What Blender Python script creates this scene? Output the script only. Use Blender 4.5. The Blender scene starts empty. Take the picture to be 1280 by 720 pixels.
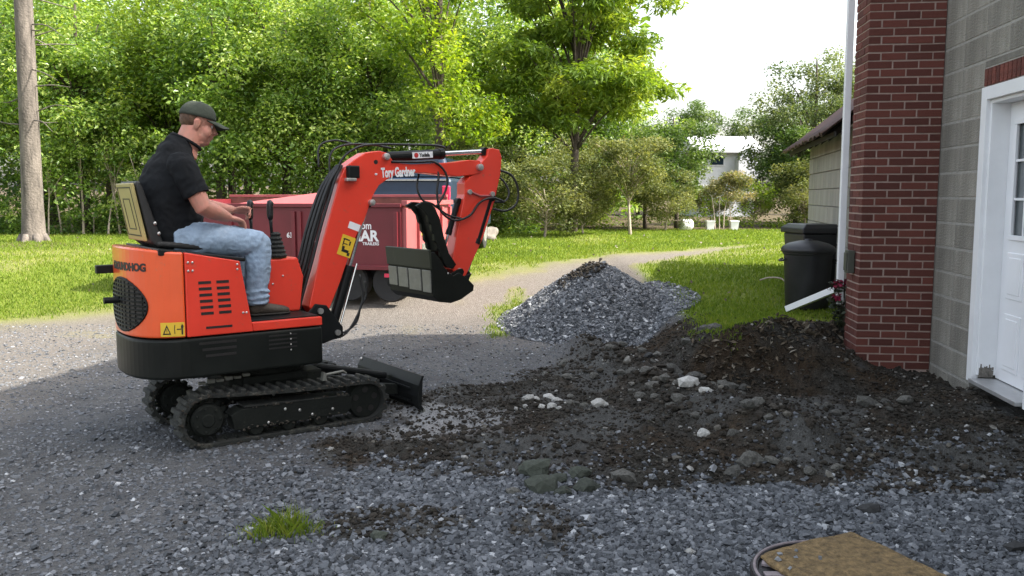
import bpy, bmesh, math, random
import numpy as np
from mathutils import Vector, Matrix, noise as mnoise

scene = bpy.context.scene
C = scene.collection
rng = np.random.default_rng(7)
R = math.radians

# ------------------------------------------------------------------ camera, sky, sun, exposure
CAM_Z = 1.5
FOC = 1088.0 / 1280.0
PITCH = math.atan(115 / 1088.0)
cam_d = bpy.data.cameras.new("camera"); cam = bpy.data.objects.new("camera", cam_d); C.objects.link(cam)
cam_d.sensor_width = 36.0; cam_d.lens = 36.0 * FOC; cam_d.clip_end = 2000; cam_d.clip_start = 0.05
cam.location = (0, 0, CAM_Z); cam.rotation_euler = (math.pi / 2 - PITCH, 0, 0)
scene.camera = cam
SUN_EL, SUN_AZ = 43.0, -10.0           # azimuth measured from +X (right) towards +Y (away)
world = bpy.data.worlds.new("World"); scene.world = world; world.use_nodes = True
wn = world.node_tree; wn.nodes.clear()
sky = wn.nodes.new("ShaderNodeTexSky"); sky.sky_type = 'NISHITA'; sky.sun_disc = False
sky.sun_elevation = R(SUN_EL); sky.sun_rotation = R(90 - SUN_AZ)
sky.air_density = 1.3; sky.dust_density = 4.0; sky.ozone_density = 1.0
bg = wn.nodes.new("ShaderNodeBackground"); bg.inputs[1].default_value = 0.15
wo = wn.nodes.new("ShaderNodeOutputWorld")
hs = wn.nodes.new("ShaderNodeHueSaturation"); hs.inputs["Saturation"].default_value = 0.45     # hazy white summer sky
wn.links.new(sky.outputs[0], hs.inputs["Color"]); wn.links.new(hs.outputs[0], bg.inputs[0]); wn.links.new(bg.outputs[0], wo.inputs[0])
sun_d = bpy.data.lights.new("sun", 'SUN'); sun_d.energy = 3.4; sun_d.angle = R(0.5); sun_d.color = (1.0, 0.93, 0.82)
sun = bpy.data.objects.new("sun", sun_d); C.objects.link(sun)
sdir = Vector((math.cos(R(SUN_AZ)) * math.cos(R(SUN_EL)), math.sin(R(SUN_AZ)) * math.cos(R(SUN_EL)), math.sin(R(SUN_EL))))
sun.rotation_euler = sdir.to_track_quat('Z', 'Y').to_euler(); sun.location = sdir * 60
vs = scene.view_settings; vs.view_transform = 'Standard'; vs.look = 'None'; vs.gamma = 1.0; vs.exposure = 1.72
scene.cycles.max_bounces = 6; scene.cycles.transparent_max_bounces = 6
scene.cycles.sample_clamp_indirect = 6.0


def ray(px, py):
    u = (px - 640) / 1088.0; v = (360 - py) / 1088.0
    c, s = math.cos(PITCH), math.sin(PITCH)
    return Vector((u, c + v * s, -s + v * c))


def ground_pt(px, py, z=0.0):
    d = ray(px, py); t = (z - CAM_Z) / d.z
    return Vector((0, 0, CAM_Z)) + d * t


def at(px, py, Y):
    d = ray(px, py)
    return Vector((0, 0, CAM_Z)) + d * (Y / d.y)


# ------------------------------------------------------------------ materials
MATS = {}


def nd(nt, t, **k):
    n = nt.nodes.new(t)
    for a, b in k.items():
        setattr(n, a, b)
    return n


def mat(name, col, rough=0.6, metal=0.0, var=0.15, scale=8.0, bump=0.0, bscale=60.0, col2=None, dirt=None, dirt_amt=0.0,
        objrand=0.0, coat=0.0, spec=0.5, streak=False, dscale=3.0):
    """procedural principled material: two-tone noise, optional worn/dirty patches, per-object tint, relief"""
    m = bpy.data.materials.new(name); m.use_nodes = True; nt = m.node_tree; L = nt.links
    p = nt.nodes["Principled BSDF"]
    tc = nd(nt, "ShaderNodeTexCoord")
    mp = nd(nt, "ShaderNodeMapping"); L.new(tc.outputs["Object"], mp.inputs[0])
    if streak:
        mp.inputs["Scale"].default_value = (1, 1, 0.15)
    n1 = nd(nt, "ShaderNodeTexNoise"); n1.inputs["Scale"].default_value = scale; n1.inputs["Detail"].default_value = 6
    n1.inputs["Roughness"].default_value = 0.65
    L.new(mp.outputs[0], n1.inputs["Vector"])
    rp = nd(nt, "ShaderNodeValToRGB"); L.new(n1.outputs["Fac"], rp.inputs[0])
    c = np.array(col)
    a = c * (1 - var); b = (np.array(col2) if col2 is not None else np.minimum(c * (1 + var), 1))
    rp.color_ramp.elements[0].position = 0.32; rp.color_ramp.elements[1].position = 0.68
    rp.color_ramp.elements[0].color = (*a, 1); rp.color_ramp.elements[1].color = (*b, 1)
    out = rp.outputs[0]
    if dirt is not None:
        n2 = nd(nt, "ShaderNodeTexNoise"); n2.inputs["Scale"].default_value = dscale; n2.inputs["Detail"].default_value = 9
        n2.inputs["Roughness"].default_value = 0.75
        L.new(mp.outputs[0], n2.inputs["Vector"])
        r2 = nd(nt, "ShaderNodeValToRGB"); L.new(n2.outputs["Fac"], r2.inputs[0])
        r2.color_ramp.elements[0].position = 0.62 - dirt_amt * 0.3; r2.color_ramp.elements[1].position = 0.78 - dirt_amt * 0.3
        mx = nd(nt, "ShaderNodeMix", data_type='RGBA'); L.new(r2.outputs[0], mx.inputs[0])
        L.new(out, mx.inputs[6]); mx.inputs[7].default_value = (*dirt, 1)
        out = mx.outputs[2]
    if objrand:
        oi = nd(nt, "ShaderNodeObjectInfo")
        mr = nd(nt, "ShaderNodeMapRange"); mr.inputs[3].default_value = 1 - objrand; mr.inputs[4].default_value = 1 + objrand
        L.new(oi.outputs["Random"], mr.inputs[0])
        mm = nd(nt, "ShaderNodeVectorMath", operation='SCALE'); L.new(out, mm.inputs[0]); L.new(mr.outputs[0], mm.inputs[3])
        out = mm.outputs[0]
    L.new(out, p.inputs["Base Color"])
    p.inputs["Metallic"].default_value = metal
    p.inputs["Specular IOR Level"].default_value = spec
    rr = nd(nt, "ShaderNodeMapRange"); rr.inputs[3].default_value = max(0.05, rough - 0.1); rr.inputs[4].default_value = min(1, rough + 0.1)
    L.new(n1.outputs["Fac"], rr.inputs[0]); L.new(rr.outputs[0], p.inputs["Roughness"])
    if coat:
        p.inputs["Coat Weight"].default_value = coat; p.inputs["Coat Roughness"].default_value = 0.08
    if bump:
        n3 = nd(nt, "ShaderNodeTexNoise"); n3.inputs["Scale"].default_value = bscale; n3.inputs["Detail"].default_value = 5
        L.new(tc.outputs["Object"], n3.inputs["Vector"])
        bp = nd(nt, "ShaderNodeBump"); bp.inputs["Strength"].default_value = bump; bp.inputs["Distance"].default_value = 0.02
        L.new(n3.outputs["Fac"], bp.inputs["Height"]); L.new(bp.outputs[0], p.inputs["Normal"])
    MATS[name] = m
    return m


def attr_ramp_mat(name, attr, stops, rough=0.8, transl=0.0, transl_col=None, bump=0.0, bscale=40, spec=0.3, nvar=0.0, nscale=3.0):
    """colour of each leaf/stone read from a per-piece tint attribute"""
    m = bpy.data.materials.new(name); m.use_nodes = True; nt = m.node_tree; L = nt.links
    p = nt.nodes["Principled BSDF"]; o = nt.nodes["Material Output"]
    at_ = nd(nt, "ShaderNodeAttribute"); at_.attribute_name = attr
    fac = at_.outputs["Fac"]
    if nvar:
        tc = nd(nt, "ShaderNodeTexCoord")
        n1 = nd(nt, "ShaderNodeTexNoise"); n1.inputs["Scale"].default_value = nscale; n1.inputs["Detail"].default_value = 4
        L.new(tc.outputs["Object"], n1.inputs["Vector"])
        s = nd(nt, "ShaderNodeMath", operation='MULTIPLY_ADD'); L.new(n1.outputs["Fac"], s.inputs[0]); s.inputs[1].default_value = nvar
        L.new(fac, s.inputs[2])
        s2 = nd(nt, "ShaderNodeMath", operation='SUBTRACT'); L.new(s.outputs[0], s2.inputs[0]); s2.inputs[1].default_value = nvar * 0.5
        fac = s2.outputs[0]
    rp = nd(nt, "ShaderNodeValToRGB"); L.new(fac, rp.inputs[0])
    els = rp.color_ramp.elements
    while len(els) < len(stops):
        els.new(0.5)
    for e, (pos, col) in zip(els, stops):
        e.position = pos; e.color = (*col, 1)
    L.new(rp.outputs[0], p.inputs["Base Color"]); p.inputs["Roughness"].default_value = rough
    p.inputs["Specular IOR Level"].default_value = spec
    if transl:
        tr = nd(nt, "ShaderNodeBsdfTranslucent")
        mulc = nd(nt, "ShaderNodeMix", data_type='RGBA', blend_type='MULTIPLY'); mulc.inputs[0].default_value = 1
        L.new(rp.outputs[0], mulc.inputs[6]); mulc.inputs[7].default_value = (*(transl_col or (1.6, 1.5, 0.5)), 1)
        L.new(mulc.outputs[2], tr.inputs[0])
        mx = nd(nt, "ShaderNodeMixShader"); mx.inputs[0].default_value = transl
        L.new(p.outputs[0], mx.inputs[1]); L.new(tr.outputs[0], mx.inputs[2]); L.new(mx.outputs[0], o.inputs[0])
    if bump:
        tc = nd(nt, "ShaderNodeTexCoord")
        n3 = nd(nt, "ShaderNodeTexNoise"); n3.inputs["Scale"].default_value = bscale
        L.new(tc.outputs["Object"], n3.inputs["Vector"])
        bp = nd(nt, "ShaderNodeBump"); bp.inputs["Strength"].default_value = bump; bp.inputs["Distance"].default_value = 0.01
        L.new(n3.outputs["Fac"], bp.inputs["Height"]); L.new(bp.outputs[0], p.inputs["Normal"])
    MATS[name] = m
    return m


M_red = mat("red_paint", (0.74, 0.046, 0.022), 0.38, var=0.06, scale=3, coat=0.3, dirt=(0.36, 0.11, 0.07), dirt_amt=0.12, dscale=16)
M_red_refl = mat("red_paint_reflection_tint", (0.78, 0.095, 0.018), 0.32, var=0.06, scale=3, coat=0.6, dirt=(0.46, 0.15, 0.07), dirt_amt=0.08, dscale=14)  # red pushed to orange: reflection of the sunlit lawn put into the colour
M_black = mat("black_metal", (0.008, 0.009, 0.009), 0.5, var=0.3, scale=9, dirt=(0.03, 0.029, 0.025), dirt_amt=-0.1, spec=0.22)
M_skirt = mat("dark_green_black_metal", (0.009, 0.0105, 0.009), 0.42, var=0.25, scale=4, dirt=(0.022, 0.023, 0.017), dirt_amt=0.05, spec=0.22)
M_rubber = mat("muddy_rubber", (0.016, 0.017, 0.0145), 0.85, var=0.35, scale=14, dirt=(0.095, 0.092, 0.074), dirt_amt=0.30, dscale=9, bump=0.4)
M_mudmetal = mat("muddy_track_metal", (0.010, 0.0115, 0.0095), 0.75, var=0.3, scale=10, dirt=(0.05, 0.05, 0.04), dirt_amt=0.14, dscale=8, bump=0.2, spec=0.22)
M_steel = mat("bright_steel", (0.55, 0.55, 0.56), 0.22, metal=1.0, var=0.1, scale=20)
M_bolt = mat("zinc_bolt", (0.55, 0.53, 0.50), 0.4, metal=0.8, var=0.15, scale=40)
M_hose = mat("black_hose", (0.012, 0.012, 0.012), 0.5, var=0.2)
M_bucket = mat("bucket_black_paint", (0.008, 0.009, 0.007), 0.5, var=0.3, scale=10, dirt=(0.03, 0.029, 0.02), dirt_amt=0.1, spec=0.22)
M_bandm = mat("bucket_olive_black_paint", (0.022, 0.025, 0.013), 0.6, var=0.2, scale=10, dirt=(0.05, 0.05, 0.035), dirt_amt=0.05)
M_worn = mat("worn_scraped_steel", (0.21, 0.21, 0.185), 0.45, metal=0.3, var=0.15, scale=18, dirt=(0.12, 0.12, 0.10), dirt_amt=0.1, dscale=14)
M_yellow = mat("yellow_sticker", (0.72, 0.46, 0.03), 0.5, var=0.06)
M_white = mat("white_print", (0.80, 0.80, 0.80), 0.5, var=0.03)
M_blackprint = mat("black_print", (0.015, 0.013, 0.012), 0.5, var=0.1)
M_redprint = mat("red_print", (0.5, 0.03, 0.03), 0.5, var=0.05)
M_seat = mat("black_vinyl", (0.015, 0.015, 0.015), 0.5, var=0.2, bump=0.1)
M_shell = mat("dull_yellow_seat_shell", (0.36, 0.30, 0.12), 0.45, var=0.12, scale=6, dirt=(0.22, 0.18, 0.07), dirt_amt=0.05)  # dull yellow panel on the back of the seat
M_skin = mat("skin", (0.44, 0.225, 0.16), 0.6, var=0.10, scale=22, bump=0.06, col2=(0.52, 0.205, 0.15))
M_lip = mat("lip_skin", (0.42, 0.17, 0.14), 0.5, var=0.1)
M_shirt = mat("black_cotton", (0.0085, 0.0095, 0.011), 0.9, var=0.35, scale=5, bump=0.35, bscale=18, spec=0.2)
M_jeans = mat("faded_denim", (0.27, 0.35, 0.45), 0.9, var=0.14, scale=26, bump=0.45, bscale=22, dirt=(0.36, 0.43, 0.52), dirt_amt=0.2, dscale=5, spec=0.2)
M_cap = mat("dark_olive_cotton", (0.050, 0.058, 0.045), 0.9, var=0.2, scale=12, bump=0.2, bscale=50, spec=0.2)
M_hair = mat("brown_hair", (0.09, 0.045, 0.022), 0.7, var=0.4, scale=60, bump=0.4, bscale=180)
M_shoe = mat("brown_leather_boot", (0.055, 0.042, 0.030), 0.7, var=0.3, scale=14, bump=0.25, dirt=(0.14, 0.115, 0.09), dirt_amt=0.1, dscale=10)
M_sole = mat("dark_boot_sole", (0.03, 0.026, 0.022), 0.8)
M_eyew = mat("eye_white", (0.75, 0.72, 0.70), 0.2, var=0.02)
M_iris = mat("eye_iris", (0.05, 0.05, 0.04), 0.2, var=0.1)
M_maroon = mat("maroon_paint", (0.145, 0.016, 0.022), 0.45, var=0.12, scale=3, dirt=(0.085, 0.035, 0.03), dirt_amt=0.0, dscale=7)
M_pinkred = mat("sunlit_tint_red_paint", (0.36, 0.085, 0.085), 0.55, var=0.12, scale=3, dirt=(0.48, 0.2, 0.17), dirt_amt=0.08)  # pinker than the maroon: sun on trailer end and cover put into colour
M_rustin = mat("rusty_bed_inside", (0.17, 0.06, 0.045), 0.75, var=0.3, scale=5, dirt=(0.22, 0.12, 0.08), dirt_amt=0.15)
M_navy = mat("dark_blue_car_paint", (0.014, 0.028, 0.055), 0.35, var=0.08, coat=0.2, spec=0.3)
M_glassd = mat("dark_car_glass", (0.012, 0.022, 0.035), 0.15, var=0.05, spec=0.25)
M_tail = mat("red_tail_lamp", (0.75, 0.03, 0.09), 0.2, var=0.08, coat=0.8)
M_chrome = mat("chrome_trim", (0.75, 0.76, 0.78), 0.15, metal=1, var=0.03)
M_tyre = mat("tyre_rubber", (0.02, 0.02, 0.02), 0.8, var=0.2, bump=0.2)
M_rim = mat("wheel_rim", (0.55, 0.55, 0.55), 0.35, metal=0.7)
M_brick = mat("red_brick", (0.130, 0.038, 0.027), 0.9, var=0.30, scale=22, bump=0.55, bscale=70, objrand=0.30, dirt=(0.07, 0.028, 0.024), dirt_amt=0.05, dscale=14)
M_mortar = mat("pink_grey_mortar", (0.37, 0.275, 0.235), 0.95, var=0.15, scale=18, bump=0.4)
M_block = mat("grey_concrete_block", (0.235, 0.222, 0.190), 0.95, var=0.28, scale=6, bump=0.8, bscale=70, objrand=0.14, dirt=(0.33, 0.32, 0.285), dirt_amt=0.20, streak=True, dscale=11)
M_blockm = mat("concrete_block_mortar", (0.30, 0.292, 0.265), 0.95, var=0.15, scale=14, bump=0.4)
M_shedblock = mat("weathered_shed_block", (0.29, 0.277, 0.240), 0.95, var=0.2, scale=5, bump=0.45, bscale=70, objrand=0.13, dirt=(0.21, 0.17, 0.10), dirt_amt=0.2, dscale=4, streak=True)
M_wpaint = mat("white_paint", (0.78, 0.79, 0.80), 0.45, var=0.04, scale=4, dirt=(0.62, 0.62, 0.60), dirt_amt=-0.08)
M_door = mat("white_door_paint", (0.80, 0.81, 0.83), 0.35, var=0.03, scale=3)
M_peel = mat("peeled_grey_wood", (0.16, 0.145, 0.125), 0.9, var=0.4, scale=30, bump=0.3)
M_pane = mat("window_glass", (0.10, 0.115, 0.12), 0.06, var=0.1, coat=0.5)
M_sill = mat("aluminium_sill", (0.50, 0.50, 0.50), 0.4, metal=0.6, var=0.1)
M_roof = mat("rusty_brown_roof", (0.075, 0.038, 0.030), 0.55, var=0.3, scale=7, dirt=(0.16, 0.09, 0.065), dirt_amt=0.08, dscale=6)
M_dkwood = mat("dark_fascia_wood", (0.03, 0.026, 0.022), 0.8, var=0.2)
M_binb = mat("black_bin_plastic", (0.018, 0.018, 0.019), 0.42, var=0.15, scale=6, bump=0.05)
M_boxg = mat("olive_metal_box", (0.06, 0.065, 0.05), 0.5, var=0.15)
M_bark = mat("grey_brown_pine_bark", (0.120, 0.103, 0.088), 0.95, var=0.55, scale=14, bump=0.9, bscale=26, streak=True)
M_bark2 = mat("dark_forest_bark", (0.07, 0.055, 0.042), 0.95, var=0.4, scale=12, bump=0.6, streak=True)
M_twig = mat("pale_dead_stem", (0.32, 0.27, 0.21), 0.9, var=0.3)
M_rock = mat("muddy_field_stone", (0.112, 0.108, 0.095), 0.9, var=0.45, scale=9, bump=0.5, bscale=40, objrand=0.28, dirt=(0.040, 0.034, 0.027), dirt_amt=0.33, dscale=7)
M_pale = mat("pale_limestone", (0.46, 0.45, 0.42), 0.9, var=0.2, scale=12, bump=0.4, objrand=0.2, dirt=(0.2, 0.18, 0.15), dirt_amt=0.1, dscale=9)
M_mossy = mat("greenish_dark_stone", (0.06, 0.068, 0.052), 0.9, var=0.35, scale=10, bump=0.5, objrand=0.2, dirt=(0.10, 0.11, 0.09), dirt_amt=0.1, dscale=12)
M_iron = mat("cast_iron", (0.035, 0.033, 0.035), 0.55, metal=0.5, var=0.3, scale=30, bump=0.3)
M_ironpale = mat("dusty_pink_iron_ribs", (0.25, 0.21, 0.215), 0.75, var=0.25, scale=30)
M_mat = mat("mouldy_tan_board", (0.205, 0.138, 0.062), 0.98, var=0.5, scale=34, bump=0.9, bscale=80, dirt=(0.055, 0.040, 0.024), dirt_amt=0.22, dscale=8)
M_darkrock = mat("dark_slate_stone", (0.03, 0.03, 0.03), 0.8, var=0.3, bump=0.3)
M_whitewall = mat("white_siding", (0.50, 0.52, 0.55), 0.7, var=0.05)
M_whiteroof = mat("pale_metal_roof", (0.52, 0.53, 0.56), 0.5, var=0.06)
M_boulder = mat("pale_boulder", (0.17, 0.15, 0.13), 0.9, var=0.3, scale=4, bump=0.5)
M_flower = attr_ramp_mat("dark_red_petals", "tint", [(0, (0.02, 0.03, 0.012)), (0.5, (0.03, 0.035, 0.02)), (0.6, (0.16, 0.012, 0.035)), (1, (0.30, 0.03, 0.07))], 0.6)

GREEN = [(0.0, (0.018, 0.040, 0.008)), (0.35, (0.040, 0.082, 0.013)), (0.7, (0.078, 0.130, 0.018)), (1.0, (0.16, 0.19, 0.03))]
M_leafdark = attr_ramp_mat("dark_forest_leaves", "tint", [(0.0, (0.041, 0.094, 0.018)), (0.35, (0.115, 0.209, 0.037)), (0.7, (0.230, 0.339, 0.060)), (1.0, (0.506, 0.586, 0.196))], 0.40, transl=0.42, spec=0.7, transl_col=(1.45, 1.45, 0.5))
M_leafdeep = attr_ramp_mat("deep_green_leaves", "tint", [(0.0, (0.030, 0.062, 0.016)), (0.4, (0.070, 0.120, 0.028)), (0.75, (0.120, 0.175, 0.042)), (1.0, (0.22, 0.27, 0.10))], 0.45, transl=0.4, transl_col=(1.2, 1.3, 0.6))
M_leafyel = attr_ramp_mat("yellow_green_leaves", "tint", [(0.0, (0.088, 0.158, 0.018)), (0.5, (0.194, 0.282, 0.026)), (1.0, (0.370, 0.414, 0.053))], 0.5, transl=0.5, transl_col=(1.45, 1.5, 0.40))
M_leafmid = attr_ramp_mat("fresh_green_leaves", "tint", [(0.0, (0.078, 0.140, 0.021)), (0.5, (0.154, 0.241, 0.035)), (1.0, (0.297, 0.367, 0.070))], 0.5, transl=0.48)
M_leafolive = attr_ramp_mat("dusty_olive_leaves", "tint", [(0.0, (0.060, 0.082, 0.026)), (0.5, (0.125, 0.155, 0.050)), (1.0, (0.270, 0.280, 0.120))], 0.6, transl=0.4, transl_col=(1.4, 1.3, 0.6))
M_leafgrey = attr_ramp_mat("silvery_green_leaves", "tint", [(0.0, (0.052, 0.086, 0.031)), (0.5, (0.111, 0.156, 0.058)), (1.0, (0.260, 0.293, 0.169))], 0.45, transl=0.4, transl_col=(1.4, 1.35, 0.6))
M_leafbush = attr_ramp_mat("pinkish_bush_leaves", "tint", [(0.0, (0.070, 0.090, 0.034)), (0.5, (0.145, 0.160, 0.070)), (1.0, (0.31, 0.26, 0.18))], 0.6, transl=0.4)
M_blade = attr_ramp_mat("grass_blades", "tint", [(0.0, (0.081, 0.139, 0.015)), (0.5, (0.157, 0.232, 0.023)), (0.85, (0.227, 0.278, 0.036)), (1.0, (0.341, 0.340, 0.103))], 0.6, transl=0.4, transl_col=(1.3, 1.25, 0.5))
M_stone = attr_ramp_mat("crushed_blue_grey_stone", "tint", [(0.0, (0.034, 0.037, 0.041)), (0.5, (0.116, 0.123, 0.134)), (0.92, (0.235, 0.243, 0.257)), (1.0, (0.44, 0.45, 0.46))], 0.72, nvar=0.25, nscale=18, bump=0.25, bscale=120)
M_clod = attr_ramp_mat("damp_soil_clods", "tint", [(0.0, (0.015, 0.0125, 0.009)), (0.5, (0.034, 0.0285, 0.022)), (0.85, (0.068, 0.059, 0.047)), (0.94, (0.15, 0.14, 0.12)), (1.0, (0.36, 0.35, 0.33))], 0.95, nvar=0.2, nscale=25, bump=0.4, bscale=90)


def ground_material():
    """one soil/gravel/turf material; the masks are where each ground cover lies"""
    m = bpy.data.materials.new("ground_cover"); m.use_nodes = True; nt = m.node_tree; L = nt.links
    p = nt.nodes["Principled BSDF"]
    tc = nd(nt, "ShaderNodeTexCoord")

    def noise(sc, det=6, rough=0.7):
        n = nd(nt, "ShaderNodeTexNoise"); n.inputs["Scale"].default_value = sc; n.inputs["Detail"].default_value = det
        n.inputs["Roughness"].default_value = rough; L.new(tc.outputs["Object"], n.inputs["Vector"]); return n

    def ramp(src, stops):
        r = nd(nt, "ShaderNodeValToRGB"); L.new(src, r.inputs[0]); e = r.color_ramp.elements
        while len(e) < len(stops):
            e.new(0.5)
        for x, (pp, cc) in zip(e, stops):
            x.position = pp; x.color = (*cc, 1)
        return r.outputs[0]

    def mix(f, a, b):
        x = nd(nt, "ShaderNodeMix", data_type='RGBA'); L.new(f, x.inputs[0]); L.new(a, x.inputs[6]); L.new(b, x.inputs[7]); return x.outputs[2]

    def att(n):
        a = nd(nt, "ShaderNodeAttribute"); a.attribute_name = n; return a.outputs["Fac"]

    vor = nd(nt, "ShaderNodeTexVoronoi"); vor.inputs["Scale"].default_value = 75; L.new(tc.outputs["Object"], vor.inputs["Vector"])
    big = noise(1.3, 5); mid = noise(9, 6); fine = noise(70, 4)
    gv = ramp(vor.outputs["Color"], [(0.1, (0.072, 0.074, 0.078)), (0.5, (0.100, 0.102, 0.106)), (0.9, (0.142, 0.143, 0.147))])
    gd = ramp(mid.outputs["Fac"], [(0.3, (0.080, 0.078, 0.075)), (0.5, (0.108, 0.106, 0.103)), (0.72, (0.150, 0.147, 0.142))])
    gmf = nd(nt, "ShaderNodeMath", operation='MULTIPLY'); L.new(big.outputs["Fac"], gmf.inputs[0]); gmf.inputs[1].default_value = 1.0
    gravel0 = mix(gmf.outputs[0], gv, gd)
    wet = nd(nt, "ShaderNodeMix", data_type='RGBA', blend_type='MULTIPLY'); wet.inputs[0].default_value = 1.0
    L.new(gravel0, wet.inputs[6]); L.new(ramp(noise(0.9, 7, 0.72).outputs["Fac"], [(0.36, (0.66, 0.66, 0.67)), (0.52, (1.0, 1.0, 1.0)), (0.66, (1.18, 1.17, 1.15))]), wet.inputs[7])
    gravel = wet.outputs[2]
    pth = ramp(noise(26, 6, 0.8).outputs["Fac"], [(0.3, (0.106, 0.091, 0.077)), (0.5, (0.166, 0.147, 0.128)), (0.7, (0.235, 0.215, 0.190))])
    soil_d = ramp(noise(14, 8, 0.75).outputs["Fac"], [(0.25, (0.017, 0.016, 0.012)), (0.5, (0.039, 0.036, 0.030)), (0.75, (0.098, 0.092, 0.081))])
    soil_b = ramp(noise(17, 8, 0.75).outputs["Fac"], [(0.25, (0.016, 0.011, 0.007)), (0.5, (0.042, 0.029, 0.018)), (0.75, (0.085, 0.062, 0.040))])
    patch = ramp(noise(1.7, 3, 0.5).outputs["Fac"], [(0.48, (0, 0, 0)), (0.60, (1, 1, 1))])
    soil0 = mix(patch, soil_d, soil_b)
    grey = ramp(noise(22, 7, 0.8).outputs["Fac"], [(0.3, (0.045, 0.044, 0.040)), (0.5, (0.080, 0.079, 0.074)), (0.7, (0.125, 0.124, 0.118))])
    soil = mix(att("packed"), soil0, grey)
    turf = ramp(noise(20, 6, 0.8).outputs["Fac"], [(0.3, (0.077, 0.113, 0.014)), (0.5, (0.136, 0.181, 0.022)), (0.7, (0.208, 0.236, 0.036))])
    dry = ramp(noise(6, 6, 0.8).outputs["Fac"], [(0.3, (0.145, 0.140, 0.051)), (0.7, (0.255, 0.230, 0.111))])
    chalk = ramp(noise(30, 6, 0.8).outputs["Fac"], [(0.3, (0.22, 0.22, 0.22)), (0.7, (0.55, 0.55, 0.55))])
    duff = ramp(noise(12, 6, 0.8).outputs["Fac"], [(0.3, (0.050, 0.037, 0.022)), (0.7, (0.140, 0.105, 0.065))])
    c = mix(att("path"), gravel, pth)  # path mask also carries the sunlight painted on the left gravel strip
    c = mix(att("grass"), c, turf)
    c = mix(att("dry"), c, dry)
    c = mix(att("duff"), c, duff)
    c = mix(att("soil"), c, soil)
    c = mix(att("chalk"), c, chalk)
    L.new(c, p.inputs["Base Color"]); p.inputs["Roughness"].default_value = 0.95; p.inputs["Specular IOR Level"].default_value = 0.2
    add = nd(nt, "ShaderNodeMath", operation='ADD'); L.new(vor.outputs["Distance"], add.inputs[0]); L.new(fine.outputs["Fac"], add.inputs[1])
    bp = nd(nt, "ShaderNodeBump"); bp.inputs["Strength"].default_value = 0.75; bp.inputs["Distance"].default_value = 0.015
    L.new(add.outputs[0], bp.inputs["Height"]); L.new(bp.outputs[0], p.inputs["Normal"])
    return m


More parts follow.
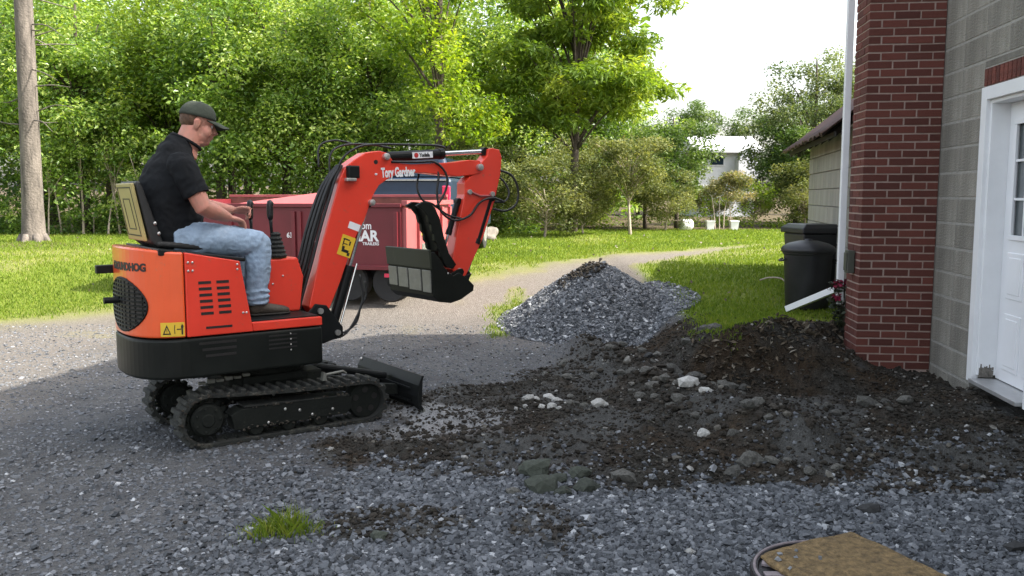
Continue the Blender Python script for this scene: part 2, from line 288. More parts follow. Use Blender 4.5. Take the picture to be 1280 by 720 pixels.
# ------------------------------------------------------------------ mesh helpers
class MB:
    """collects boxes, prisms, tubes and rings and links them as ONE mesh object"""

    def __init__(self, xf=None):
        self.v = []; self.f = []; self.xf = xf

    def add(self, vs, fs):
        b = len(self.v)
        self.v += [tuple(v) for v in vs]; self.f += [tuple(b + i for i in f) for f in fs]

    def box(self, c, size, M=None):
        x, y, z = [s / 2 for s in size]
        vs = [Vector((a * x, b * y, d * z)) for a in (-1, 1) for b in (-1, 1) for d in (-1, 1)]
        if M is not None:
            vs = [M @ v for v in vs]
        vs = [v + Vector(c) for v in vs]
        self.add(vs, [(0, 1, 3, 2), (4, 6, 7, 5), (0, 4, 5, 1), (2, 3, 7, 6), (0, 2, 6, 4), (1, 5, 7, 3)])
        return self

    def prism(self, poly, t0, t1, f=None):
        """poly in (s,z), extruded along t"""
        f = f or (lambda s, t, z: (s, t, z))
        n = len(poly)
        vs = [f(s, t0, z) for s, z in poly] + [f(s, t1, z) for s, z in poly]
        fs = [tuple(range(n)), tuple(range(2 * n - 1, n - 1, -1))]
        fs += [(i, n + i, n + (i + 1) % n, (i + 1) % n) for i in range(n)]
        self.add(vs, fs); return self

    def slab(self, outline, z0, z1):
        """outline in plan (x,y), z0/z1 numbers or functions of (x,y)"""
        n = len(outline)
        g = lambda z, p: z(*p) if callable(z) else z
        vs = [(p[0], p[1], g(z0, p)) for p in outline] + [(p[0], p[1], g(z1, p)) for p in outline]
        fs = [tuple(range(n - 1, -1, -1)), tuple(range(n, 2 * n))] + [(i, (i + 1) % n, n + (i + 1) % n, n + i) for i in range(n)]
        self.add(vs, fs); return self

    def tube(self, pts, r, n=10, cap=True, side=None, ell=None):
        """pts path, r number or list; ell list of (a,b) elliptical radii with 'side' giving the a axis"""
        pts = [Vector(p) for p in pts]; k = len(pts)
        rs = r if isinstance(r, (list, tuple)) else [r] * k
        b0 = len(self.v); prev = None
        for i, p in enumerate(pts):
            t = (pts[min(i + 1, k - 1)] - pts[max(i - 1, 0)])
            t = t.normalized() if t.length > 1e-9 else Vector((0, 0, 1))
            if side is not None:
                a = Vector(side)
            elif prev is not None:
                a = prev
            else:
                a = Vector((0, 0, 1)) if abs(t.z) < 0.9 else Vector((1, 0, 0))
            a = (a - t * a.dot(t)); a = a.normalized() if a.length > 1e-6 else t.orthogonal().normalized()
            prev = a; b = t.cross(a)
            ra, rb = (ell[i] if ell else (rs[i], rs[i]))
            for j in range(n):
                th = 2 * math.pi * j / n
                self.v.append(tuple(p + a * (math.cos(th) * ra) + b * (math.sin(th) * rb)))
        for i in range(k - 1):
            for j in range(n):
                q = b0 + i * n; jj = (j + 1) % n
                self.f.append((q + j, q + jj, q + n + jj, q + n + j))
        if cap:
            self.f.append(tuple(b0 + j for j in range(n - 1, -1, -1)))
            self.f.append(tuple(b0 + (k - 1) * n + j for j in range(n)))
        return self

    def cyl(self, p0, p1, r, n=16, r1=None):
        return self.tube([p0, p1], [r, r if r1 is None else r1], n)

    def lathe(self, prof, c=(0, 0, 0), n=24, axis='z'):
        """prof list of (r,z)"""
        b0 = len(self.v); c = Vector(c)
        for r, z in prof:
            for j in range(n):
                th = 2 * math.pi * j / n
                q = Vector((r * math.cos(th), r * math.sin(th), z))
                if axis == 'y':
                    q = Vector((q.x, q.z, q.y))
                self.v.append(tuple(c + q))
        for i in range(len(prof) - 1):
            for j in range(n):
                q = b0 + i * n; jj = (j + 1) % n
                self.f.append((q + j, q + jj, q + n + jj, q + n + j))
        self.f.append(tuple(b0 + j for j in range(n - 1, -1, -1)))
        self.f.append(tuple(b0 + (len(prof) - 1) * n + j for j in range(n)))
        return self

    def ball(self, c, r, M=None, nu=16, nv=10):
        rx, ry, rz = r if isinstance(r, (tuple, list)) else (r, r, r)
        b0 = len(self.v); c = Vector(c)
        q = lambda v: c + (M @ v if M is not None else v)
        self.v.append(tuple(q(Vector((0, 0, rz)))))
        for i in range(1, nv):
            ph = math.pi * i / nv
            for j in range(nu):
                th = 2 * math.pi * j / nu
                self.v.append(tuple(q(Vector((rx * math.sin(ph) * math.cos(th), ry * math.sin(ph) * math.sin(th), rz * math.cos(ph))))))
        self.v.append(tuple(q(Vector((0, 0, -rz)))))
        last = b0 + 1 + (nv - 1) * nu
        for j in range(nu):
            jj = (j + 1) % nu
            self.f.append((b0, b0 + 1 + j, b0 + 1 + jj))
            self.f.append((last, last - nu + jj, last - nu + j))
        for i in range(nv - 2):
            for j in range(nu):
                jj = (j + 1) % nu; a = b0 + 1 + i * nu
                self.f.append((a + j, a + nu + j, a + nu + jj, a + jj))
        return self

    def build(self, name, m, parent=None, smooth=False, bevel=0.0, seg=2, xf=None, remesh=0.0, relax=0):
        xf = xf or self.xf
        v = [tuple(xf(Vector(p))) for p in self.v] if xf else self.v
        me = bpy.data.meshes.new(name); me.from_pydata(v, [], self.f)
        bm = bmesh.new(); bm.from_mesh(me); bmesh.ops.recalc_face_normals(bm, faces=bm.faces[:]); bm.to_mesh(me); bm.free()
        if m is not None:
            me.materials.append(m)
        o = bpy.data.objects.new(name, me); C.objects.link(o)
        if parent is not None:
            o.parent = parent
        if remesh:
            md = o.modifiers.new("remesh", 'REMESH'); md.mode = 'VOXEL'; md.voxel_size = remesh; md.use_smooth_shade = True
            if relax:
                sm = o.modifiers.new("smooth", 'SMOOTH'); sm.iterations = relax; sm.factor = 0.5
            dg = bpy.context.evaluated_depsgraph_get()
            ev = o.evaluated_get(dg); nm = bpy.data.meshes.new_from_object(ev); nm.name = name
            o.modifiers.clear(); o.data = nm
            if m is not None and not nm.materials:
                nm.materials.append(m)
            smooth = True
        if bevel:
            md = o.modifiers.new("bevel", 'BEVEL'); md.width = bevel; md.segments = seg; md.limit_method = 'ANGLE'; md.angle_limit = R(35)
        if smooth:
            o.data.polygons.foreach_set("use_smooth", [True] * len(o.data.polygons))
            if bevel:
                pass
        return o


def crumple(o, amp, freq, seed=0.0):
    nrm = [v.normal.copy() for v in o.data.vertices]; co = []
    for v, n_ in zip(o.data.vertices, nrm):
        q = Vector((v.co.x * freq, v.co.y * freq * 0.8, v.co.z * freq)) + Vector((seed, seed, seed))
        co += list(v.co + n_ * (amp * (mnoise.noise(q) + 0.6 * (1 - 2 * abs(mnoise.noise(q * 1.9 + Vector((5, 1, 2))))) - 0.3)))
    o.data.vertices.foreach_set("co", co); o.data.update()


def empty(name, loc=(0, 0, 0), rz=0.0):
    o = bpy.data.objects.new(name, None); C.objects.link(o); o.location = loc; o.rotation_euler = (0, 0, rz); o.empty_display_size = 0.1
    return o


def tag(o, label=None, cat=None, group=None, kind=None):
    if label: o['label'] = label
    if cat: o['category'] = cat
    if group: o['group'] = group
    if kind: o['kind'] = kind
    return o


def copy_obj(o, parent=None):
    c = o.copy(); C.objects.link(c); c.parent = parent
    return c


def copy_tree(o, parent=None):
    c = copy_obj(o, parent)
    for ch in list(o.children):
        copy_tree(ch, c)
    return c


def np_mesh(name, V, F, m, parent=None, attrs=None, smooth=False, k=None):
    """V (n,3); F (m,k) numpy"""
    me = bpy.data.meshes.new(name); k = F.shape[1]
    me.vertices.add(len(V)); me.vertices.foreach_set("co", V.astype(np.float32).ravel())
    me.loops.add(F.size); me.loops.foreach_set("vertex_index", F.astype(np.int32).ravel())
    me.polygons.add(len(F)); me.polygons.foreach_set("loop_start", np.arange(0, F.size, k, dtype=np.int32))
    me.polygons.foreach_set("use_smooth", np.full(len(F), smooth))
    me.update(calc_edges=True)
    for an, arr in (attrs or {}).items():
        a = me.attributes.new(an, 'FLOAT', 'POINT'); a.data.foreach_set("value", arr.astype(np.float32))
    me.materials.append(m)
    o = bpy.data.objects.new(name, me); C.objects.link(o)
    if parent is not None:
        o.parent = parent
    return o


def spline(pts, n=8):
    """Catmull-Rom through the points"""
    P = [Vector(p) for p in pts]; P = [P[0] * 2 - P[1]] + P + [P[-1] * 2 - P[-2]]; out = []
    for i in range(1, len(P) - 2):
        for j in range(n):
            t = j / n; a, b, c, d = P[i - 1], P[i], P[i + 1], P[i + 2]
            out.append(0.5 * ((2 * b) + (c - a) * t + (2 * a - 5 * b + 4 * c - d) * t * t + (3 * b - a - 3 * c + d) * t ** 3))
    out.append(P[-2]); return out


def text(name, s, size, m, parent, M, xs=1.0, bold=0.0, align='LEFT'):
    cu = bpy.data.curves.new(name, 'FONT'); cu.body = s; cu.size = size; cu.extrude = 0.0012; cu.offset = bold; cu.align_x = align
    cu.resolution_u = 3
    cu.materials.append(m)
    tmp = bpy.data.objects.new(name, cu); C.objects.link(tmp)
    me = bpy.data.meshes.new_from_object(tmp.evaluated_get(bpy.context.evaluated_depsgraph_get())); me.name = name
    bpy.data.objects.remove(tmp); bpy.data.curves.remove(cu)
    o = bpy.data.objects.new(name, me); C.objects.link(o); o.parent = parent
    o.matrix_local = M @ Matrix.Diagonal((xs, 1, 1, 1))
    return o


# numpy value noise
_perm = np.random.default_rng(3).random((256, 256))


def vnoise(x, y):
    xi = np.floor(x).astype(int); yi = np.floor(y).astype(int); fx = x - xi; fy = y - yi
    fx = fx * fx * (3 - 2 * fx); fy = fy * fy * (3 - 2 * fy)
    a = _perm[xi % 256, yi % 256]; b = _perm[(xi + 1) % 256, yi % 256]; c = _perm[xi % 256, (yi + 1) % 256]; d = _perm[(xi + 1) % 256, (yi + 1) % 256]
    return (a * (1 - fx) + b * fx) * (1 - fy) + (c * (1 - fx) + d * fx) * fy


def fbm(x, y, sc, oc=4, gain=0.5):
    s = 0; a = 1; tot = 0
    for i in range(oc):
        s = s + a * vnoise(x * sc + 17.3 * i + 1000, y * sc + 9.1 * i + 1000); tot += a; a *= gain; sc *= 2.03
    return s / tot - 0.5


def sst(a, b, x):
    t = np.clip((x - a) / (b - a), 0, 1); return t * t * (3 - 2 * t)


def sdist(poly, x, y):
    """signed distance to polygon, positive inside"""
    poly = np.array(poly); d = np.full(x.shape, 1e9); ins = np.zeros(x.shape, bool)
    for i in range(len(poly)):
        a = poly[i]; b = poly[(i + 1) % len(poly)]; e = b - a
        t = np.clip(((x - a[0]) * e[0] + (y - a[1]) * e[1]) / (e @ e), 0, 1)
        d = np.minimum(d, np.hypot(x - a[0] - t * e[0], y - a[1] - t * e[1]))
        c = ((a[1] > y) != (b[1] > y)) & (x < (b[0] - a[0]) * (y - a[1]) / (b[1] - a[1] + 1e-12) + a[0])
        ins ^= c
    return np.where(ins, d, -d)


def pdist(line, x, y):
    d = np.full(x.shape, 1e9); line = np.array(line)
    for a, b in zip(line[:-1], line[1:]):
        e = b - a; t = np.clip(((x - a[0]) * e[0] + (y - a[1]) * e[1]) / (e @ e), 0, 1)
        d = np.minimum(d, np.hypot(x - a[0] - t * e[0], y - a[1] - t * e[1]))
    return d


# ------------------------------------------------------------------ the ground
SOIL1 = [(-1.25, 4.85), (-0.95, 5.6), (-0.85, 6.3), (-0.7, 6.6), (0, 6.86), (0.42, 7.7), (0.75, 8.7), (1.80, 8.5), (1.78, 7.9), (1.88, 7.72), (2.1, 7.72), (2.46, 7.92),
         (3.0, 8.2), (3.8, 8.45), (3.7, 4.62), (2.8, 4.5), (1.53, 4.42), (0.78, 4.30), (0, 4.45), (-0.6, 4.6)]
SOIL2 = [tuple(ground_pt(*q)[:2]) for q in [(400, 655), (480, 632), (575, 638), (585, 660), (500, 676), (405, 672)]]
SOIL3 = [tuple(ground_pt(*q)[:2]) for q in [(600, 640), (640, 620), (700, 628), (745, 655), (690, 690), (620, 680)]]
CHALK = [tuple(ground_pt(*q)[:2]) for q in [(485, 520), (540, 505), (600, 508), (620, 528), (560, 545), (490, 540)]]
LAWN_R = [(1.75, 9.2), (1.62, 7.9), (1.65, 7.5), (1.9, 7.38), (2.1, 7.5), (2.46, 7.72), (3.0, 8.1), (3.9, 8.4), (4.3, 12), (9, 12), (30, 22), (60, 60), (60, 130), (-1.5, 130), (-0.8, 24), (3.6, 17.0), (3.9, 15.0), (2.3, 12.4)]
LAWN_L = [(-70, 8.0), (-12, 8.7), (-4.4, 9.7), (-3.6, 10.4), (-1.8, 13.2), (2.2, 17.5), (3.3, 19.5), (-0.8, 24), (-1.5, 130), (-70, 130)]
STRIP = [tuple(ground_pt(*q, 0.2)[:2]) for q in [(612, 402), (622, 380), (650, 371), (668, 378), (640, 398)]]
RIDGE = [(0.62, 8.1), (0.95, 7.2), (1.15, 6.5), (1.42, 5.8), (1.72, 5.15)]
PILE_C = (0.96, 9.70); PILE_R = 1.06; PILE_H = 0.70


def height(x, y, detail=True):
    z = 0.52 * sst(8.4, 13.5, y)
    fl = np.interp(x, [0.6, 1.6, 1.8, 2.1, 2.46, 3.0, 3.6, 5], [7.6, 7.45, 7.35, 7.45, 7.68, 8.0, 8.25, 8.4])
    fl = fl + 0.10 * fbm(x, y, 2.2, 3)
    z = z + 0.31 * sst(-0.22, 0.12, y - fl) * sst(1.25, 1.75, x) * (1 - 0.85 * sst(9.5, 13.5, y))
    z = z + 0.26 * np.exp(-(((x - 2.62) / 0.42) ** 2 + ((y - 7.55) / 0.22) ** 2)) + 0.13 * np.exp(-(((x - 2.2) / 0.25) ** 2 + ((y - 7.35) / 0.18) ** 2))
    sd = sdist(SOIL1, x, y)
    s_in = sst(-0.1, 0.2, sd)
    z = z - 0.24 * np.exp(-(((x - 2.3) / 0.85) ** 2 + ((y - 6.98) / 0.33) ** 2)) * s_in
    rd = pdist(RIDGE, x, y)
    z = z + 0.17 * np.exp(-(rd / 0.25) ** 2) * (0.7 + 0.6 * vnoise(x * 3 + 90, y * 3 + 50))
    z = z + 0.045 * np.exp(-(((x - 0.25) / 0.45) ** 2 + ((y - 4.55) / 0.13) ** 2))
    # a banked rim where the soil meets the wall, and the low hill beyond the trees
    z = z + 0.0 * x
    z = z + 0.012 * (y - 26) * sst(26, 60, y) * (y < 4000)
    z = z + 0.10 * np.exp(-(((x + 9.3) / 1.6) ** 2 + ((y - 17) / 1.2) ** 2))
    if detail:
        near = 1 - sst(14, 30, y)
        z = z + near * (0.020 * fbm(x, y, 0.8, 3) + 0.006 * fbm(x, y, 6, 3))
        z = z + s_in * near * (0.11 * fbm(x, y, 2.6, 4, 0.6) + 0.13 * np.maximum(fbm(x, y, 8, 4, 0.65), -0.06))
        s2 = np.maximum(sst(-0.05, 0.08, sdist(SOIL2, x, y)), sst(-0.05, 0.08, sdist(SOIL3, x, y)))
        z = z + s2 * 0.05 * (0.4 + fbm(x, y, 7, 3, 0.6))
    return z


def H1(x, y):
    return float(height(np.array([x], float), np.array([y], float))[0])


def terrain_pt(px, py):
    z = 0.1
    for _ in range(12):
        g = ground_pt(px, py, z); z = 0.5 * z + 0.5 * float(height(np.array([g.x]), np.array([g.y]), False)[0])
    return (g.x, g.y)


LAWN_L = [(-70, 8.0), (-14, 8.6)] + [terrain_pt(*q) for q in [(-60, 410), (0, 404), (140, 389), (300, 374), (450, 366), (560, 353), (640, 339), (700, 328), (760, 320), (800, 317)]] + [(4.6, 16.5), (60, 60), (60, 130), (-70, 130)]
LAWN_R = [(1.62, 7.9), (1.65, 7.5), (1.9, 7.38), (2.1, 7.5), (2.46, 7.72), (3.0, 8.1), (3.9, 8.4), (4.3, 12), (9, 12), (30, 22), (60, 60), (4.6, 16.5)] + [terrain_pt(*q) for q in [(800, 331), (795, 340), (818, 354), (845, 380), (866, 408)]]


def axis_lines(lo, f0, f1, hi, step, grow=1.16):
    mid = list(np.arange(f0, f1 + 1e-6, step)); a = []; s = step; v = f0
    while v > lo:
        s *= grow; v -= s; a.append(v)
    b = []; s = step; v = f1
    while v < hi:
        s *= grow; v += s; b.append(v)
    return np.array(a[::-1] + mid + b)


gx = axis_lines(-400, -4.6, 4.4, 400, 0.040, 1.06); gy = axis_lines(-30, 2.4, 9.6, 900, 0.036, 1.05)
GX, GY = np.meshgrid(gx, gy); GZ = height(GX, GY)
fx, fy = GX.ravel(), GY.ravel()
nz1 = fbm(fx, fy, 3.0, 4, 0.6); nz2 = fbm(fx, fy, 9.0, 3, 0.6)
soil = sst(-0.16, 0.16, sdist(SOIL1, fx, fy) + 0.85 * nz1 + 0.45 * nz2)
soil = np.maximum(soil, 0.9 * sst(-0.06, 0.08, sdist(SOIL2, fx, fy) + 0.3 * nz1 + 0.2 * nz2))
soil = np.maximum(soil, 0.8 * sst(-0.06, 0.1, sdist(SOIL3, fx, fy) + 0.4 * nz1 + 0.2 * nz2))
grass = np.maximum(sst(-0.10, 0.12, sdist(LAWN_R, fx, fy) + 0.30 * nz1), sst(-0.25, 0.25, sdist(LAWN_L, fx, fy) + 0.6 * nz1))
strip = sst(-0.1, 0.15, sdist(STRIP, fx, fy) + 0.5 * nz1)
grass = np.maximum(grass, 0.8 * strip)
# faded track running on over the lawn to the right
TRACK = [terrain_pt(*q) for q in [(560, 368), (700, 342), (800, 326), (900, 318), (985, 313)]] + [(16, 24)]
td = pdist(TRACK, fx, fy)
dry = 0.6 * np.exp(-((td - 0.1) / 0.6) ** 2) * (0.45 + 1.1 * (nz1 + 0.5)) * (grass > 0.02)
edge = np.exp(-(sdist(LAWN_L, fx, fy) / 0.35) ** 2)
dry = np.maximum(dry, 0.5 * sst(0.02, 0.2, fbm(fx, fy, 0.55, 4, 0.6)) * (fy > 9))
dry = np.clip(np.maximum(dry, 0.45 * edge * (fy < 24)), 0, 1)
path = sst(8.0, 10.5, fy - 0.25 * np.abs(fx) * (fx < 0) * 0 + 0.4 * nz1) * (1 - 0.0 * fx)
path = np.maximum(path, 0.75 * sst(-3.0, -4.3, fx + nz1))  # left strip made paler: its sunlight is put into the gravel colour
duff = np.maximum(0.85 * np.exp(-(((fx + 9.3) / 1.5) ** 2 + ((fy - 16.6) / 1.1) ** 2)), 0.95 * sst(23.0, 24.5, fy + 2 * nz1))
packed = np.clip((0.45 + 0.9 * (nz2 + 0.5)) * sst(0.0, 0.14, fbm(fx, fy, 1.4, 4, 0.6) + 0.12 * (1 - sst(0.2, 1.1, fx)) - 0.02), 0, 1)
chalk = np.clip(0.6 * sst(-0.10, 0.15, sdist(CHALK, fx, fy) + 0.9 * nz1 + 0.5 * nz2), 0, 1) * (nz2 > -0.12)
GM = ground_material()
V = np.stack([fx, fy, GZ.ravel()], 1)
ny, nx = GX.shape
idx = np.arange(ny * nx).reshape(ny, nx)
F = np.stack([idx[:-1, :-1], idx[:-1, 1:], idx[1:, 1:], idx[1:, :-1]], -1).reshape(-1, 4)
fs_, fg_ = soil[F].mean(1), grass[F].mean(1)
which = np.where(fs_ > 0.5, 1, np.where(fg_ > 0.5, 2, 0))
for wi, nm in enumerate(("gravel_driveway", "bare_soil", "lawn")):
    Fi = F[which == wi]; used, inv = np.unique(Fi.ravel(), return_inverse=True)
    o = np_mesh(nm, V[used], inv.reshape(-1, 4), GM, smooth=True,
                attrs=dict(soil=soil[used], grass=grass[used], dry=dry[used], path=path[used], duff=duff[used], chalk=chalk[used], packed=packed[used]))
    tag(o, kind='structure')


# ------------------------------------------------------------------ scattered stones, clods and grass
def rot_mats(n, r):
    q = r.normal(size=(n, 4)); q /= np.linalg.norm(q, axis=1)[:, None]; w, x, y, z = q.T
    return np.stack([1 - 2 * (y * y + z * z), 2 * (x * y - z * w), 2 * (x * z + y * w), 2 * (x * y + z * w), 1 - 2 * (x * x + z * z), 2 * (y * z - x * w),
                     2 * (x * z - y * w), 2 * (y * z + x * w), 1 - 2 * (x * x + y * y)], 1).reshape(n, 3, 3)


CUBE = np.array([(a, b, c) for a in (-1, 1) for b in (-1, 1) for c in (-1, 1)], float)
CUBEF = np.array([(0, 1, 3, 2), (4, 6, 7, 5), (0, 4, 5, 1), (2, 3, 7, 6), (0, 2, 6, 4), (1, 5, 7, 3)])


_t = (1 + 5 ** 0.5) / 2
ICO = np.array([(-1, _t, 0), (1, _t, 0), (-1, -_t, 0), (1, -_t, 0), (0, -1, _t), (0, 1, _t), (0, -1, -_t), (0, 1, -_t), (_t, 0, -1), (_t, 0, 1), (-_t, 0, -1), (-_t, 0, 1)]) / 1.9
ICOF = np.array([(0, 11, 5), (0, 5, 1), (0, 1, 7), (0, 7, 10), (0, 10, 11), (1, 5, 9), (5, 11, 4), (11, 10, 2), (10, 7, 6), (7, 1, 8), (3, 9, 4), (3, 4, 2), (3, 2, 6), (3, 6, 8), (3, 8, 9), (4, 9, 5), (2, 4, 11), (6, 2, 10), (8, 6, 7), (9, 8, 1)])


def scatter_clods(name, P, size, m, tint, parent=None, flat=0.7, jit=0.3, r=rng):
    n = len(P)
    v = ICO[None] * (1 + r.uniform(-jit, jit, (n, 12, 1))) * np.stack([r.uniform(0.8, 1.25, n), r.uniform(0.7, 1.0, n), r.uniform(0.55, 0.9, n)], 1)[:, None] * (size * 0.5)[:, None, None]
    v = np.einsum('nij,nkj->nki', rot_mats(n, r), v); v[..., 2] *= flat; v += P[:, None]
    return np_mesh(name, v.reshape(-1, 3), (ICOF[None] + 12 * np.arange(n)[:, None, None]).reshape(-1, 3), m, parent, attrs=dict(tint=np.repeat(tint, 12)))


def scatter_stones(name, P, size, m, tint, parent=None, flat=0.75, jit=0.45, r=rng):
    n = len(P)
    v = CUBE[None] * (1 + r.uniform(-jit, jit, (n, 8, 3)))
    sc = np.stack([r.uniform(0.75, 1.3, n), r.uniform(0.6, 1.0, n), r.uniform(0.45, 0.9, n)], 1)
    v = v * sc[:, None] * (size * 0.5)[:, None, None]
    v = np.einsum('nij,nkj->nki', rot_mats(n, r), v)
    v[..., 2] *= flat
    v += P[:, None]
    F_ = (CUBEF[None] + 8 * np.arange(n)[:, None, None]).reshape(-1, 4)
    return np_mesh(name, v.reshape(-1, 3), F_, m, parent, attrs=dict(tint=np.repeat(tint, 8)))


def inside_machine(x, y):
    return np.zeros(x.shape, bool)


def rand_pts(n, x0, x1, y0, y1):
    return rng.uniform(x0, x1, n), rng.uniform(y0, y1, n)


def in_view(x, y, pad=0.4):
    return np.abs(x) < 0.60 * y + pad


def soil_at(x, y):
    a = sdist(SOIL1, x, y) + 0.85 * fbm(x, y, 3, 4, 0.6) + 0.45 * fbm(x, y, 9, 3, 0.6)
    b = np.maximum(sdist(SOIL2, x, y), sdist(SOIL3, x, y)) + 0.35 * fbm(x, y, 3, 4, 0.6) + 0.2 * fbm(x, y, 9, 3, .6)
    return np.maximum(sst(-0.16, 0.16, a), 0.85 * sst(-0.06, 0.1, b))


# fresh crushed stone in the foreground
def house_x(y):
    return 2.74 + 0.12 * y


x, y = rand_pts(92000, -2.9, 3.3, 2.75, 5.6)
fresh = sst(-1.5, -0.2, x + 0.25 * (4.6 - y) + 0.8 * fbm(x, y, 1.2, 3)) * (1 - sst(4.75, 5.5, y + 0.5 * fbm(x, y, 1.5, 3)))
keep = in_view(x, y, 0.25) & (rng.random(len(x)) < (0.04 + 0.96 * fresh) * (1 - 0.94 * soil_at(x, y) ** 0.6)) & (x < house_x(y) - 0.05)
x, y = x[keep], y[keep]
size = 0.009 + 0.021 * rng.random(len(x)) ** 1.4 * np.where(rng.random(len(x)) < 0.06, 1.5, 1)
P = np.stack([x, y, height(x, y) + size * 0.18], 1)
o = scatter_stones("gravel", P, size, M_stone, np.clip(rng.normal(0.46, 0.24, len(x)), 0, 1))
tag(o, "loose blue grey crushed stone lying across the foreground", kind='stuff')
# small worn stones on the packed drive
n = 40000
y = 3.0 + 6.6 * rng.random(n) ** 1.2; x = rng.uniform(-0.62, 0.45, n) * (y + 0.6)
keep = (rng.random(n) < 1 - 0.95 * soil_at(x, y)) & (np.maximum(sdist(LAWN_R, x, y), sdist(LAWN_L, x, y)) < 0.05)
x, y = x[keep], y[keep]
size = rng.uniform(0.006, 0.018, len(x)) * np.where(rng.random(len(x)) < 0.05, 1.8, 1)
P = np.stack([x, y, height(x, y) + size * 0.1], 1)
o = scatter_stones("fine_gravel", P, size, M_stone, np.clip(rng.normal(0.52, 0.2, len(x)), 0, 1), flat=0.6)
tag(o, "fine packed grey stone chips on the drive", kind='stuff')
# soil crumbs and clods
n = 62000
x, y = rand_pts(n, -1.6, 3.7, 3.4, 8.8)
keep = (rng.random(n) < (0.02 + soil_at(x, y) ** 1.2) * (1 - 0.45 * sst(0.0, 0.14, fbm(x, y, 1.4, 4, 0.6) + 0.12 * (1 - sst(0.2, 1.1, x)) - 0.02))) & (x < house_x(y) - 0.02) & in_view(x, y, 0.2) & (y < 4.4 + 10 * (y > 4.2))
x, y = x[keep], y[keep]
rd = pdist(RIDGE, x, y)
size = 0.010 + 0.022 * rng.random(len(x)) ** 2 + 0.042 * (rng.random(len(x)) < 0.10) * rng.random(len(x)) * (0.7 + 1.0 * np.exp(-(rd / 0.35) ** 2))
P = np.stack([x, y, height(x, y) + size * 0.15], 1)
o = scatter_clods("soil_clods", P, size, M_clod, np.clip(np.where(rng.random(len(x)) < 0.035, rng.uniform(0.88, 1.0, len(x)), rng.normal(0.42, 0.2, len(x))), 0, 1))
tag(o, "dark crumbly soil and small stones turned up by the digging", kind='stuff')


def blades(name, x, y, h, w, m, tint, parent=None, lean=0.5):
    n = len(x); z = height(x, y)
    a = rng.uniform(0, 2 * np.pi, n); b = rng.uniform(0, 2 * np.pi, n); l = rng.uniform(0, lean, n) * h
    d = np.stack([np.cos(a), np.sin(a), 0 * a], 1) * (w / 2)[:, None]
    base = np.stack([x, y, z - 0.004], 1)
    tip = base + np.stack([np.cos(b) * l, np.sin(b) * l, h], 1)
    mid = base + np.stack([np.cos(b) * l * 0.35, np.sin(b) * l * 0.35, h * 0.55], 1)
    v = np.stack([base - d, base + d, mid + d * 0.8, tip, mid - d * 0.8], 1).reshape(-1, 3)
    F_ = (np.arange(5)[None] + 5 * np.arange(n)[:, None])
    return np_mesh(name, v, F_, m, parent, attrs=dict(tint=np.repeat(tint, 5)))


n = 300000
y = 7.3 + 17 * rng.random(n) ** 1.6; x = rng.uniform(-0.86, 0.50, n) * (y + 0.3)
nz = fbm(x, y, 3, 4, 0.6)
sd = np.maximum(sdist(LAWN_R, x, y) + 0.2 * nz - 0.05, sdist(LAWN_L, x, y) + 0.5 * nz - 0.1)
sd = np.maximum(sd, sdist(STRIP, x, y) + 0.5 * nz)
td = pdist(TRACK, x, y)
keep = (rng.random(n) < sst(-0.12, 0.2, sd) * (1 - 0.6 * sst(0.05, 0.22, fbm(x, y, 0.55, 4, 0.6)))) & (rng.random(n) > 0.6 * np.exp(-((td - 0.1) / 0.55) ** 2)) & (x < 1.45 + 0.215 * y + 20 * (y > 12))
x, y = x[keep], y[keep]
h = rng.uniform(0.018, 0.045, len(x)) * (1 + 0.02 * y); w = rng.uniform(0.006, 0.012, len(x)) * (0.6 + 0.06 * y)
o = blades("grass", x, y, h, w, M_blade, np.clip(rng.normal(0.46, 0.2, len(x)) + 0.9 * fbm(x, y, 0.55, 4, 0.6), 0, 1), lean=0.9)
tag(o, "short bright green mown grass", kind='stuff')

# ------------------------------------------------------------------ house, chimney, door, shed
hd = Vector((0.12, 1.0, 0)).normalized(); hn = Vector((-hd.y, hd.x, 0))     # along the wall (away), outward (to the left)
house = empty("house", (2.74, 0, 0), math.atan2(hd.y, hd.x))
tag(house, "grey concrete block house with a red brick chimney and white glazed door", "house")
# house local: a along the wall (+x), outward = +y, z up
FACE = 0.0
D0, D1, DZ0, DZ1 = 5.62, 6.66, 0.09, 2.30   # outer edges of the door casing
w = MB()
w.box(((D1 + 8.25) / 2, -0.147, 2.4), (8.25 - D1, 0.30, 5.2))
w.box(((D0 + D1) / 2, -0.147, (DZ1 + 5.0) / 2), (D1 - D0 - 0.001, 0.30, 5.0 - DZ1))
w.box(((D0 + D1) / 2, -0.25, (DZ0 - 0.2) / 2), (D1 - D0 - 0.001, 0.20, DZ0 + 0.2 - 0.001))
w.box(((-1 + D0) / 2, -0.147, 2.4), (D0 + 1, 0.30, 5.2))
wall = w.build("wall", M_blockm, house)
blk = None


def block(a0, a1, z0, z1):
    global blk
    g = 0.005
    if blk is None:
        b = MB().box((0, 0, 0), (0.40, 0.03, 0.194)); blk = b.build("block", M_block, wall, bevel=0.004); o = blk
    else:
        o = copy_obj(blk, wall)
    o.location = ((a0 + a1) / 2, -0.008 + random.uniform(-0.0012, 0.0012), (z0 + z1) / 2); o.scale = ((a1 - a0 - 2 * g) / 0.40, 1, (z1 - z0 - 2 * g) / 0.204)
    return o


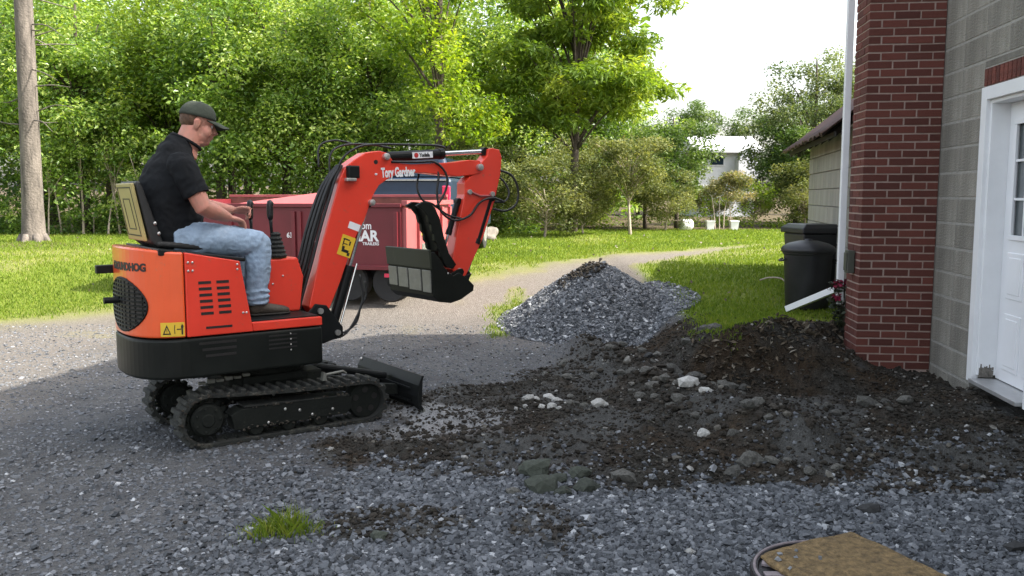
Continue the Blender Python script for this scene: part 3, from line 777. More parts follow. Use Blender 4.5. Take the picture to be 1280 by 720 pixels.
random.seed(5)
CS = 0.2035
for k in range(-1, 17):
    z0 = 0.06 + k * CS; z1 = z0 + CS
    edges = [8.24, 7.95, 7.51, 7.09, 6.665]
    for a1, a0 in zip(edges[:-1], edges[1:]):
        if 7.6 < a1 <= 8.3:
            continue
        block(a0, a1, z0, z1)
    if z0 > DZ1 + 0.14:
        ed = [6.665, 6.27, 5.87, 5.46, 5.05]
        for a1, a0 in zip(ed[:-1], ed[1:]):
            block(a0, a1, z0, z1)
    for a1, a0 in zip([5.615, 5.21, 4.8, 4.4], [5.21, 4.8, 4.4, 4.0]):
        block(a0, a1, z0, z1)
for a0 in (6.27, 5.87, 5.46):    # cut course between the brick lintel and the next full course
    block(a0, a0 + 0.40, 2.445, 2.502)
# soldier-course lintel
lint = MB().box(((D0 + D1) / 2, -0.012, 2.372), (1.02, 0.05, 0.130)).build("lintel", M_mortar, house)
brk0 = None
for i in range(15):
    if brk0 is None:
        brk0 = MB().box((0, 0, 0), (0.056, 0.06, 0.124)).build("brick", M_brick, lint, bevel=0.003); o = brk0
    else:
        o = copy_obj(brk0, lint)
    o.location = (D0 + 0.055 + i * 0.0665, -0.006, 2.372)
# chimney against the wall
CA0, CW, CD, CP = 7.50, 0.42, 0.63, 0.0677     # near edge along wall, extent along the wall, how far it stands out
ch = MB().box((CA0 + CW / 2, CD / 2, 2.75), (CW - 0.018, CD - 0.018, 6.0)).build("chimney", M_mortar, house)
chb = None


def cbrick(a, b, z, la, lb):
    global chb
    if chb is None:
        chb = MB().box((0, 0, 0), (1, 1, 1)).build("brick", M_brick, ch); o = chb
    else:
        o = copy_obj(chb, ch)
    o.location = (a, b, z + random.uniform(-0.001, 0.001)); o.scale = (la - random.uniform(0.001, 0.006), lb - random.uniform(0.001, 0.008), 0.0545 + random.uniform(-0.002, 0.0015))
    o.rotation_euler = (random.uniform(-.006, .006), random.uniform(-.006, .006), random.uniform(-.008, .008))
    return o


nb = 0
for k in range(-2, 47):
    z = 0.13 + (k + 0.5) * CP
    j = lambda: random.uniform(-0.0015, 0.0015)
    if k % 2 == 0:
        cbrick(CA0 + 0.05, CD - 0.10, z, 0.10 + j(), 0.20)               # corner stretcher seen on the front
        cbrick(CA0 + 0.05, CD - 0.31, z, 0.10 + j(), 0.20); cbrick(CA0 + 0.05, CD - 0.52, z, 0.10 + j(), 0.20)
        cbrick(CA0 + 0.21, CD - 0.05, z, 0.20, 0.10 + j()); cbrick(CA0 + 0.368, CD - 0.05, z, 0.095, 0.10 + j())
    else:
        cbrick(CA0 + 0.10, CD - 0.05, z, 0.20, 0.10 + j())               # corner header seen on the front
        cbrick(CA0 + 0.05, CD - 0.21, z, 0.10 + j(), 0.20); cbrick(CA0 + 0.05, CD - 0.42, z, 0.10 + j(), 0.20); cbrick(CA0 + 0.05, CD - 0.575, z, 0.10 + j(), 0.09)
        cbrick(CA0 + 0.31, CD - 0.05, z, 0.20, 0.10 + j())
up = MB()
for k in range(47, 83):
    z = 0.13 + (k + 0.5) * CP
    up.box((CA0 + CW / 2, CD / 2, z), (CW, CD, 0.057))
o = up.build("upper_brickwork", M_brick, ch); tag(o, kind='stuff')
# door set
df = MB()
cw, pr, rc = 0.095, 0.022, 0.155
df.box((D1 - cw / 2, pr - 0.02, (DZ0 + DZ1) / 2), (cw, 0.05, DZ1 - DZ0))
df.box((D0 + cw / 2, pr - 0.02, (DZ0 + DZ1) / 2), (cw, 0.05, DZ1 - DZ0))
df.box(((D0 + D1) / 2, pr - 0.02, DZ1 - cw / 2), (D1 - D0 - 2 * cw, 0.05, cw))
df.box((D1 - cw - 0.012, -rc / 2 - 0.005, (DZ0 + DZ1 - cw) / 2 + 0.03), (0.03, rc, DZ1 - DZ0 - cw - 0.06))
df.box((D0 + cw + 0.012, -rc / 2 - 0.005, (DZ0 + DZ1 - cw) / 2 + 0.03), (0.03, rc, DZ1 - DZ0 - cw - 0.06))
df.box(((D0 + D1) / 2, -rc / 2 - 0.005, DZ1 - cw - 0.012), (D1 - D0 - 2 * cw - 0.054, rc, 0.03))
frame = df.build("door_frame", M_wpaint, house, bevel=0.003)
pl = MB()
for i in range(12):
    for q in range(3):
        hh_ = random.uniform(0.02, 0.075) * (1.2 - abs(i - 4) * 0.1)
        pl.box((D1 - cw - 0.0282 + 0.0004 * q, -0.022 - i * 0.0085 + random.uniform(-.002, .002), DZ0 + 0.045 + hh_ / 2 + q * random.uniform(0, 0.03)), (0.003, random.uniform(0.006, 0.016), hh_))
pl.build("peeled_patch", M_peel, frame)
MB().box(((D0 + D1) / 2, -0.05, DZ0 + 0.022), (D1 - D0 - 2 * cw - 0.06, 0.22, 0.03)).build("door_sill", M_sill, house, bevel=0.004)
dx0, dx1 = D0 + cw + 0.028, D1 - cw - 0.028
dy = -rc + 0.02; dz0, dz1 = DZ0 + 0.045, DZ1 - cw - 0.03
dm = MB()
lx0, lx1, lz0, lz1 = dx0 + 0.13, dx1 - 0.13, 1.20, 2.03
dm.box(((dx0 + dx1) / 2, dy - 0.02, (dz0 + lz0) / 2), (dx1 - dx0, 0.04, lz0 - dz0))
dm.box(((dx0 + dx1) / 2, dy - 0.02, (dz1 + lz1) / 2), (dx1 - dx0, 0.04, dz1 - lz1))
dm.box(((dx0 + lx0) / 2, dy - 0.02, (lz0 + lz1) / 2), (lx0 - dx0, 0.04, lz1 - lz0 - 0.0005))
dm.box(((dx1 + lx1) / 2, dy - 0.02, (lz0 + lz1) / 2), (dx1 - lx1, 0.04, lz1 - lz0 - 0.0005))
door = dm.build("door", M_door, house)
lm = MB()
for zz in (lz0, lz1):
    lm.box(((lx0 + lx1) / 2, dy + 0.006, zz), (lx1 - lx0 + 0.05, 0.02, 0.035))
for xx in (lx0, lx1):
    lm.box((xx, dy + 0.005, (lz0 + lz1) / 2), (0.035, 0.019, lz1 - lz0 - 0.036))
for i in (1, 2):
    lm.box(((lx0 + lx1) / 2, dy - 0.004, lz0 + (lz1 - lz0) * i / 3), (lx1 - lx0 - 0.036, 0.018, 0.018))
    lm.box((lx0 + (lx1 - lx0) * i / 3, dy - 0.0045, (lz0 + lz1) / 2), (0.018, 0.016, lz1 - lz0 - 0.036))
lm.build("glazing_bars", M_door, door, bevel=0.002)
for i in range(3):
    for k in range(3):
        MB().box((lx0 + (lx1 - lx0) * (i + .5) / 3, dy - 0.02, lz0 + (lz1 - lz0) * (k + .5) / 3), ((lx1 - lx0) / 3 - 0.002, 0.006, (lz1 - lz0) / 3 - 0.002)).build("pane", M_pane, door)
for i in range(2):
    cx = dx0 + (dx1 - dx0) * (0.29 + 0.42 * i)
    for zc, hh in ((0.92, 0.34), (0.43, 0.42)):
        p_ = MB()
        p_.box((cx, dy + 0.002, zc), (0.26, 0.012, hh)); p_.box((cx, dy + 0.006, zc), (0.19, 0.014, hh - 0.07))
        p_.build("door_panel", M_door, door, bevel=0.006)
# downspout at the house corner, small box on the chimney
MB().box((8.02, 0.655, 2.80), (0.055, 0.060, 4.6)).build("downspout", M_wpaint, house, bevel=0.006)
bx = MB().box((7.70, CD + 0.03, 0.92), (0.11, 0.06, 0.20)).build("outlet_box", M_boxg, house, bevel=0.006)
MB().box((7.70, CD + 0.066, 0.92), (0.08, 0.012, 0.16)).build("box_cover", M_boxg, bx, bevel=0.004)
# main block behind, upstairs and roof (sets the long shadow over the yard)
hb = MB()
inv = Matrix.Rotation(-math.atan2(hd.y, hd.x), 4, 'Z') @ Matrix.Translation((-2.74, 0, 0))
loc = lambda x, y, z: inv @ Vector((x, y, z))
gam = [(8.2, -0.2), (8.2, 5.0), (7.75, 5.4), (6.9, 6.95), (5.7, 7.05), (3.7, 7.25), (1.7, 7.05), (0.5, 6.95), (-0.8, 5.0), (-0.8, -0.2)]
gl = [(2.74 + 0.12 * y + 0.32, y, z) for y, z in gam]; gr = [(10.8, y, z) for y, z in gam]
k9 = len(gam)
hb.add([loc(*p) for p in gl + gr], [tuple(range(k9)), tuple(range(2 * k9 - 1, k9 - 1, -1))] + [(i, (i + 1) % k9, k9 + (i + 1) % k9, k9 + i) for i in range(k9)])
hb.build("upper_storey", M_block, house)
add = [(8.21, -0.2), (8.21, 4.9), (9.55, 4.25), (10.45, 2.85), (10.5, -0.2)]; ka = len(add)  # unseen block added to keep the gravel pile and ground in shadow
ab = MB(); ab.add([loc(5.0, y, z) for y, z in add] + [loc(9.5, y, z) for y, z in add], [tuple(range(ka)), tuple(range(2 * ka - 1, ka - 1, -1))] + [(i, (i + 1) % ka, ka + (i + 1) % ka, ka + i) for i in range(ka)])
ab.build("unseen_shade_block", M_block, house)
rf = MB()
rl = gam[1:9]; ro_ = [(y + (0.05 if y > 3.7 else -0.05 if y < 3.7 else 0), z + 0.07) for y, z in rl]
for (ya, za), (yb, zb_), (yc, zc), (yd, zd) in zip(rl[:-1], rl[1:], ro_[1:], ro_[:-1]):
    q_ = [(2.74 + 0.12 * y + 0.22, y, z) for y, z in ((ya, za + .004), (yb, zb_ + .004), (yc, zc), (yd, zd))]
    q2 = [(11.0, y, z) for _, y, z in q_]
    rf.add([loc(*p) for p in q_ + q2], [(0, 1, 2, 3), (7, 6, 5, 4), (0, 1, 5, 4), (1, 2, 6, 5), (2, 3, 7, 6), (3, 0, 4, 7)])
rf.build("roof", M_roof, house)

# lean-to shed beyond the chimney
sd_ = Vector((0.21, 1.0, 0)).normalized()
shed = empty("shed", (1.55, 0, 0), math.atan2(sd_.y, sd_.x))
tag(shed, "low block shed with a rusty brown roof behind the chimney", "shed")
sw = MB(); SA0, SA1 = 8.75, 12.2
sw.box(((SA0 + SA1) / 2, -0.11, 1.13), (SA1 - SA0, 0.2, 2.06)); sw.prism([(-0.215, 0.1), (-2.7, 0.1), (-2.7, 4.2), (-0.215, 2.25)], SA1 - 0.2, SA1, lambda s_, t_, z_: (t_, s_, z_))
swall = sw.build("wall", M_blockm, shed)
sb = None
for k in range(10):
    z0 = 0.16 + k * 0.2035
    a1 = SA1 - (0.2 if k % 2 else 0.0)
    segs = ([(SA1 - 0.2, SA1)] if k % 2 else [])
    while a1 - 0.40 > SA0:
        segs.append((a1 - 0.40, a1)); a1 -= 0.40
    for a0_, a1_ in segs:
        if sb is None:
            sb = MB().box((0, 0, 0), (0.40, 0.03, 0.194)).build("block", M_shedblock, swall, bevel=0.005); o = sb
        else:
            o = copy_obj(sb, swall)
        o.location = ((a0_ + a1_) / 2, -0.003 + random.uniform(-0.002, 0.002), z0 + 0.10); o.scale = ((a1_ - a0_ - 0.012) / 0.40, 1, 1)
# corrugated roof sloping towards the yard, ragged eave
rv = []; rfc = []
na, nb_ = 150, 14
RA0, RA1 = 8.45, 12.6
for i in range(na + 1):
    a = RA0 + (RA1 - RA0) * i / na
    for jx in range(nb_ + 1):
        u = jx / nb_
        out = 0.34 - 2.9 * u; z = 2.10 + 0.80 * (0.34 - out) + 0.012 * math.sin(a * 2 * math.pi / 0.076)
        if jx == 0:
            out += 0.02 * math.sin(a * 9) + 0.02 * math.sin(a * 23)
        rv.append((a, out, z))
for i in range(na):
    for jx in range(nb_):
        q = i * (nb_ + 1) + jx
        rfc.append((q, q + 1, q + nb_ + 2, q + nb_ + 1))
rm = MB(); rm.add(rv, rfc); ro = rm.build("roof", M_roof, shed, smooth=True)
sol = ro.modifiers.new("thickness", 'SOLIDIFY'); sol.thickness = 0.008
fb = MB()
fb.box(((RA0 + RA1) / 2, 0.235, 2.085), (RA1 - RA0 - 0.1, 0.02, 0.05))
fb.build("fascia_board", M_dkwood, shed)
rafter0 = None
for i in range(8):
    a = 8.9 + i * 0.5
    if rafter0 is None:
        rafter0 = MB().prism([(0.24, 0), (0.24, 0.07), (-2.4, 2.18), (-2.4, 2.08)], -0.025, 0.025, lambda s, t, z: (t, s, z)).build("rafter", M_dkwood, shed); o = rafter0
    else:
        o = copy_obj(rafter0, shed)
    o.location = (a, 0, 2.035)

# ------------------------------------------------------------------ mini excavator (local: x forward, y to its left, z up)
HDG = R(36.0)
EX = (-1.653, 5.718)
exc = empty("mini_excavator", (*EX, 0), HDG)
tag(exc, "small red tracked digger with its arm raised and a man on its seat", "excavator")


def outline(inset=0.0, front=0.235, n=28, half=0.43, rear=0.885, knee=-0.52):
    """plan outline of the house of the machine, rounded tail"""
    h = half - inset; pts = [(front - inset, -h)]
    for i in range(n + 1):
        a = -math.pi / 2 + math.pi * i / n
        s = knee - (rear - inset + knee) * abs(math.cos(a)) ** 0.72
        t = h * math.copysign(abs(math.sin(a)) ** 0.80, math.sin(a))
        pts.append((s, t))
    pts.append((front - inset, h)); return pts


def tail(s0, inset=0.0, **k):
    """only the part of the outline behind s0"""
    o = outline(inset, **k); h = 0.43 - inset
    return [(s0, -h)] + [p for p in o if p[0] < s0 - 0.004] + [(s0, h)]


SEAM = -0.612
ztop = lambda x, y: 1.178 + 0.03 * sst(-0.62, -0.93, x) + (-(x - SEAM) * 0.2 if x > SEAM else 0)
skirt = MB().slab(outline(0.0), 0.432, 0.672).build("skirt", M_skirt, exc, bevel=0.018, seg=3)
hood = MB().slab(tail(SEAM), 0.680, ztop).build("rear_cover", M_red_refl, exc, bevel=0.012, seg=3)
MB().slab([(SEAM + 0.004, -0.412), (SEAM + 0.004, 0.412), (-0.29, 0.412), (-0.29, -0.412)], 0.68, 1.10).build("engine_bay", M_black, exc)
for sgn in (-1, 1):
    f = lambda s, t, z, g=sgn: (s, g * t, z)
    sp = MB().prism([(SEAM + 0.006, 0.680), (-0.215, 0.680), (-0.2235, 0.745), (-0.284, 1.112), (SEAM + 0.006, 1.176)], 0.398, 0.430, f).build("side_panel", M_red, exc, bevel=0.006)
    MB().prism([(-0.213, 0.680), (0.234, 0.680), (0.234, 0.734), (-0.221, 0.734)], 0.39, 0.429, f).build("step_edge", M_red, exc, bevel=0.006)
    v0 = None
    for cx in (-0.497, -0.392):
        for i in range(6):
            if v0 is None:
                v0 = MB().box((0, 0, 0), (0.074, 0.003, 0.017)).build("painted_vent_slot", M_blackprint, sp); o = v0  # slots and vents are dark slips set proud, painting shade inside openings
            else:
                o = copy_obj(v0, sp)
            o.location = (cx + 0.002 * i, sgn * 0.4305, 0.995 - i * 0.0365)
    MB().box((-0.42, sgn * 0.4305, 0.727), (0.155, 0.003, 0.014)).build("painted_pull_slot", M_blackprint, sp)
    bl = MB()
    for (s, z) in [(-0.588, 1.117), (-0.563, 1.117), (-0.588, 1.068), (-0.563, 1.068), (-0.302, 1.093), (-0.302, 1.064), (-0.275, 0.80), (-0.255, 0.80)]:
        bl.ball((s, sgn * 0.432, z), (0.0075, 0.005, 0.0075), nu=8, nv=5)
    tag(bl.build("bolts", M_bolt, sp, smooth=True), kind='stuff')
    for i in range(3):
        MB().box((-0.43 + 0.008 * i, sgn * 0.4305, 0.635 - 0.038 * i), (0.22 - 0.02 * i, 0.004, 0.014)).build("painted_lower_vent", M_blackprint, skirt)
    for i in range(4):
        MB().box((-0.03, sgn * 0.4305, 0.640 - 0.026 * i), (0.18, 0.004, 0.009)).build("painted_lower_vent", M_blackprint, skirt)
    sb_ = MB()
    for i in range(4):
        sb_.ball((0.02, sgn * 0.432, 0.645 - 0.034 * i), (0.005, 0.004, 0.005), nu=8, nv=5)
    tag(sb_.build("skirt_bolts", M_bolt, skirt, smooth=True), kind='stuff')
MB().slab([(-0.29, -0.388), (-0.29, 0.388), (0.225, 0.388), (0.225, -0.388)], 0.676, 0.742).build("floor_plate", M_black, exc, bevel=0.004)
# seat base: dark sloping plate on top of the engine bay
MB().prism([(-0.74, 1.200), (-0.24, 1.128), (-0.24, 1.105), (-0.74, 1.16)], -0.40, 0.40).build("seat_plate", M_black, exc, bevel=0.006)
MB().prism([(-0.70, 1.20), (-0.27, 1.152), (-0.25, 1.175), (-0.28, 1.20), (-0.70, 1.235)], -0.215, 0.215).build("seat_cushion", M_seat, exc, bevel=0.02, seg=3)
back = MB().prism([(-0.69, 1.19), (-0.655, 1.21), (-0.775, 1.585), (-0.80, 1.59), (-0.80, 1.55), (-0.735, 1.23)], -0.205, 0.205).build("seat_back", M_seat, exc, bevel=0.015, seg=3)


def lean(s, t, z):     # rear plane of the seat back
    k = (z - 1.22) / (1.58 - 1.22)
    return (-0.742 - k * 0.068 - s, t, z)


shell_p = MB().prism([(0, 1.235), (0.022, 1.235), (0.022, 1.575), (0, 1.575)], -0.19, 0.19, lean).build("seat_shell", M_shell, back, bevel=0.006)
ln = MB()
for t0, t1, z0, z1 in [(-0.165, 0.165, 1.545, 1.553), (-0.165, 0.165, 1.262, 1.27), (-0.165, -0.157, 1.271, 1.544), (0.157, 0.165, 1.271, 1.544),
                       (-0.085, 0.085, 1.478, 1.485), (-0.085, 0.085, 1.30, 1.307), (-0.085, -0.078, 1.308, 1.477), (0.078, 0.085, 1.308, 1.477)]:
    ln.prism([(0.0205, z0), (0.0245, z0), (0.0245, z1), (0.0205, z1)], t0, t1, lean)
ln.build("shell_grooves", M_blackprint, shell_p)
sbk = MB()
for (s, z) in [(-0.705, 1.34), (-0.685, 1.28)]:
    sbk.ball((s, -0.208, z), (0.011, 0.007, 0.011), nu=10, nv=6)
tag(sbk.build("seat_bolts", M_bolt, back, smooth=True), kind='stuff')
# round grille, tail pipe and grab stub on the rounded tail
def tail_pt(t, z, off=0.0):
    h = 0.43; u = min(abs(t) / h, 1) ** (1 / 0.80); a = math.asin(u)
    s = -0.52 - (0.885 - 0.52) * max(math.cos(a), 0) ** 0.72
    # outward normal by finite difference
    def sp_(tt):
        uu = min(abs(tt) / h, .9999) ** (1 / 0.80); return -0.52 - 0.365 * max(math.cos(math.asin(uu)), 0) ** 0.72
    ds = (sp_(t + 0.004) - sp_(t - 0.004)) / 0.008
    nrm = Vector((-1, ds, 0)).normalized()
    return Vector((s, t, z)) + nrm * off, nrm


gc_t, gc_z, gr_t, gr_z = -0.10, 0.865, 0.235, 0.157
bk = MB(); NT = 20
rows = 14
for i in range(rows):
    za = gc_z - gr_z + 2 * gr_z * i / rows; zb = za + 2 * gr_z / rows; zm = (za + zb) / 2
    wd = gr_t * math.sqrt(max(0, 1 - ((zm - gc_z) / gr_z) ** 2))
    for j in range(NT):
        t0 = gc_t - wd + 2 * wd * j / NT; t1 = t0 + 2 * wd / NT
        vs_ = [tail_pt(t0, za, .002)[0], tail_pt(t1, za, .002)[0], tail_pt(t1, zb, .002)[0], tail_pt(t0, zb, .002)[0]]
        bk.add(vs_, [(0, 1, 2, 3)])
grille = bk.build("grille", M_blackprint, hood)
gs = MB()
for i in range(13):
    z = gc_z - gr_z + 2 * gr_z * (i + 0.5) / 13
    wd = gr_t * math.sqrt(max(0, 1 - ((z - gc_z) / gr_z) ** 2)) * 0.96
    gs.tube([tail_pt(gc_t - wd + 2 * wd * j / 12, z, 0.006)[0] for j in range(13)], 0.0052, n=6)
for j in range(9):
    t = gc_t - gr_t + 2 * gr_t * (j + 0.5) / 9; hh = gr_z * math.sqrt(max(0, 1 - ((t - gc_t) / gr_t) ** 2)) * 0.96
    gs.tube([tail_pt(t, gc_z - hh, 0.004)[0], tail_pt(t, gc_z + hh, 0.004)[0]], 0.003, n=6)
gs.build("grille_wires", M_skirt, grille)
ring = MB(); ring.tube([tail_pt(gc_t + gr_t * math.cos(a), gc_z + gr_z * math.sin(a), 0.003)[0] for a in np.linspace(0, 2 * math.pi, 49)], 0.006, n=8)
ring.build("grille_rim", M_black, grille, smooth=True)
MB().box((-0.915, 0.17, 1.055), (0.11, 0.055, 0.05)).build("exhaust_outlet", M_black, exc, bevel=0.006)
p0, nr = tail_pt(-0.05, 0.885)
MB().cyl(p0 - nr * 0.01, p0 + Vector((-0.09, 0.0, 0.0)), 0.019, 14).build("tail_stub", M_black, exc, smooth=False)


def on_tail(name, s, t_start, z, size, m, step):
    """letters wrapped one by one round the tail"""
    ts_ = [t_start]                     # walk back from the last letter by arc length
    while len(ts_) < len(s):
        t, run = ts_[-1], 0.0
        while run < step:
            run += (tail_pt(t + 0.002, z)[0] - tail_pt(t, z)[0]).length; t += 0.002
        ts_.append(t)
    for t, chx in zip(ts_[::-1], s):
        p_, n_ = tail_pt(t, z, 0.0015)
        e = 0.003
        d_ = (tail_pt(t - e, z)[0] - tail_pt(t + e, z)[0]).normalized()
        M = Matrix.Translation(p_) @ Matrix((d_, Vector((0, 0, 1)), d_.cross(Vector((0, 0, 1))))).transposed().to_4x4()
        text(name, chx, size, m, hood, M, bold=0.003, align='CENTER')


on_tail("lettering", "GROUNDHOG", -0.318, 1.070, 0.062, M_blackprint, 0.046)


def flat_label(name, mb_parent, c, w, h, m, y=-0.4312, th=0.002):
    return MB().box((c[0], y, c[1]), (w, th, h)).build(name, m, mb_parent)


# warning sticker on the tail, wrapped as a thin curved plate
def tail_patch(name, t0, t1, z0, z1, m, off, parent, n=10):
    b = MB()
    for j in range(n):
        a, c_ = t0 + (t1 - t0) * j / n, t0 + (t1 - t0) * (j + 1) / n
        b.add([tail_pt(a, z0, off)[0], tail_pt(c_, z0, off)[0], tail_pt(c_, z1, off)[0], tail_pt(a, z1, off)[0]], [(0, 1, 2, 3)])
    return b.build(name, m, parent)


def tail_xy(u, base_t=-0.345, w=0.075):
    return base_t - w * u


ws = MB()
NP = 8
warn_pts = []
def tp(u, z, off):     # u runs 0..1 left to right along the rear quarter
    s = -0.742 + 0.122 * u
    h = 0.43
    c_ = ((-0.52 - s) / 0.365) ** (1 / 0.72); a = math.acos(min(1, c_)); t = -h * math.sin(a) ** 0.80
    s2 = s + 0.002; c2 = ((-0.52 - s2) / 0.365) ** (1 / 0.72); t2 = -h * math.sin(math.acos(min(1, c2))) ** 0.80
    d_ = Vector((s2 - s, t2 - t, 0)).normalized(); n_ = Vector((d_.y, -d_.x, 0))
    return Vector((s, t, z)) + n_ * off
for j in range(NP):
    a, b_ = j / NP, (j + 1) / NP
    ws.add([tp(a, 0.690, .0025), tp(b_, 0.690, .0025), tp(b_, 0.772, .0025), tp(a, 0.772, .0025)], [(0, 1, 2, 3)])
warn = ws.build("warning_sticker", M_yellow, hood)
wk = MB()
tri = [(0.08, 0.702), (0.42, 0.702), (0.25, 0.760)]; tri2 = [(0.145, 0.7095), (0.355, 0.7095), (0.25, 0.745)]
q = [tp(u, z, .0042) for u, z in tri] + [tp(u, z, .0042) for u, z in tri2]
wk.add(q, [(0, 1, 4, 3), (1, 2, 5, 4), (2, 0, 3, 5)])
wk.add([tp(u, z, .0042) for u, z in [(.24, .716), (.26, .716), (.262, .735), (.238, .735)]], [(0, 1, 2, 3)])
wk.add([tp(u, z, .0042) for u, z in [(.86, .700), (.93, .700), (.93, .735), (.96, .748), (.90, .764), (.84, .748), (.86, .735)]], [(0, 1, 2, 3, 4, 5, 6)])
wk.add([tp(u, z, .0042) for u, z in [(.66, .729), (.85, .729), (.85, .735), (.66, .735)]], [(0, 1, 2, 3)])
wk.add([tp(u, z, .0042) for u, z in [(.56, .706), (.59, .706), (.58, .733), (.60, .758), (.57, .758), (.55, .733)]], [(0, 1, 2, 3, 4, 5)])
wk.build("sticker_symbols", M_blackprint, warn)

# control console with boots, levers
con = MB().prism([(-0.02, 0.742), (0.215, 0.742), (0.245, 0.97), (0.205, 1.098), (-0.005, 1.09), (0.0, 0.95)], -0.12, 0.22).build("control_console", M_red, exc, bevel=0.012, seg=2)
MB().box((-0.022, 0.05, 0.86), (0.03, 0.30, 0.22)).build("console_back", M_black, con)
cb = MB()
for s, z in [(0.10, 0.98), (0.03, 0.93)]:
    cb.ball((s, -0.122, z), (0.007, 0.005, 0.007), nu=8, nv=5)
tag(cb.build("console_bolts", M_bolt, con, smooth=True), kind='stuff')
def lever(t, s0):
    lv = MB(); lv.tube([(s0 + 0.015, t, 1.13), (s0 + 0.003, t, 1.30), (s0, t, 1.36)], [0.010, 0.010, 0.014], 10)
    l_ = lv.build("control_lever", M_black, exc, smooth=True)
    MB().tube([(s0, t, 1.35), (s0 - 0.002, t, 1.38), (s0 - 0.002, t, 1.44), (s0 + 0.004, t, 1.458), (s0 + 0.012, t, 1.466)], [0.017, 0.021, 0.021, 0.024, 0.014], 12).build("lever_grip", M_seat, l_, smooth=True)
    pr_ = []
    for i in range(13):
        r_ = 0.070 - 0.045 * i / 12 + (0.007 if i % 2 else -0.003); pr_.append((r_, 0.02 + 0.165 * i / 12))
    MB().lathe(pr_, (s0 + 0.05 * 1 - 0.02, t, 1.08), 16).build("lever_boot", M_rubber, l_)
lever(-0.06, 0.05); lever(0.16, -0.005)

# undercarriage
uc = MB(); uc.lathe([(0.25, 0.36), (0.27, 0.37), (0.27, 0.43), (0.25, 0.435)], (0, 0, 0), 28)
uc.box((0, 0, 0.29), (0.62, 0.46, 0.13)); uc.box((-0.02, 0, 0.34), (0.42, 0.52, 0.05))
uc.build("undercarriage", M_mudmetal, exc, bevel=0.008)
Cd, Rd, Ci, Ri = (-0.500, 0.163), 0.163, (0.545, 0.140), 0.140


def track_path(n=46, off=0.0):
    """closed loop round drive wheel and idler in (s,z)"""
    d = math.hypot(Ci[0] - Cd[0], Ci[1] - Cd[1]); base = math.atan2(Ci[1] - Cd[1], Ci[0] - Cd[0])
    al = math.acos((Rd - Ri) / d)
    pts = []
    a0, a1 = base + al, base + 2 * math.pi - al
    for i in range(25):
        a = a0 + (a1 - a0) * i / 24; pts.append((Cd[0] + (Rd + off) * math.cos(a), Cd[1] + (Rd + off) * math.sin(a)))
    for i in range(1, 10):      # bottom run
        u = i / 10; a = a1
        p = Vector((Cd[0] + (Rd + off) * math.cos(a), Cd[1] + (Rd + off) * math.sin(a))); q_ = Vector((Ci[0] + (Ri + off) * math.cos(a), Ci[1] + (Ri + off) * math.sin(a)))
        pts.append(tuple(p.lerp(q_, u)))
    for i in range(25):
        a = a1 + (2 * al) * i / 24; a = -al + base + 2 * al * i / 24
        pts.append((Ci[0] + (Ri + off) * math.cos(a), Ci[1] + (Ri + off) * math.sin(a)))
    for i in range(1, 10):      # top run sags a little
        u = i / 10; a = a0
        p = Vector((Ci[0] + (Ri + off) * math.cos(a), Ci[1] + (Ri + off) * math.sin(a))); q_ = Vector((Cd[0] + (Rd + off) * math.cos(a), Cd[1] + (Rd + off) * math.sin(a)))
        v = p.lerp(q_, u); v.y -= 0.012 * math.sin(math.pi * u); pts.append(tuple(v))
    # even resample
    P_ = [Vector(p) for p in pts] + [Vector(pts[0])]; L_ = [0]
    for a, b in zip(P_[:-1], P_[1:]):
        L_.append(L_[-1] + (b - a).length)
    out = []
    for i in range(n):
        x_ = L_[-1] * i / n; k_ = max(j for j in range(len(L_) - 1) if L_[j] <= x_ + 1e-9)
        out.append(P_[k_].lerp(P_[k_ + 1], (x_ - L_[k_]) / max(1e-9, L_[k_ + 1] - L_[k_])))
    return out


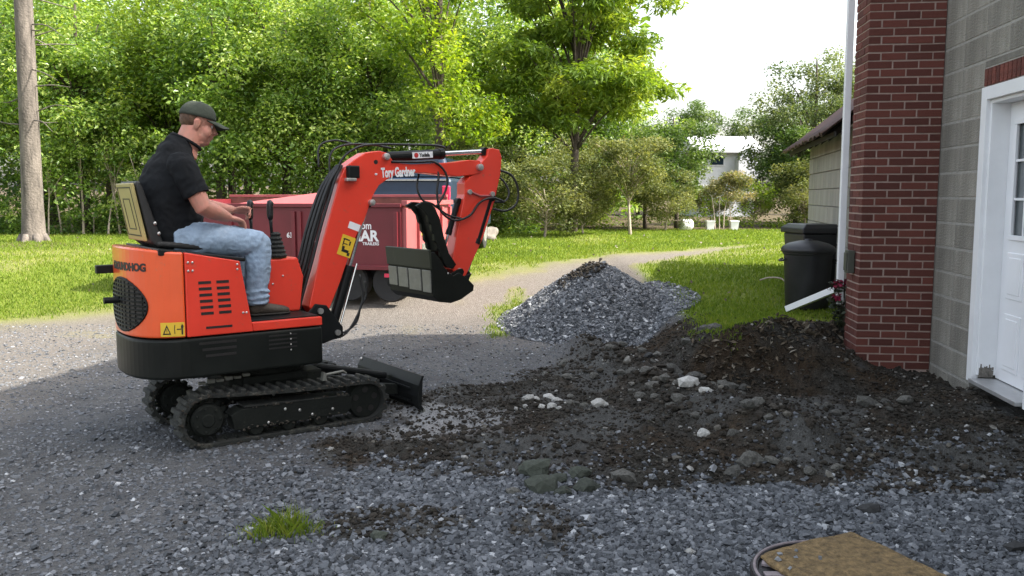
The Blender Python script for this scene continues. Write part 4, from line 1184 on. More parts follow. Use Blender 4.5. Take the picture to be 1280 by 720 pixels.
def make_track():
    t = empty("track", (0, 0, 0)); t.parent = exc
    inn = track_path(92, -0.022); n = len(inn)
    b = MB(); hw = 0.09
    nrm = []
    for i in range(n):
        d_ = (inn[(i + 1) % n] - inn[i - 1]).normalized(); nrm.append(Vector((d_.y, -d_.x)) * -1)
    cen = Vector((0.02, 0.15))
    nrm = [v if v.dot(inn[i] - cen) > 0 else -v for i, v in enumerate(nrm)]
    vs_ = []
    for i in range(n):
        o_ = inn[i] + nrm[i] * 0.020
        vs_ += [(inn[i].x, -hw, inn[i].y), (o_.x, -hw, o_.y), (o_.x, hw, o_.y), (inn[i].x, hw, inn[i].y)]
    fs2 = []
    for i in range(n):
        j = (i + 1) % n
        for k in range(4):
            kk = (k + 1) % 4; fs2.append((4 * i + k, 4 * i + kk, 4 * j + kk, 4 * j + k))
    b.add(vs_, fs2); belt = b.build("rubber_belt", M_rubber, t)
    lug = track_path(44, 0.004); m_ = len(lug)
    l0 = None
    for i in range(m_):
        d_ = (lug[(i + 1) % m_] - lug[i - 1]).normalized(); nv = Vector((-d_.y, d_.x))
        if nv.dot(lug[i] - cen) < 0: nv = -nv
        if l0 is None:
            l0 = MB().prism([(-0.021, -0.010), (0.021, -0.010), (0.013, 0.016), (-0.013, 0.016)], -0.088, 0.088).build("tread_lug", M_rubber, belt, bevel=0.004); o_ = l0
        else:
            o_ = copy_obj(l0, belt)
        ang = math.atan2(d_.y, d_.x)
        # local x -> along the belt, local z -> outwards
        X = Vector((d_.x, 0, d_.y)); Z = Vector((nv.x, 0, nv.y)); Y = Z.cross(X)
        o_.matrix_local = Matrix.Translation((lug[i].x, 0, lug[i].y)) @ Matrix((X, Y, Z)).transposed().to_4x4()
    teeth = MB()
    for i in range(0, n, 2):
        q_ = inn[i] - nrm[i] * 0.006
        teeth.ball((q_.x, 0, q_.y), (0.012, 0.05, 0.012), nu=6, nv=4)
    tag(teeth.build("inner_cogs", M_mudmetal, belt), kind='stuff')
    sp_ = MB(); pr = []
    nt_ = 15
    for i in range(nt_ * 4):
        r_ = 0.132 if (i % 4) in (0, 1) else 0.108; a = 2 * math.pi * i / (nt_ * 4); pr.append((Cd[0] + r_ * math.cos(a), Cd[1] + r_ * math.sin(a)))
    sp_.prism(pr, -0.03, 0.03); sp_.lathe([(0.085, -0.075), (0.10, -0.06), (0.10, 0.06), (0.085, 0.075)], (Cd[0], 0, Cd[1]), 24, 'y')
    spk = sp_.build("drive_sprocket", M_mudmetal, t)
    hub = MB(); hub.lathe([(0.035, -0.083), (0.045, -0.07), (0.045, 0.07), (0.035, 0.083)], (Cd[0], 0, Cd[1]), 16, 'y')
    for i in range(7):
        a = 2 * math.pi * i / 7; hub.ball((Cd[0] + 0.072 * math.cos(a), -0.075, Cd[1] + 0.072 * math.sin(a)), 0.009, nu=8, nv=5); hub.ball((Cd[0] + 0.072 * math.cos(a), 0.075, Cd[1] + 0.072 * math.sin(a)), 0.009, nu=8, nv=5)
    hub.build("hub", M_mudmetal, spk)
    idl = MB(); idl.lathe([(0.113, -0.045), (0.118, -0.035), (0.118, 0.035), (0.113, 0.045)], (Ci[0], 0, Ci[1]), 28, 'y')
    idl = idl.build("idler_wheel", M_mudmetal, t)
    hb_ = MB()
    for i in range(5):
        a = 2 * math.pi * i / 5 + .3
        hb_.lathe([(0.021, -0.047), (0.021, 0.047)], (Ci[0] + 0.072 * math.cos(a), 0, Ci[1] + 0.072 * math.sin(a)), 10, 'y')
    hb_.build("painted_idler_holes", M_blackprint, idl)  # black plugs painting the dark inside the wheel's openings
    fr = MB()
    fr.prism([(-0.34, 0.075), (0.40, 0.075), (0.44, 0.11), (0.44, 0.18), (0.36, 0.205), (-0.30, 0.205), (-0.36, 0.17)], -0.068, 0.068)
    frm = fr.build("track_frame", M_mudmetal, t, bevel=0.006)
    MB().prism([(-0.28, 0.212), (0.42, 0.192), (0.42, 0.200), (-0.28, 0.222)], -0.072, 0.072).build("frame_ledge", M_rubber, frm)
    for s in (-0.20, 0.01, 0.22):
        rl = MB(); rl.lathe([(0.040, -0.06), (0.048, -0.05), (0.048, 0.05), (0.040, 0.06)], (s, 0, 0.068), 16, 'y'); rl.build("roller", M_mudmetal, t)
    bo = MB()
    for s, z in [(-0.02, 0.165), (0.075, 0.145), (-0.13, 0.095), (0.16, 0.105), (0.30, 0.12)]:
        bo.ball((s, -0.070, z), (0.010, 0.006, 0.010), nu=8, nv=5); bo.ball((s, 0.070, z), (0.010, 0.006, 0.010), nu=8, nv=5)
    tag(bo.build("frame_bolts", M_bolt, frm, smooth=True), kind='stuff')
    return t


# belt, wheels and frame hang two levels below the machine: flatten to machine > part > sub-part
tr1 = make_track()
def flatten(t, dy):
    for chd in list(t.children):
        chd.parent = exc; chd.location.y += dy
    bpy.data.objects.remove(t)
tr2 = copy_tree(tr1, exc)
flatten(tr1, -0.34); flatten(tr2, 0.34)
# dozer blade
bd = MB(); prof = [(1.00, 0.015), (0.965, 0.06), (0.955, 0.12), (0.965, 0.20), (0.995, 0.265), (1.012, 0.262), (0.985, 0.20), (0.975, 0.12), (0.985, 0.065), (1.015, 0.02)]
prof = [(s_ - 0.045, z_) for s_, z_ in prof]; bd.prism(prof, -0.45, 0.49)
blade = bd.build("dozer_blade", M_black, exc, bevel=0.003)
br = MB()
for t in (-0.445, 0.485, 0.0):
    br.prism([(0.910, 0.07), (0.940, 0.02), (0.955, 0.26), (0.920, 0.20)], t - 0.006, t + 0.006)
br.box((0.912, 0, 0.165), (0.02, 0.70, 0.014)); br.box((0.912, 0, 0.075), (0.02, 0.70, 0.014))
br.build("blade_ribs", M_black, blade)
ba = MB()
for t in (-0.14, 0.14):
    ba.prism([(0.28, 0.26), (0.30, 0.20), (0.915, 0.09), (0.915, 0.16)], t - 0.025, t + 0.025)
ba.build("blade_arms", M_mudmetal, blade)
MB().cyl((0.36, 0, 0.33), (0.90, 0, 0.20), 0.026, 12).build("blade_cylinder", M_black, blade)
MB().ball((0.945, 0.47, 0.245), (0.016, 0.012, 0.016), nu=10, nv=6).build("blade_pin", M_bolt, blade, smooth=True)
MB().prism([(0.958, 0.004), (0.972, 0.004), (0.968, 0.030), (0.955, 0.030)], -0.452, 0.492).build("blade_edge", M_worn, blade)
# soil packed on the tracks and frames
for dy_ in (-0.34, 0.34):
    pp = track_path(160, -0.01); k_ = rng.integers(0, 160, 420); P_ = np.array([(pp[i].x, 0, pp[i].y) for i in k_])
    P_[:, 1] = dy_ + np.where(rng.random(420) < 0.6, rng.choice([-0.092, 0.092], 420), rng.uniform(-0.08, 0.08, 420)); P_ += rng.normal(0, 0.008, P_.shape)
    k2 = 160; Q_ = np.stack([rng.uniform(-0.32, 0.42, k2), dy_ + rng.choice([-0.07, 0.07], k2), rng.choice([0.205, 0.085, 0.075], k2) + rng.normal(0, 0.006, k2)], 1)
    A_ = np.concatenate([P_, Q_])
    m_ = scatter_clods("packed_soil", A_, rng.uniform(0.008, 0.026, len(A_)), M_clod, np.clip(rng.normal(0.62, 0.15, len(A_)), 0, 0.86), exc); m_['kind'] = 'stuff'
# pale step bracket and guards seen between the tracks
gp = MB()
for i in range(6):
    gp.box((-0.47 + i * 0.055, -0.21, 0.352 + 0.004 * (i % 2) + 0.003 * i), (0.045, 0.03, 0.018 + 0.008 * (i % 2)))
gp.build("muddy_ledge", M_worn, exc, bevel=0.004)
st_ = MB(); st_.prism([(0.24, 0.31), (0.27, 0.31), (0.262, 0.36), (0.25, 0.365)], -0.40, -0.36); st_.tube([(0.27, -0.38, 0.345), (0.40, -0.36, 0.35), (0.43, -0.34, 0.33)], 0.008, 8)
st_.build("step_bracket", M_worn, exc)

# boom swing bracket, boom, arm, cylinders, bucket (boom frame turned 2 degrees more)
RB = Matrix.Translation((0.33, 0, 0)) @ Matrix.Rotation(R(2.0), 4, 'Z')
bx_ = lambda v: RB @ v
sw_ = MB(bx_); sw_.prism([(-0.12, 0.50), (0.06, 0.50), (0.20, 0.54), (0.20, 0.60), (0.08, 0.76), (0.0, 0.775), (-0.05, 0.72), (-0.12, 0.66)], -0.10, -0.078)
sw_.prism([(-0.12, 0.50), (0.06, 0.50), (0.20, 0.54), (0.20, 0.60), (0.08, 0.76), (0.0, 0.775), (-0.05, 0.72), (-0.12, 0.66)], 0.078, 0.10)
sw_.box((-0.05, 0, 0.58), (0.12, 0.15, 0.16)); swing = sw_.build("swing_bracket", M_black, exc, bevel=0.006)
pn = MB(bx_)
for s, z in [(0.03, 0.725), (0.155, 0.566)]:
    pn.cyl((s, -0.116, z), (s, 0.116, z), 0.020, 14)
pn.build("bracket_pins", M_bolt, swing)
boom_poly = [(0.0, 0.70), (-0.03, 0.755), (0.082, 1.20), (0.218, 1.62), (0.262, 1.70), (0.335, 1.752), (0.42, 1.80), (0.53, 1.817), (0.60, 1.80), (0.635, 1.75), (0.70, 1.732),
             (0.80, 1.728), (1.147, 1.750), (1.30, 1.772), (1.40, 1.770), (1.425, 1.72), (1.40, 1.67), (1.30, 1.655), (1.183, 1.645), (0.90, 1.668), (0.78, 1.667), (0.66, 1.650), (0.585, 1.615),
             (0.52, 1.575), (0.47, 1.50), (0.40, 1.33), (0.315, 1.19), (0.20, 0.90), (0.115, 0.72), (0.06, 0.69)]
boom = MB(bx_).prism(boom_poly, -0.062, 0.062).build("boom", M_red, exc, bevel=0.006)
pb = MB(bx_)
for s, z, r_ in [(0.573, 1.776, 0.024), (0.452, 1.455, 0.022), (1.388, 1.718, 0.026)]:
    pb.cyl((s, -0.095, z), (s, 0.095, z), r_, 16); pb.cyl((s, -0.102, z), (s, -0.095, z), r_ * 0.7, 12)
pb.build("boom_pins", M_bolt, boom, bevel=0.004)
MB(bx_).cyl((0.497, -0.0632, 1.737), (0.497, 0.0632, 1.737), 0.016, 14).build("painted_boom_hole", M_blackprint, boom)  # black plug painting the dark inside the opening
MB(bx_).ball((0.497, -0.063, 1.652), (0.012, 0.004, 0.008), nu=10, nv=6).build("boom_nipple", M_white, boom, smooth=True)
# lamp on the boom
lp = MB(bx_); lp.box((0.305, -0.085, 1.665), (0.085, 0.05, 0.085)); lamp = lp.build("work_lamp", M_black, boom, bevel=0.008)
MB(bx_).box((0.285, -0.085, 1.612), (0.075, 0.045, 0.022)).build("lamp_bracket", M_bolt, lamp, bevel=0.004)
TM = lambda s, z, t=-0.0632, rot=0.0: RB @ Matrix.Translation((s, t, z)) @ Matrix.Rotation(math.pi / 2, 4, 'X') @ Matrix.Rotation(rot, 4, 'Z')
text("lettering", "Tory Gardner", 0.092, M_white, boom, TM(0.540, 1.632, rot=R(3)), xs=0.53, bold=0.0035)
def boom_sticker(name, c, w, h, m, rot, t=-0.0638):
    M = TM(c[0], c[1], t, rot)
    b = MB(lambda v: M @ v); b.box((0, 0, 0), (w, h, 0.0016)); return b.build(name, m, boom), M
tilt = R(-20)
boom_sticker("white_sticker", (0.318, 1.29), 0.088, 0.048, M_white, tilt)
yl, MY = boom_sticker("yellow_sticker", (0.255, 1.155), 0.105, 0.145, M_yellow, tilt)
yk = MB(lambda v: MY @ v)
for c_, w_, h_ in [((-0.012, 0.045), 0.05, 0.008), ((-0.03, 0.02), 0.008, 0.045), ((0.02, 0.025), 0.012, 0.03), ((0.0, -0.035), 0.055, 0.02), ((-0.02, -0.015), 0.02, 0.02), ((0.03, -0.05), 0.018, 0.022), ((-0.01, 0.012), 0.03, 0.006)]:
    yk.box((c_[0], c_[1], 0.0014), (w_, h_, 0.0012))
yk.build("sticker_symbols", M_blackprint, yl)
# lift cylinder in front of the boom
def cyl_between(name, p0, p1, frac, rb, rr, t, rod_w=True, parent=exc, lug=True):
    p0 = Vector((p0[0], t, p0[1])); p1 = Vector((p1[0], t, p1[1])); pm = p0.lerp(p1, frac)
    b = MB(bx_); b.cyl(p0, pm, rb, 16); d_ = (p1 - p0).normalized()
    b.cyl(pm - d_ * 0.035, pm + d_ * 0.004, rb * 1.13, 16)
    if lug:
        b.cyl(p0 + Vector((0, -rb, 0)), p0 + Vector((0, rb, 0)), rb * 1.1, 14)
    o = b.build(name, M_black, parent)
    MB(bx_).cyl(pm, p1, rr, 12).build("piston_rod", M_steel, o, smooth=False)
    e = MB(bx_); e.cyl(p1 + Vector((0, -rr * 1.6, 0)), p1 + Vector((0, rr * 1.6, 0)), rr * 1.8, 12); e.build("rod_eye", M_black, o)
    return o


cyl_between("lift_cylinder", (0.155, 0.566), (0.455, 1.45), 0.50, 0.036, 0.017, 0.0)
MB(bx_).cyl((0.205, -0.052, 0.62), (0.338, -0.052, 1.03), 0.008, 8).build("lift_pipe", M_steel, exc)
ac = cyl_between("arm_cylinder", (0.585, 1.776), (1.482, 1.842), 0.57, 0.036, 0.018, 0.0)
boom_l = MB(lambda v: RB @ Matrix.Translation((0.90, -0.0372, 1.799)) @ Matrix.Rotation(math.pi / 2, 4, 'X') @ Matrix.Rotation(R(4.2), 4, 'Z') @ v)
boom_l.box((0, 0, 0), (0.175, 0.046, 0.003)); cl_ = boom_l.build("cylinder_sticker", M_white, ac)
MLb = RB @ Matrix.Translation((0.90, -0.0392, 1.799)) @ Matrix.Rotation(math.pi / 2, 4, 'X') @ Matrix.Rotation(R(4.2), 4, 'Z')
dk = MB(lambda v: MLb @ v); dk.cyl((-0.056, 0, 0), (-0.056, 0, 0.0012), 0.018, 16); dk.build("red_dot", M_redprint, cl_)
text("lettering", "Yudala", 0.038, M_blackprint, cl_, MLb @ Matrix.Translation((-0.028, -0.013, 0.0008)), xs=0.85, bold=0.001)
arm_poly = [(1.488, 1.862), (1.53, 1.868), (1.592, 1.858), (1.615, 1.80), (1.607, 1.688), (1.560, 1.52), (1.46, 1.22), (1.30, 0.93), (1.262, 0.885), (1.205, 0.895), (1.13, 0.945), (1.178, 1.166), (1.262, 1.512),
            (1.262, 1.60), (1.30, 1.64), (1.36, 1.67), (1.40, 1.74), (1.45, 1.78), (1.478, 1.81)]
arm = MB(bx_).prism(arm_poly[:5] + [(1.545, 1.46), (1.43, 1.17), (1.29, 0.93)] + arm_poly[8:], -0.055, 0.055).build("dipper_arm", M_red, exc, bevel=0.006)
pa = MB(bx_)
for s, z in [(1.515, 1.515), (1.205, 0.935), (1.30, 1.53)]:
    pa.cyl((s, -0.075, z), (s, 0.075, z), 0.020, 14)
pa.build("arm_pins", M_bolt, arm, bevel=0.003)
MB(bx_).tube([(1.30, -0.062, 1.535), (1.40, -0.065, 1.50), (1.51, -0.062, 1.502)], 0.009, 8).build("arm_pipe", M_pinkred, arm)
# bucket cylinder along the front of the arm, links
cyl_between("bucket_cylinder", (1.515, 1.49), (1.29, 0.90), 0.60, 0.030, 0.014, -0.03)
lk = MB(bx_); lk.prism([(1.30, 0.91), (1.275, 0.86), (1.17, 0.83), (1.15, 0.87)], -0.085, -0.068); lk.prism([(1.30, 0.91), (1.275, 0.86), (1.17, 0.83), (1.15, 0.87)], 0.068, 0.085)
lk.build("bucket_link", M_black, exc, bevel=0.003)
# thumb (toothed clamp) behind the arm
th = [(0.815, 1.43), (0.87, 1.458), (0.93, 1.452), (0.975, 1.41), (1.012, 1.34), (1.05, 1.20), (1.095, 1.07), (1.16, 0.985), (1.13, 0.955), (1.075, 0.965), (1.05, 1.0), (1.038, 1.03), (1.020, 1.05), (1.012, 1.09), (0.992, 1.11), (0.985, 1.15), (0.966, 1.17), (0.962, 1.22), (0.943, 1.24), (0.938, 1.29), (0.918, 1.31), (0.905, 1.36), (0.868, 1.40)]
tm = MB(bx_); tm.prism(th, -0.085, -0.055); tm.prism(th, 0.055, 0.085); tm.prism([(0.93, 1.42), (0.965, 1.36), (1.04, 1.10), (1.02, 1.09), (0.94, 1.34), (0.90, 1.41)], -0.056, 0.056)
tm.build("thumb", M_bucket, exc, bevel=0.003)
cyl_between("thumb_cylinder", (1.235, 1.46), (1.09, 1.06), 0.62, 0.022, 0.011, 0.0)
# bucket: curled in, lip at the top towards the machine
HB = 0.305
bk_side = [(0.782, 1.095), (0.80, 0.96), (0.802, 0.86), (0.812, 0.785), (0.865, 0.742), (0.96, 0.728), (1.05, 0.748), (1.12, 0.785), (1.16, 0.805), (1.165, 0.845), (1.10, 0.905), (1.03, 0.945), (0.985, 0.925), (0.94, 0.955), (0.90, 1.0), (0.86, 1.06), (0.82, 1.105)]
shellp = [(0.782, 1.10), (0.80, 0.96), (0.802, 0.86), (0.812, 0.785), (0.865, 0.742), (0.96, 0.728), (1.05, 0.748), (1.12, 0.80), (1.14, 0.86), (1.10, 0.90)]
inner = [(s + 0.016 if i < 4 else s, z + (0.016 if i >= 4 else 0.004)) for i, (s, z) in enumerate(shellp)]; inner[-1] = (1.09, 0.885); inner[-2] = (1.122, 0.858); inner[-3] = (1.104, 0.812)
_bk = MB(bx_).prism(shellp + inner[::-1], -HB + 0.0145, HB - 0.0145)
bucket = _bk.build("bucket", M_bucket, exc)
for t0_, t1_ in ((-HB, -HB + 0.014), (HB - 0.014, HB)):
    MB(bx_).prism(bk_side, t0_, t1_).build("side_plate", M_bucket, bucket, bevel=0.003)
MB(bx_).prism([(0.772, 1.118), (0.786, 0.985), (0.800, 0.985), (0.790, 1.122)], -HB - 0.002, HB + 0.002).build("cutting_edge", M_bandm, bucket, bevel=0.003)
for i, (t0, t1) in enumerate([(-0.295, -0.185), (-0.165, 0.0), (0.018, 0.152), (0.172, 0.292)]):
    zl = [0.812, 0.816, 0.826, 0.83][i]
    MB(bx_).prism([(0.786, 0.972), (0.7925, 0.90), (0.796, zl), (0.804, zl), (0.802, 0.90), (0.798, 0.972)], t0, t1).build("wear_plate", M_worn, bucket, bevel=0.003)
be = MB(bx_)
for t in (-0.10, 0.10):
    be.prism([(1.02, 0.75), (1.18, 0.80), (1.205, 0.835), (1.19, 0.875), (1.215, 0.93), (1.20, 0.955), (1.16, 0.95), (1.06, 0.90)], t - 0.010, t + 0.010)
be.build("bucket_ears", M_bucket, bucket, bevel=0.003)
lob = MB(bx_); lob.cyl((1.19, -0.13, 0.828), (1.19, 0.13, 0.828), 0.030, 14); lob.build("bucket_pin", M_black, bucket)
MB(bx_).ball((0.935, -HB - 0.002, 0.985 - 0.04), (0.007, 0.005, 0.007), nu=8, nv=5).build("side_bolt", M_bolt, bucket, smooth=True)
# hoses
def hose(name, pts, r=0.009, t=None):
    b = MB(bx_); b.tube(spline(pts, 8), r, 8); return b.build(name, M_hose, exc, smooth=True)
for i in range(7):
    o_ = 0.010 + 0.013 * i; t_ = -0.055 + 0.030 * (i % 4)
    hose("hose", [(-0.10, t_ * .6, 0.58), (-0.085 - o_ * 1.1, t_, 0.76), (0.005 - o_ * 0.9, t_, 1.05), (0.075 - o_ * 0.9, t_, 1.28), (0.150 - o_ * 0.8, t_, 1.50), (0.195 - o_ * 0.5, t_ * .8, 1.62), (0.25 - o_ * 0.2, t_ * .6, 1.71)], 0.0115)
hose("hose", [(0.20, -0.04, 1.65), (0.25, -0.05, 1.76), (0.36, -0.055, 1.835), (0.50, -0.05, 1.86), (0.75, -0.045, 1.868), (1.0, -0.04, 1.872), (1.10, -0.03, 1.862)], 0.008)
hose("hose", [(0.19, 0.03, 1.60), (0.20, 0.04, 1.78), (0.30, 0.05, 1.85), (0.50, 0.05, 1.865), (0.68, 0.04, 1.845)], 0.008)
hose("hose", [(0.12, 0.06, 1.70), (0.14, 0.08, 1.84), (0.26, 0.08, 1.885), (0.42, 0.07, 1.86)], 0.007)
hose("hose", [(0.62, -0.066, 1.742), (0.85, -0.068, 1.745), (0.97, -0.07, 1.75), (1.05, -0.078, 1.70), (1.085, -0.082, 1.62), (1.06, -0.08, 1.52), (0.99, -0.075, 1.42)], 0.009)
hose("hose", [(0.98, -0.02, 1.74), (1.02, -0.06, 1.66), (1.0, -0.07, 1.52), (1.03, -0.075, 1.39), (1.14, -0.08, 1.32), (1.28, -0.085, 1.35), (1.38, -0.085, 1.45), (1.50, -0.08, 1.485), (1.62, -0.06, 1.46)], 0.009)
hose("hose", [(0.90, 0.02, 1.66), (0.86, -0.02, 1.56), (0.90, -0.03, 1.47), (0.98, -0.04, 1.44), (1.10, -0.06, 1.36), (1.22, -0.07, 1.33)], 0.008)
hose("hose", [(1.60, -0.05, 1.70), (1.70, -0.07, 1.66), (1.755, -0.08, 1.56), (1.74, -0.08, 1.44), (1.64, -0.07, 1.385), (1.53, -0.055, 1.40)], 0.009)
hose("hose", [(1.60, 0.03, 1.67), (1.67, 0.0, 1.62), (1.705, -0.03, 1.53), (1.66, -0.04, 1.46), (1.55, -0.05, 1.455)], 0.008)
hose("hose", [(0.40, -0.05, 0.90), (0.405, -0.055, 0.80), (0.36, -0.055, 0.72), (0.33, -0.05, 0.62), (0.25, -0.05, 0.56), (0.15, -0.05, 0.54)], 0.008)
hose("hose", [(0.36, -0.05, 0.95), (0.375, -0.06, 0.78), (0.31, -0.06, 0.63), (0.22, -0.05, 0.53), (0.08, -0.05, 0.52)], 0.008)

# ------------------------------------------------------------------ the man at the controls
EXM = Matrix.Translation((*EX, 0)) @ Matrix.Rotation(HDG, 4, 'Z')
man_o = Matrix.Translation((-0.55, 0, 1.22))
person_M = EXM @ man_o


def pl_(v):                         # machine coordinates -> person local
    return Vector(v) - Vector((-0.55, 0, 1.22))


HC = Vector((-0.380, 0.0, 1.950)); HR = Matrix.Rotation(R(13), 4, 'Y') @ Matrix.Identity(4)
HYAW = Matrix.Rotation(R(-6), 4, 'Z')
hp = lambda v: HC + (HYAW @ HR @ Vector(v))
Mh = (HYAW @ HR).to_3x3()
bd = MB(pl_)
# head
bd.ball(hp((0.0, 0, 0.030)), (0.098, 0.077, 0.088), Mh); bd.ball(hp((0.022, 0, -0.025)), (0.080, 0.066, 0.092), Mh)
bd.ball(hp((0.028, 0, -0.076)), (0.068, 0.066, 0.048), Mh); bd.ball(hp((0.025, 0, -0.112)), (0.055, 0.055, 0.030), Mh); bd.ball(hp((0.070, 0, -0.100)), (0.028, 0.032, 0.026), Mh)
for sg in (-1, 1):
    bd.ball(hp((0.058, 0.040 * sg, -0.042)), (0.036, 0.033, 0.042), Mh)
    bd.ball(hp((0.080, 0.030 * sg, 0.018)), (0.022, 0.026, 0.010), Mh)
    bd.ball(hp((-0.012, 0.078 * sg, -0.012)), (0.022, 0.010, 0.034), Mh); bd.ball(hp((-0.016, 0.083 * sg, 0.004)), (0.020, 0.008, 0.018), Mh)
    bd.ball(hp((0.113, 0.012 * sg, -0.038)), (0.012, 0.011, 0.010), Mh)
bd.tube([hp((0.092, 0, 0.012)), hp((0.106, 0, -0.014)), hp((0.122, 0, -0.035)), hp((0.104, 0, -0.048))], [0.011, 0.013, 0.016, 0.012], 10)
bd.ball(hp((0.096, 0, -0.064)), (0.015, 0.026, 0.008), Mh); bd.ball(hp((0.093, 0, -0.077)), (0.015, 0.024, 0.009), Mh)
# neck and torso under the shirt
bd.tube([(-0.47, 0, 1.74), (-0.455, 0, 1.80), (-0.425, 0, 1.86), (-0.40, 0, 1.92)], 0, 16, ell=[(0.082, 0.082), (0.076, 0.076), (0.072, 0.075), (0.068, 0.073)], side=(0, 1, 0))
bd.tube([(-0.565, 0, 1.22), (-0.575, 0, 1.32), (-0.57, 0, 1.45), (-0.555, 0, 1.58), (-0.53, 0, 1.69), (-0.49, 0, 1.765), (-0.47, 0, 1.79)], 0, 18,
        ell=[(0.155, 0.12), (0.160, 0.145), (0.170, 0.150), (0.185, 0.140), (0.180, 0.115), (0.11, 0.075), (0.06, 0.06)], side=(0, 1, 0))
SH = {-1: (-0.535, -0.205, 1.675), 1: (-0.52, 0.205, 1.68)}
EL = {-1: (-0.440, -0.262, 1.432), 1: (-0.36, 0.265, 1.445)}
WR = {-1: (-0.262, -0.180, 1.366), 1: (-0.115, 0.175, 1.405)}
for sg in (-1, 1):
    s_, e_, w_ = Vector(SH[sg]), Vector(EL[sg]), Vector(WR[sg])
    bd.tube([s_, s_.lerp(e_, .35), s_.lerp(e_, .7), e_, e_.lerp(w_, .3), e_.lerp(w_, .7), w_], [0.070, 0.062, 0.056, 0.053, 0.053, 0.042, 0.030], 14)
# legs inside the jeans
LEG = {-1: [(-0.55, -0.10, 1.24), (-0.30, -0.15, 1.225), (-0.085, -0.185, 1.20), (-0.075, -0.19, 1.05), (-0.10, -0.195, 0.90), (-0.105, -0.20, 0.80)],
       1: [(-0.55, 0.10, 1.24), (-0.30, 0.15, 1.225), (-0.07, 0.20, 1.20), (-0.055, 0.21, 1.05), (-0.07, 0.215, 0.90), (-0.075, 0.22, 0.80)]}
for sg in (-1, 1):
    bd.tube(LEG[sg], [0.09, 0.075, 0.058, 0.052, 0.040, 0.034], 12)
# hands: palm, four unequal curled fingers and a thumb from the side of the palm
def hand(w, fwd, up, side, curl, grip=False):
    w, fwd, up, side = Vector(w), Vector(fwd).normalized(), Vector(up).normalized(), Vector(side).normalized()
    M_ = Matrix((fwd, side, up)).transposed()
    c_ = w + fwd * 0.048
    bd.ball(c_, (0.056, 0.040, 0.017), M_, nu=14, nv=8); bd.ball(w + fwd * 0.03, (0.045, 0.033, 0.020), M_, nu=12, nv=8)
    ln_ = [0.074, 0.084, 0.079, 0.062]
    for i in range(4):
        off = (i - 1.5) * 0.0205
        p_ = w + fwd * (0.088 - 0.004 * abs(i - 1.3)) + side * off; pts_ = [p_ - fwd * 0.02]; ang = 0.25
        pts_.append(p_)
        for sgm, k_ in ((0.44, 1.0), (0.31, 1.0), (0.25, 0.7)):
            ang += curl * k_
            p_ = p_ + (fwd * math.cos(ang) - up * math.sin(ang)) * ln_[i] * sgm + side * off * 0.04
            pts_.append(p_)
        bd.tube(pts_, [0.0098, 0.0100, 0.0094, 0.0087, 0.0070], 8)
    tdir = -1 if side.dot(Vector((0, 1, 0))) > 0 else 1
    return M_
hand(WR[-1], (0.90, 0.16, -0.22), (0.25, 0, 0.97), (-0.16, 0.98, 0), 0.55)
w_ = Vector(WR[-1]); bd.tube([w_ + Vector((0.02, 0.022, -0.004)), w_ + Vector((0.05, 0.045, -0.010)), w_ + Vector((0.078, 0.058, -0.022)), w_ + Vector((0.10, 0.060, -0.036))], [0.013, 0.0125, 0.0115, 0.009], 8)
hand(WR[1], (0.95, -0.10, 0.0), (0.05, 0.55, 0.83), (0.05, 0.83, -0.55), 0.80)
w_ = Vector(WR[1]); bd.tube([w_ + Vector((0.02, -0.022, 0.012)), w_ + Vector((0.05, -0.045, 0.020)), w_ + Vector((0.085, -0.052, 0.016)), w_ + Vector((0.108, -0.040, 0.008))], [0.013, 0.0125, 0.0115, 0.009], 8)
person = bd.build("person", M_skin, None, remesh=0.0065, relax=2)
person.matrix_world = person_M
tag(person, "man in a black T-shirt, faded blue jeans and dark green cap sitting at the controls", "person")
# T-shirt
ts = MB(pl_)
ts.tube([(-0.565, 0, 1.235), (-0.572, 0, 1.27), (-0.582, 0, 1.34), (-0.578, 0, 1.45), (-0.560, 0, 1.58), (-0.535, 0, 1.67), (-0.510, 0, 1.765), (-0.490, 0, 1.812), (-0.466, 0, 1.836)], 0, 26,
        ell=[(0.190, 0.160), (0.194, 0.172), (0.198, 0.180), (0.198, 0.178), (0.205, 0.170), (0.205, 0.145), (0.145, 0.103), (0.100, 0.090), (0.088, 0.084)], side=(0, 1, 0))
ts.ball((-0.50, 0, 1.37), (0.135, 0.165, 0.125)); ts.ball((-0.60, 0, 1.60), (0.12, 0.175, 0.15)); ts.ball((-0.545, 0, 1.765), (0.085, 0.135, 0.075)); ts.ball((-0.505, 0, 1.822), (0.055, 0.085, 0.048))
for sg in (-1, 1):
    s_, e_ = Vector(SH[sg]), Vector(EL[sg])
    ts.ball(s_ + Vector((0.0, -0.01 * sg, 0.005)), (0.088, 0.078, 0.080))
    ts.tube([s_ + Vector((-0.01, -0.05 * sg, 0.02)), s_, s_.lerp(e_, .3), s_.lerp(e_, .58), s_.lerp(e_, .70)], [0.075, 0.085, 0.080, 0.077, 0.075], 18)
shirt = ts.build("t_shirt", M_shirt, person, remesh=0.007, relax=4); crumple(shirt, 0.0065, 11.0)
col_ = MB(pl_); col_.tube([(-0.452 + 0.082 * math.cos(a), 0.084 * math.sin(a), 1.832 - 0.046 * math.cos(a)) for a in np.linspace(0, 2 * math.pi, 33)], 0.010, 8)
col_.build("collar", M_shirt, shirt, smooth=True)
fold = MB(pl_)
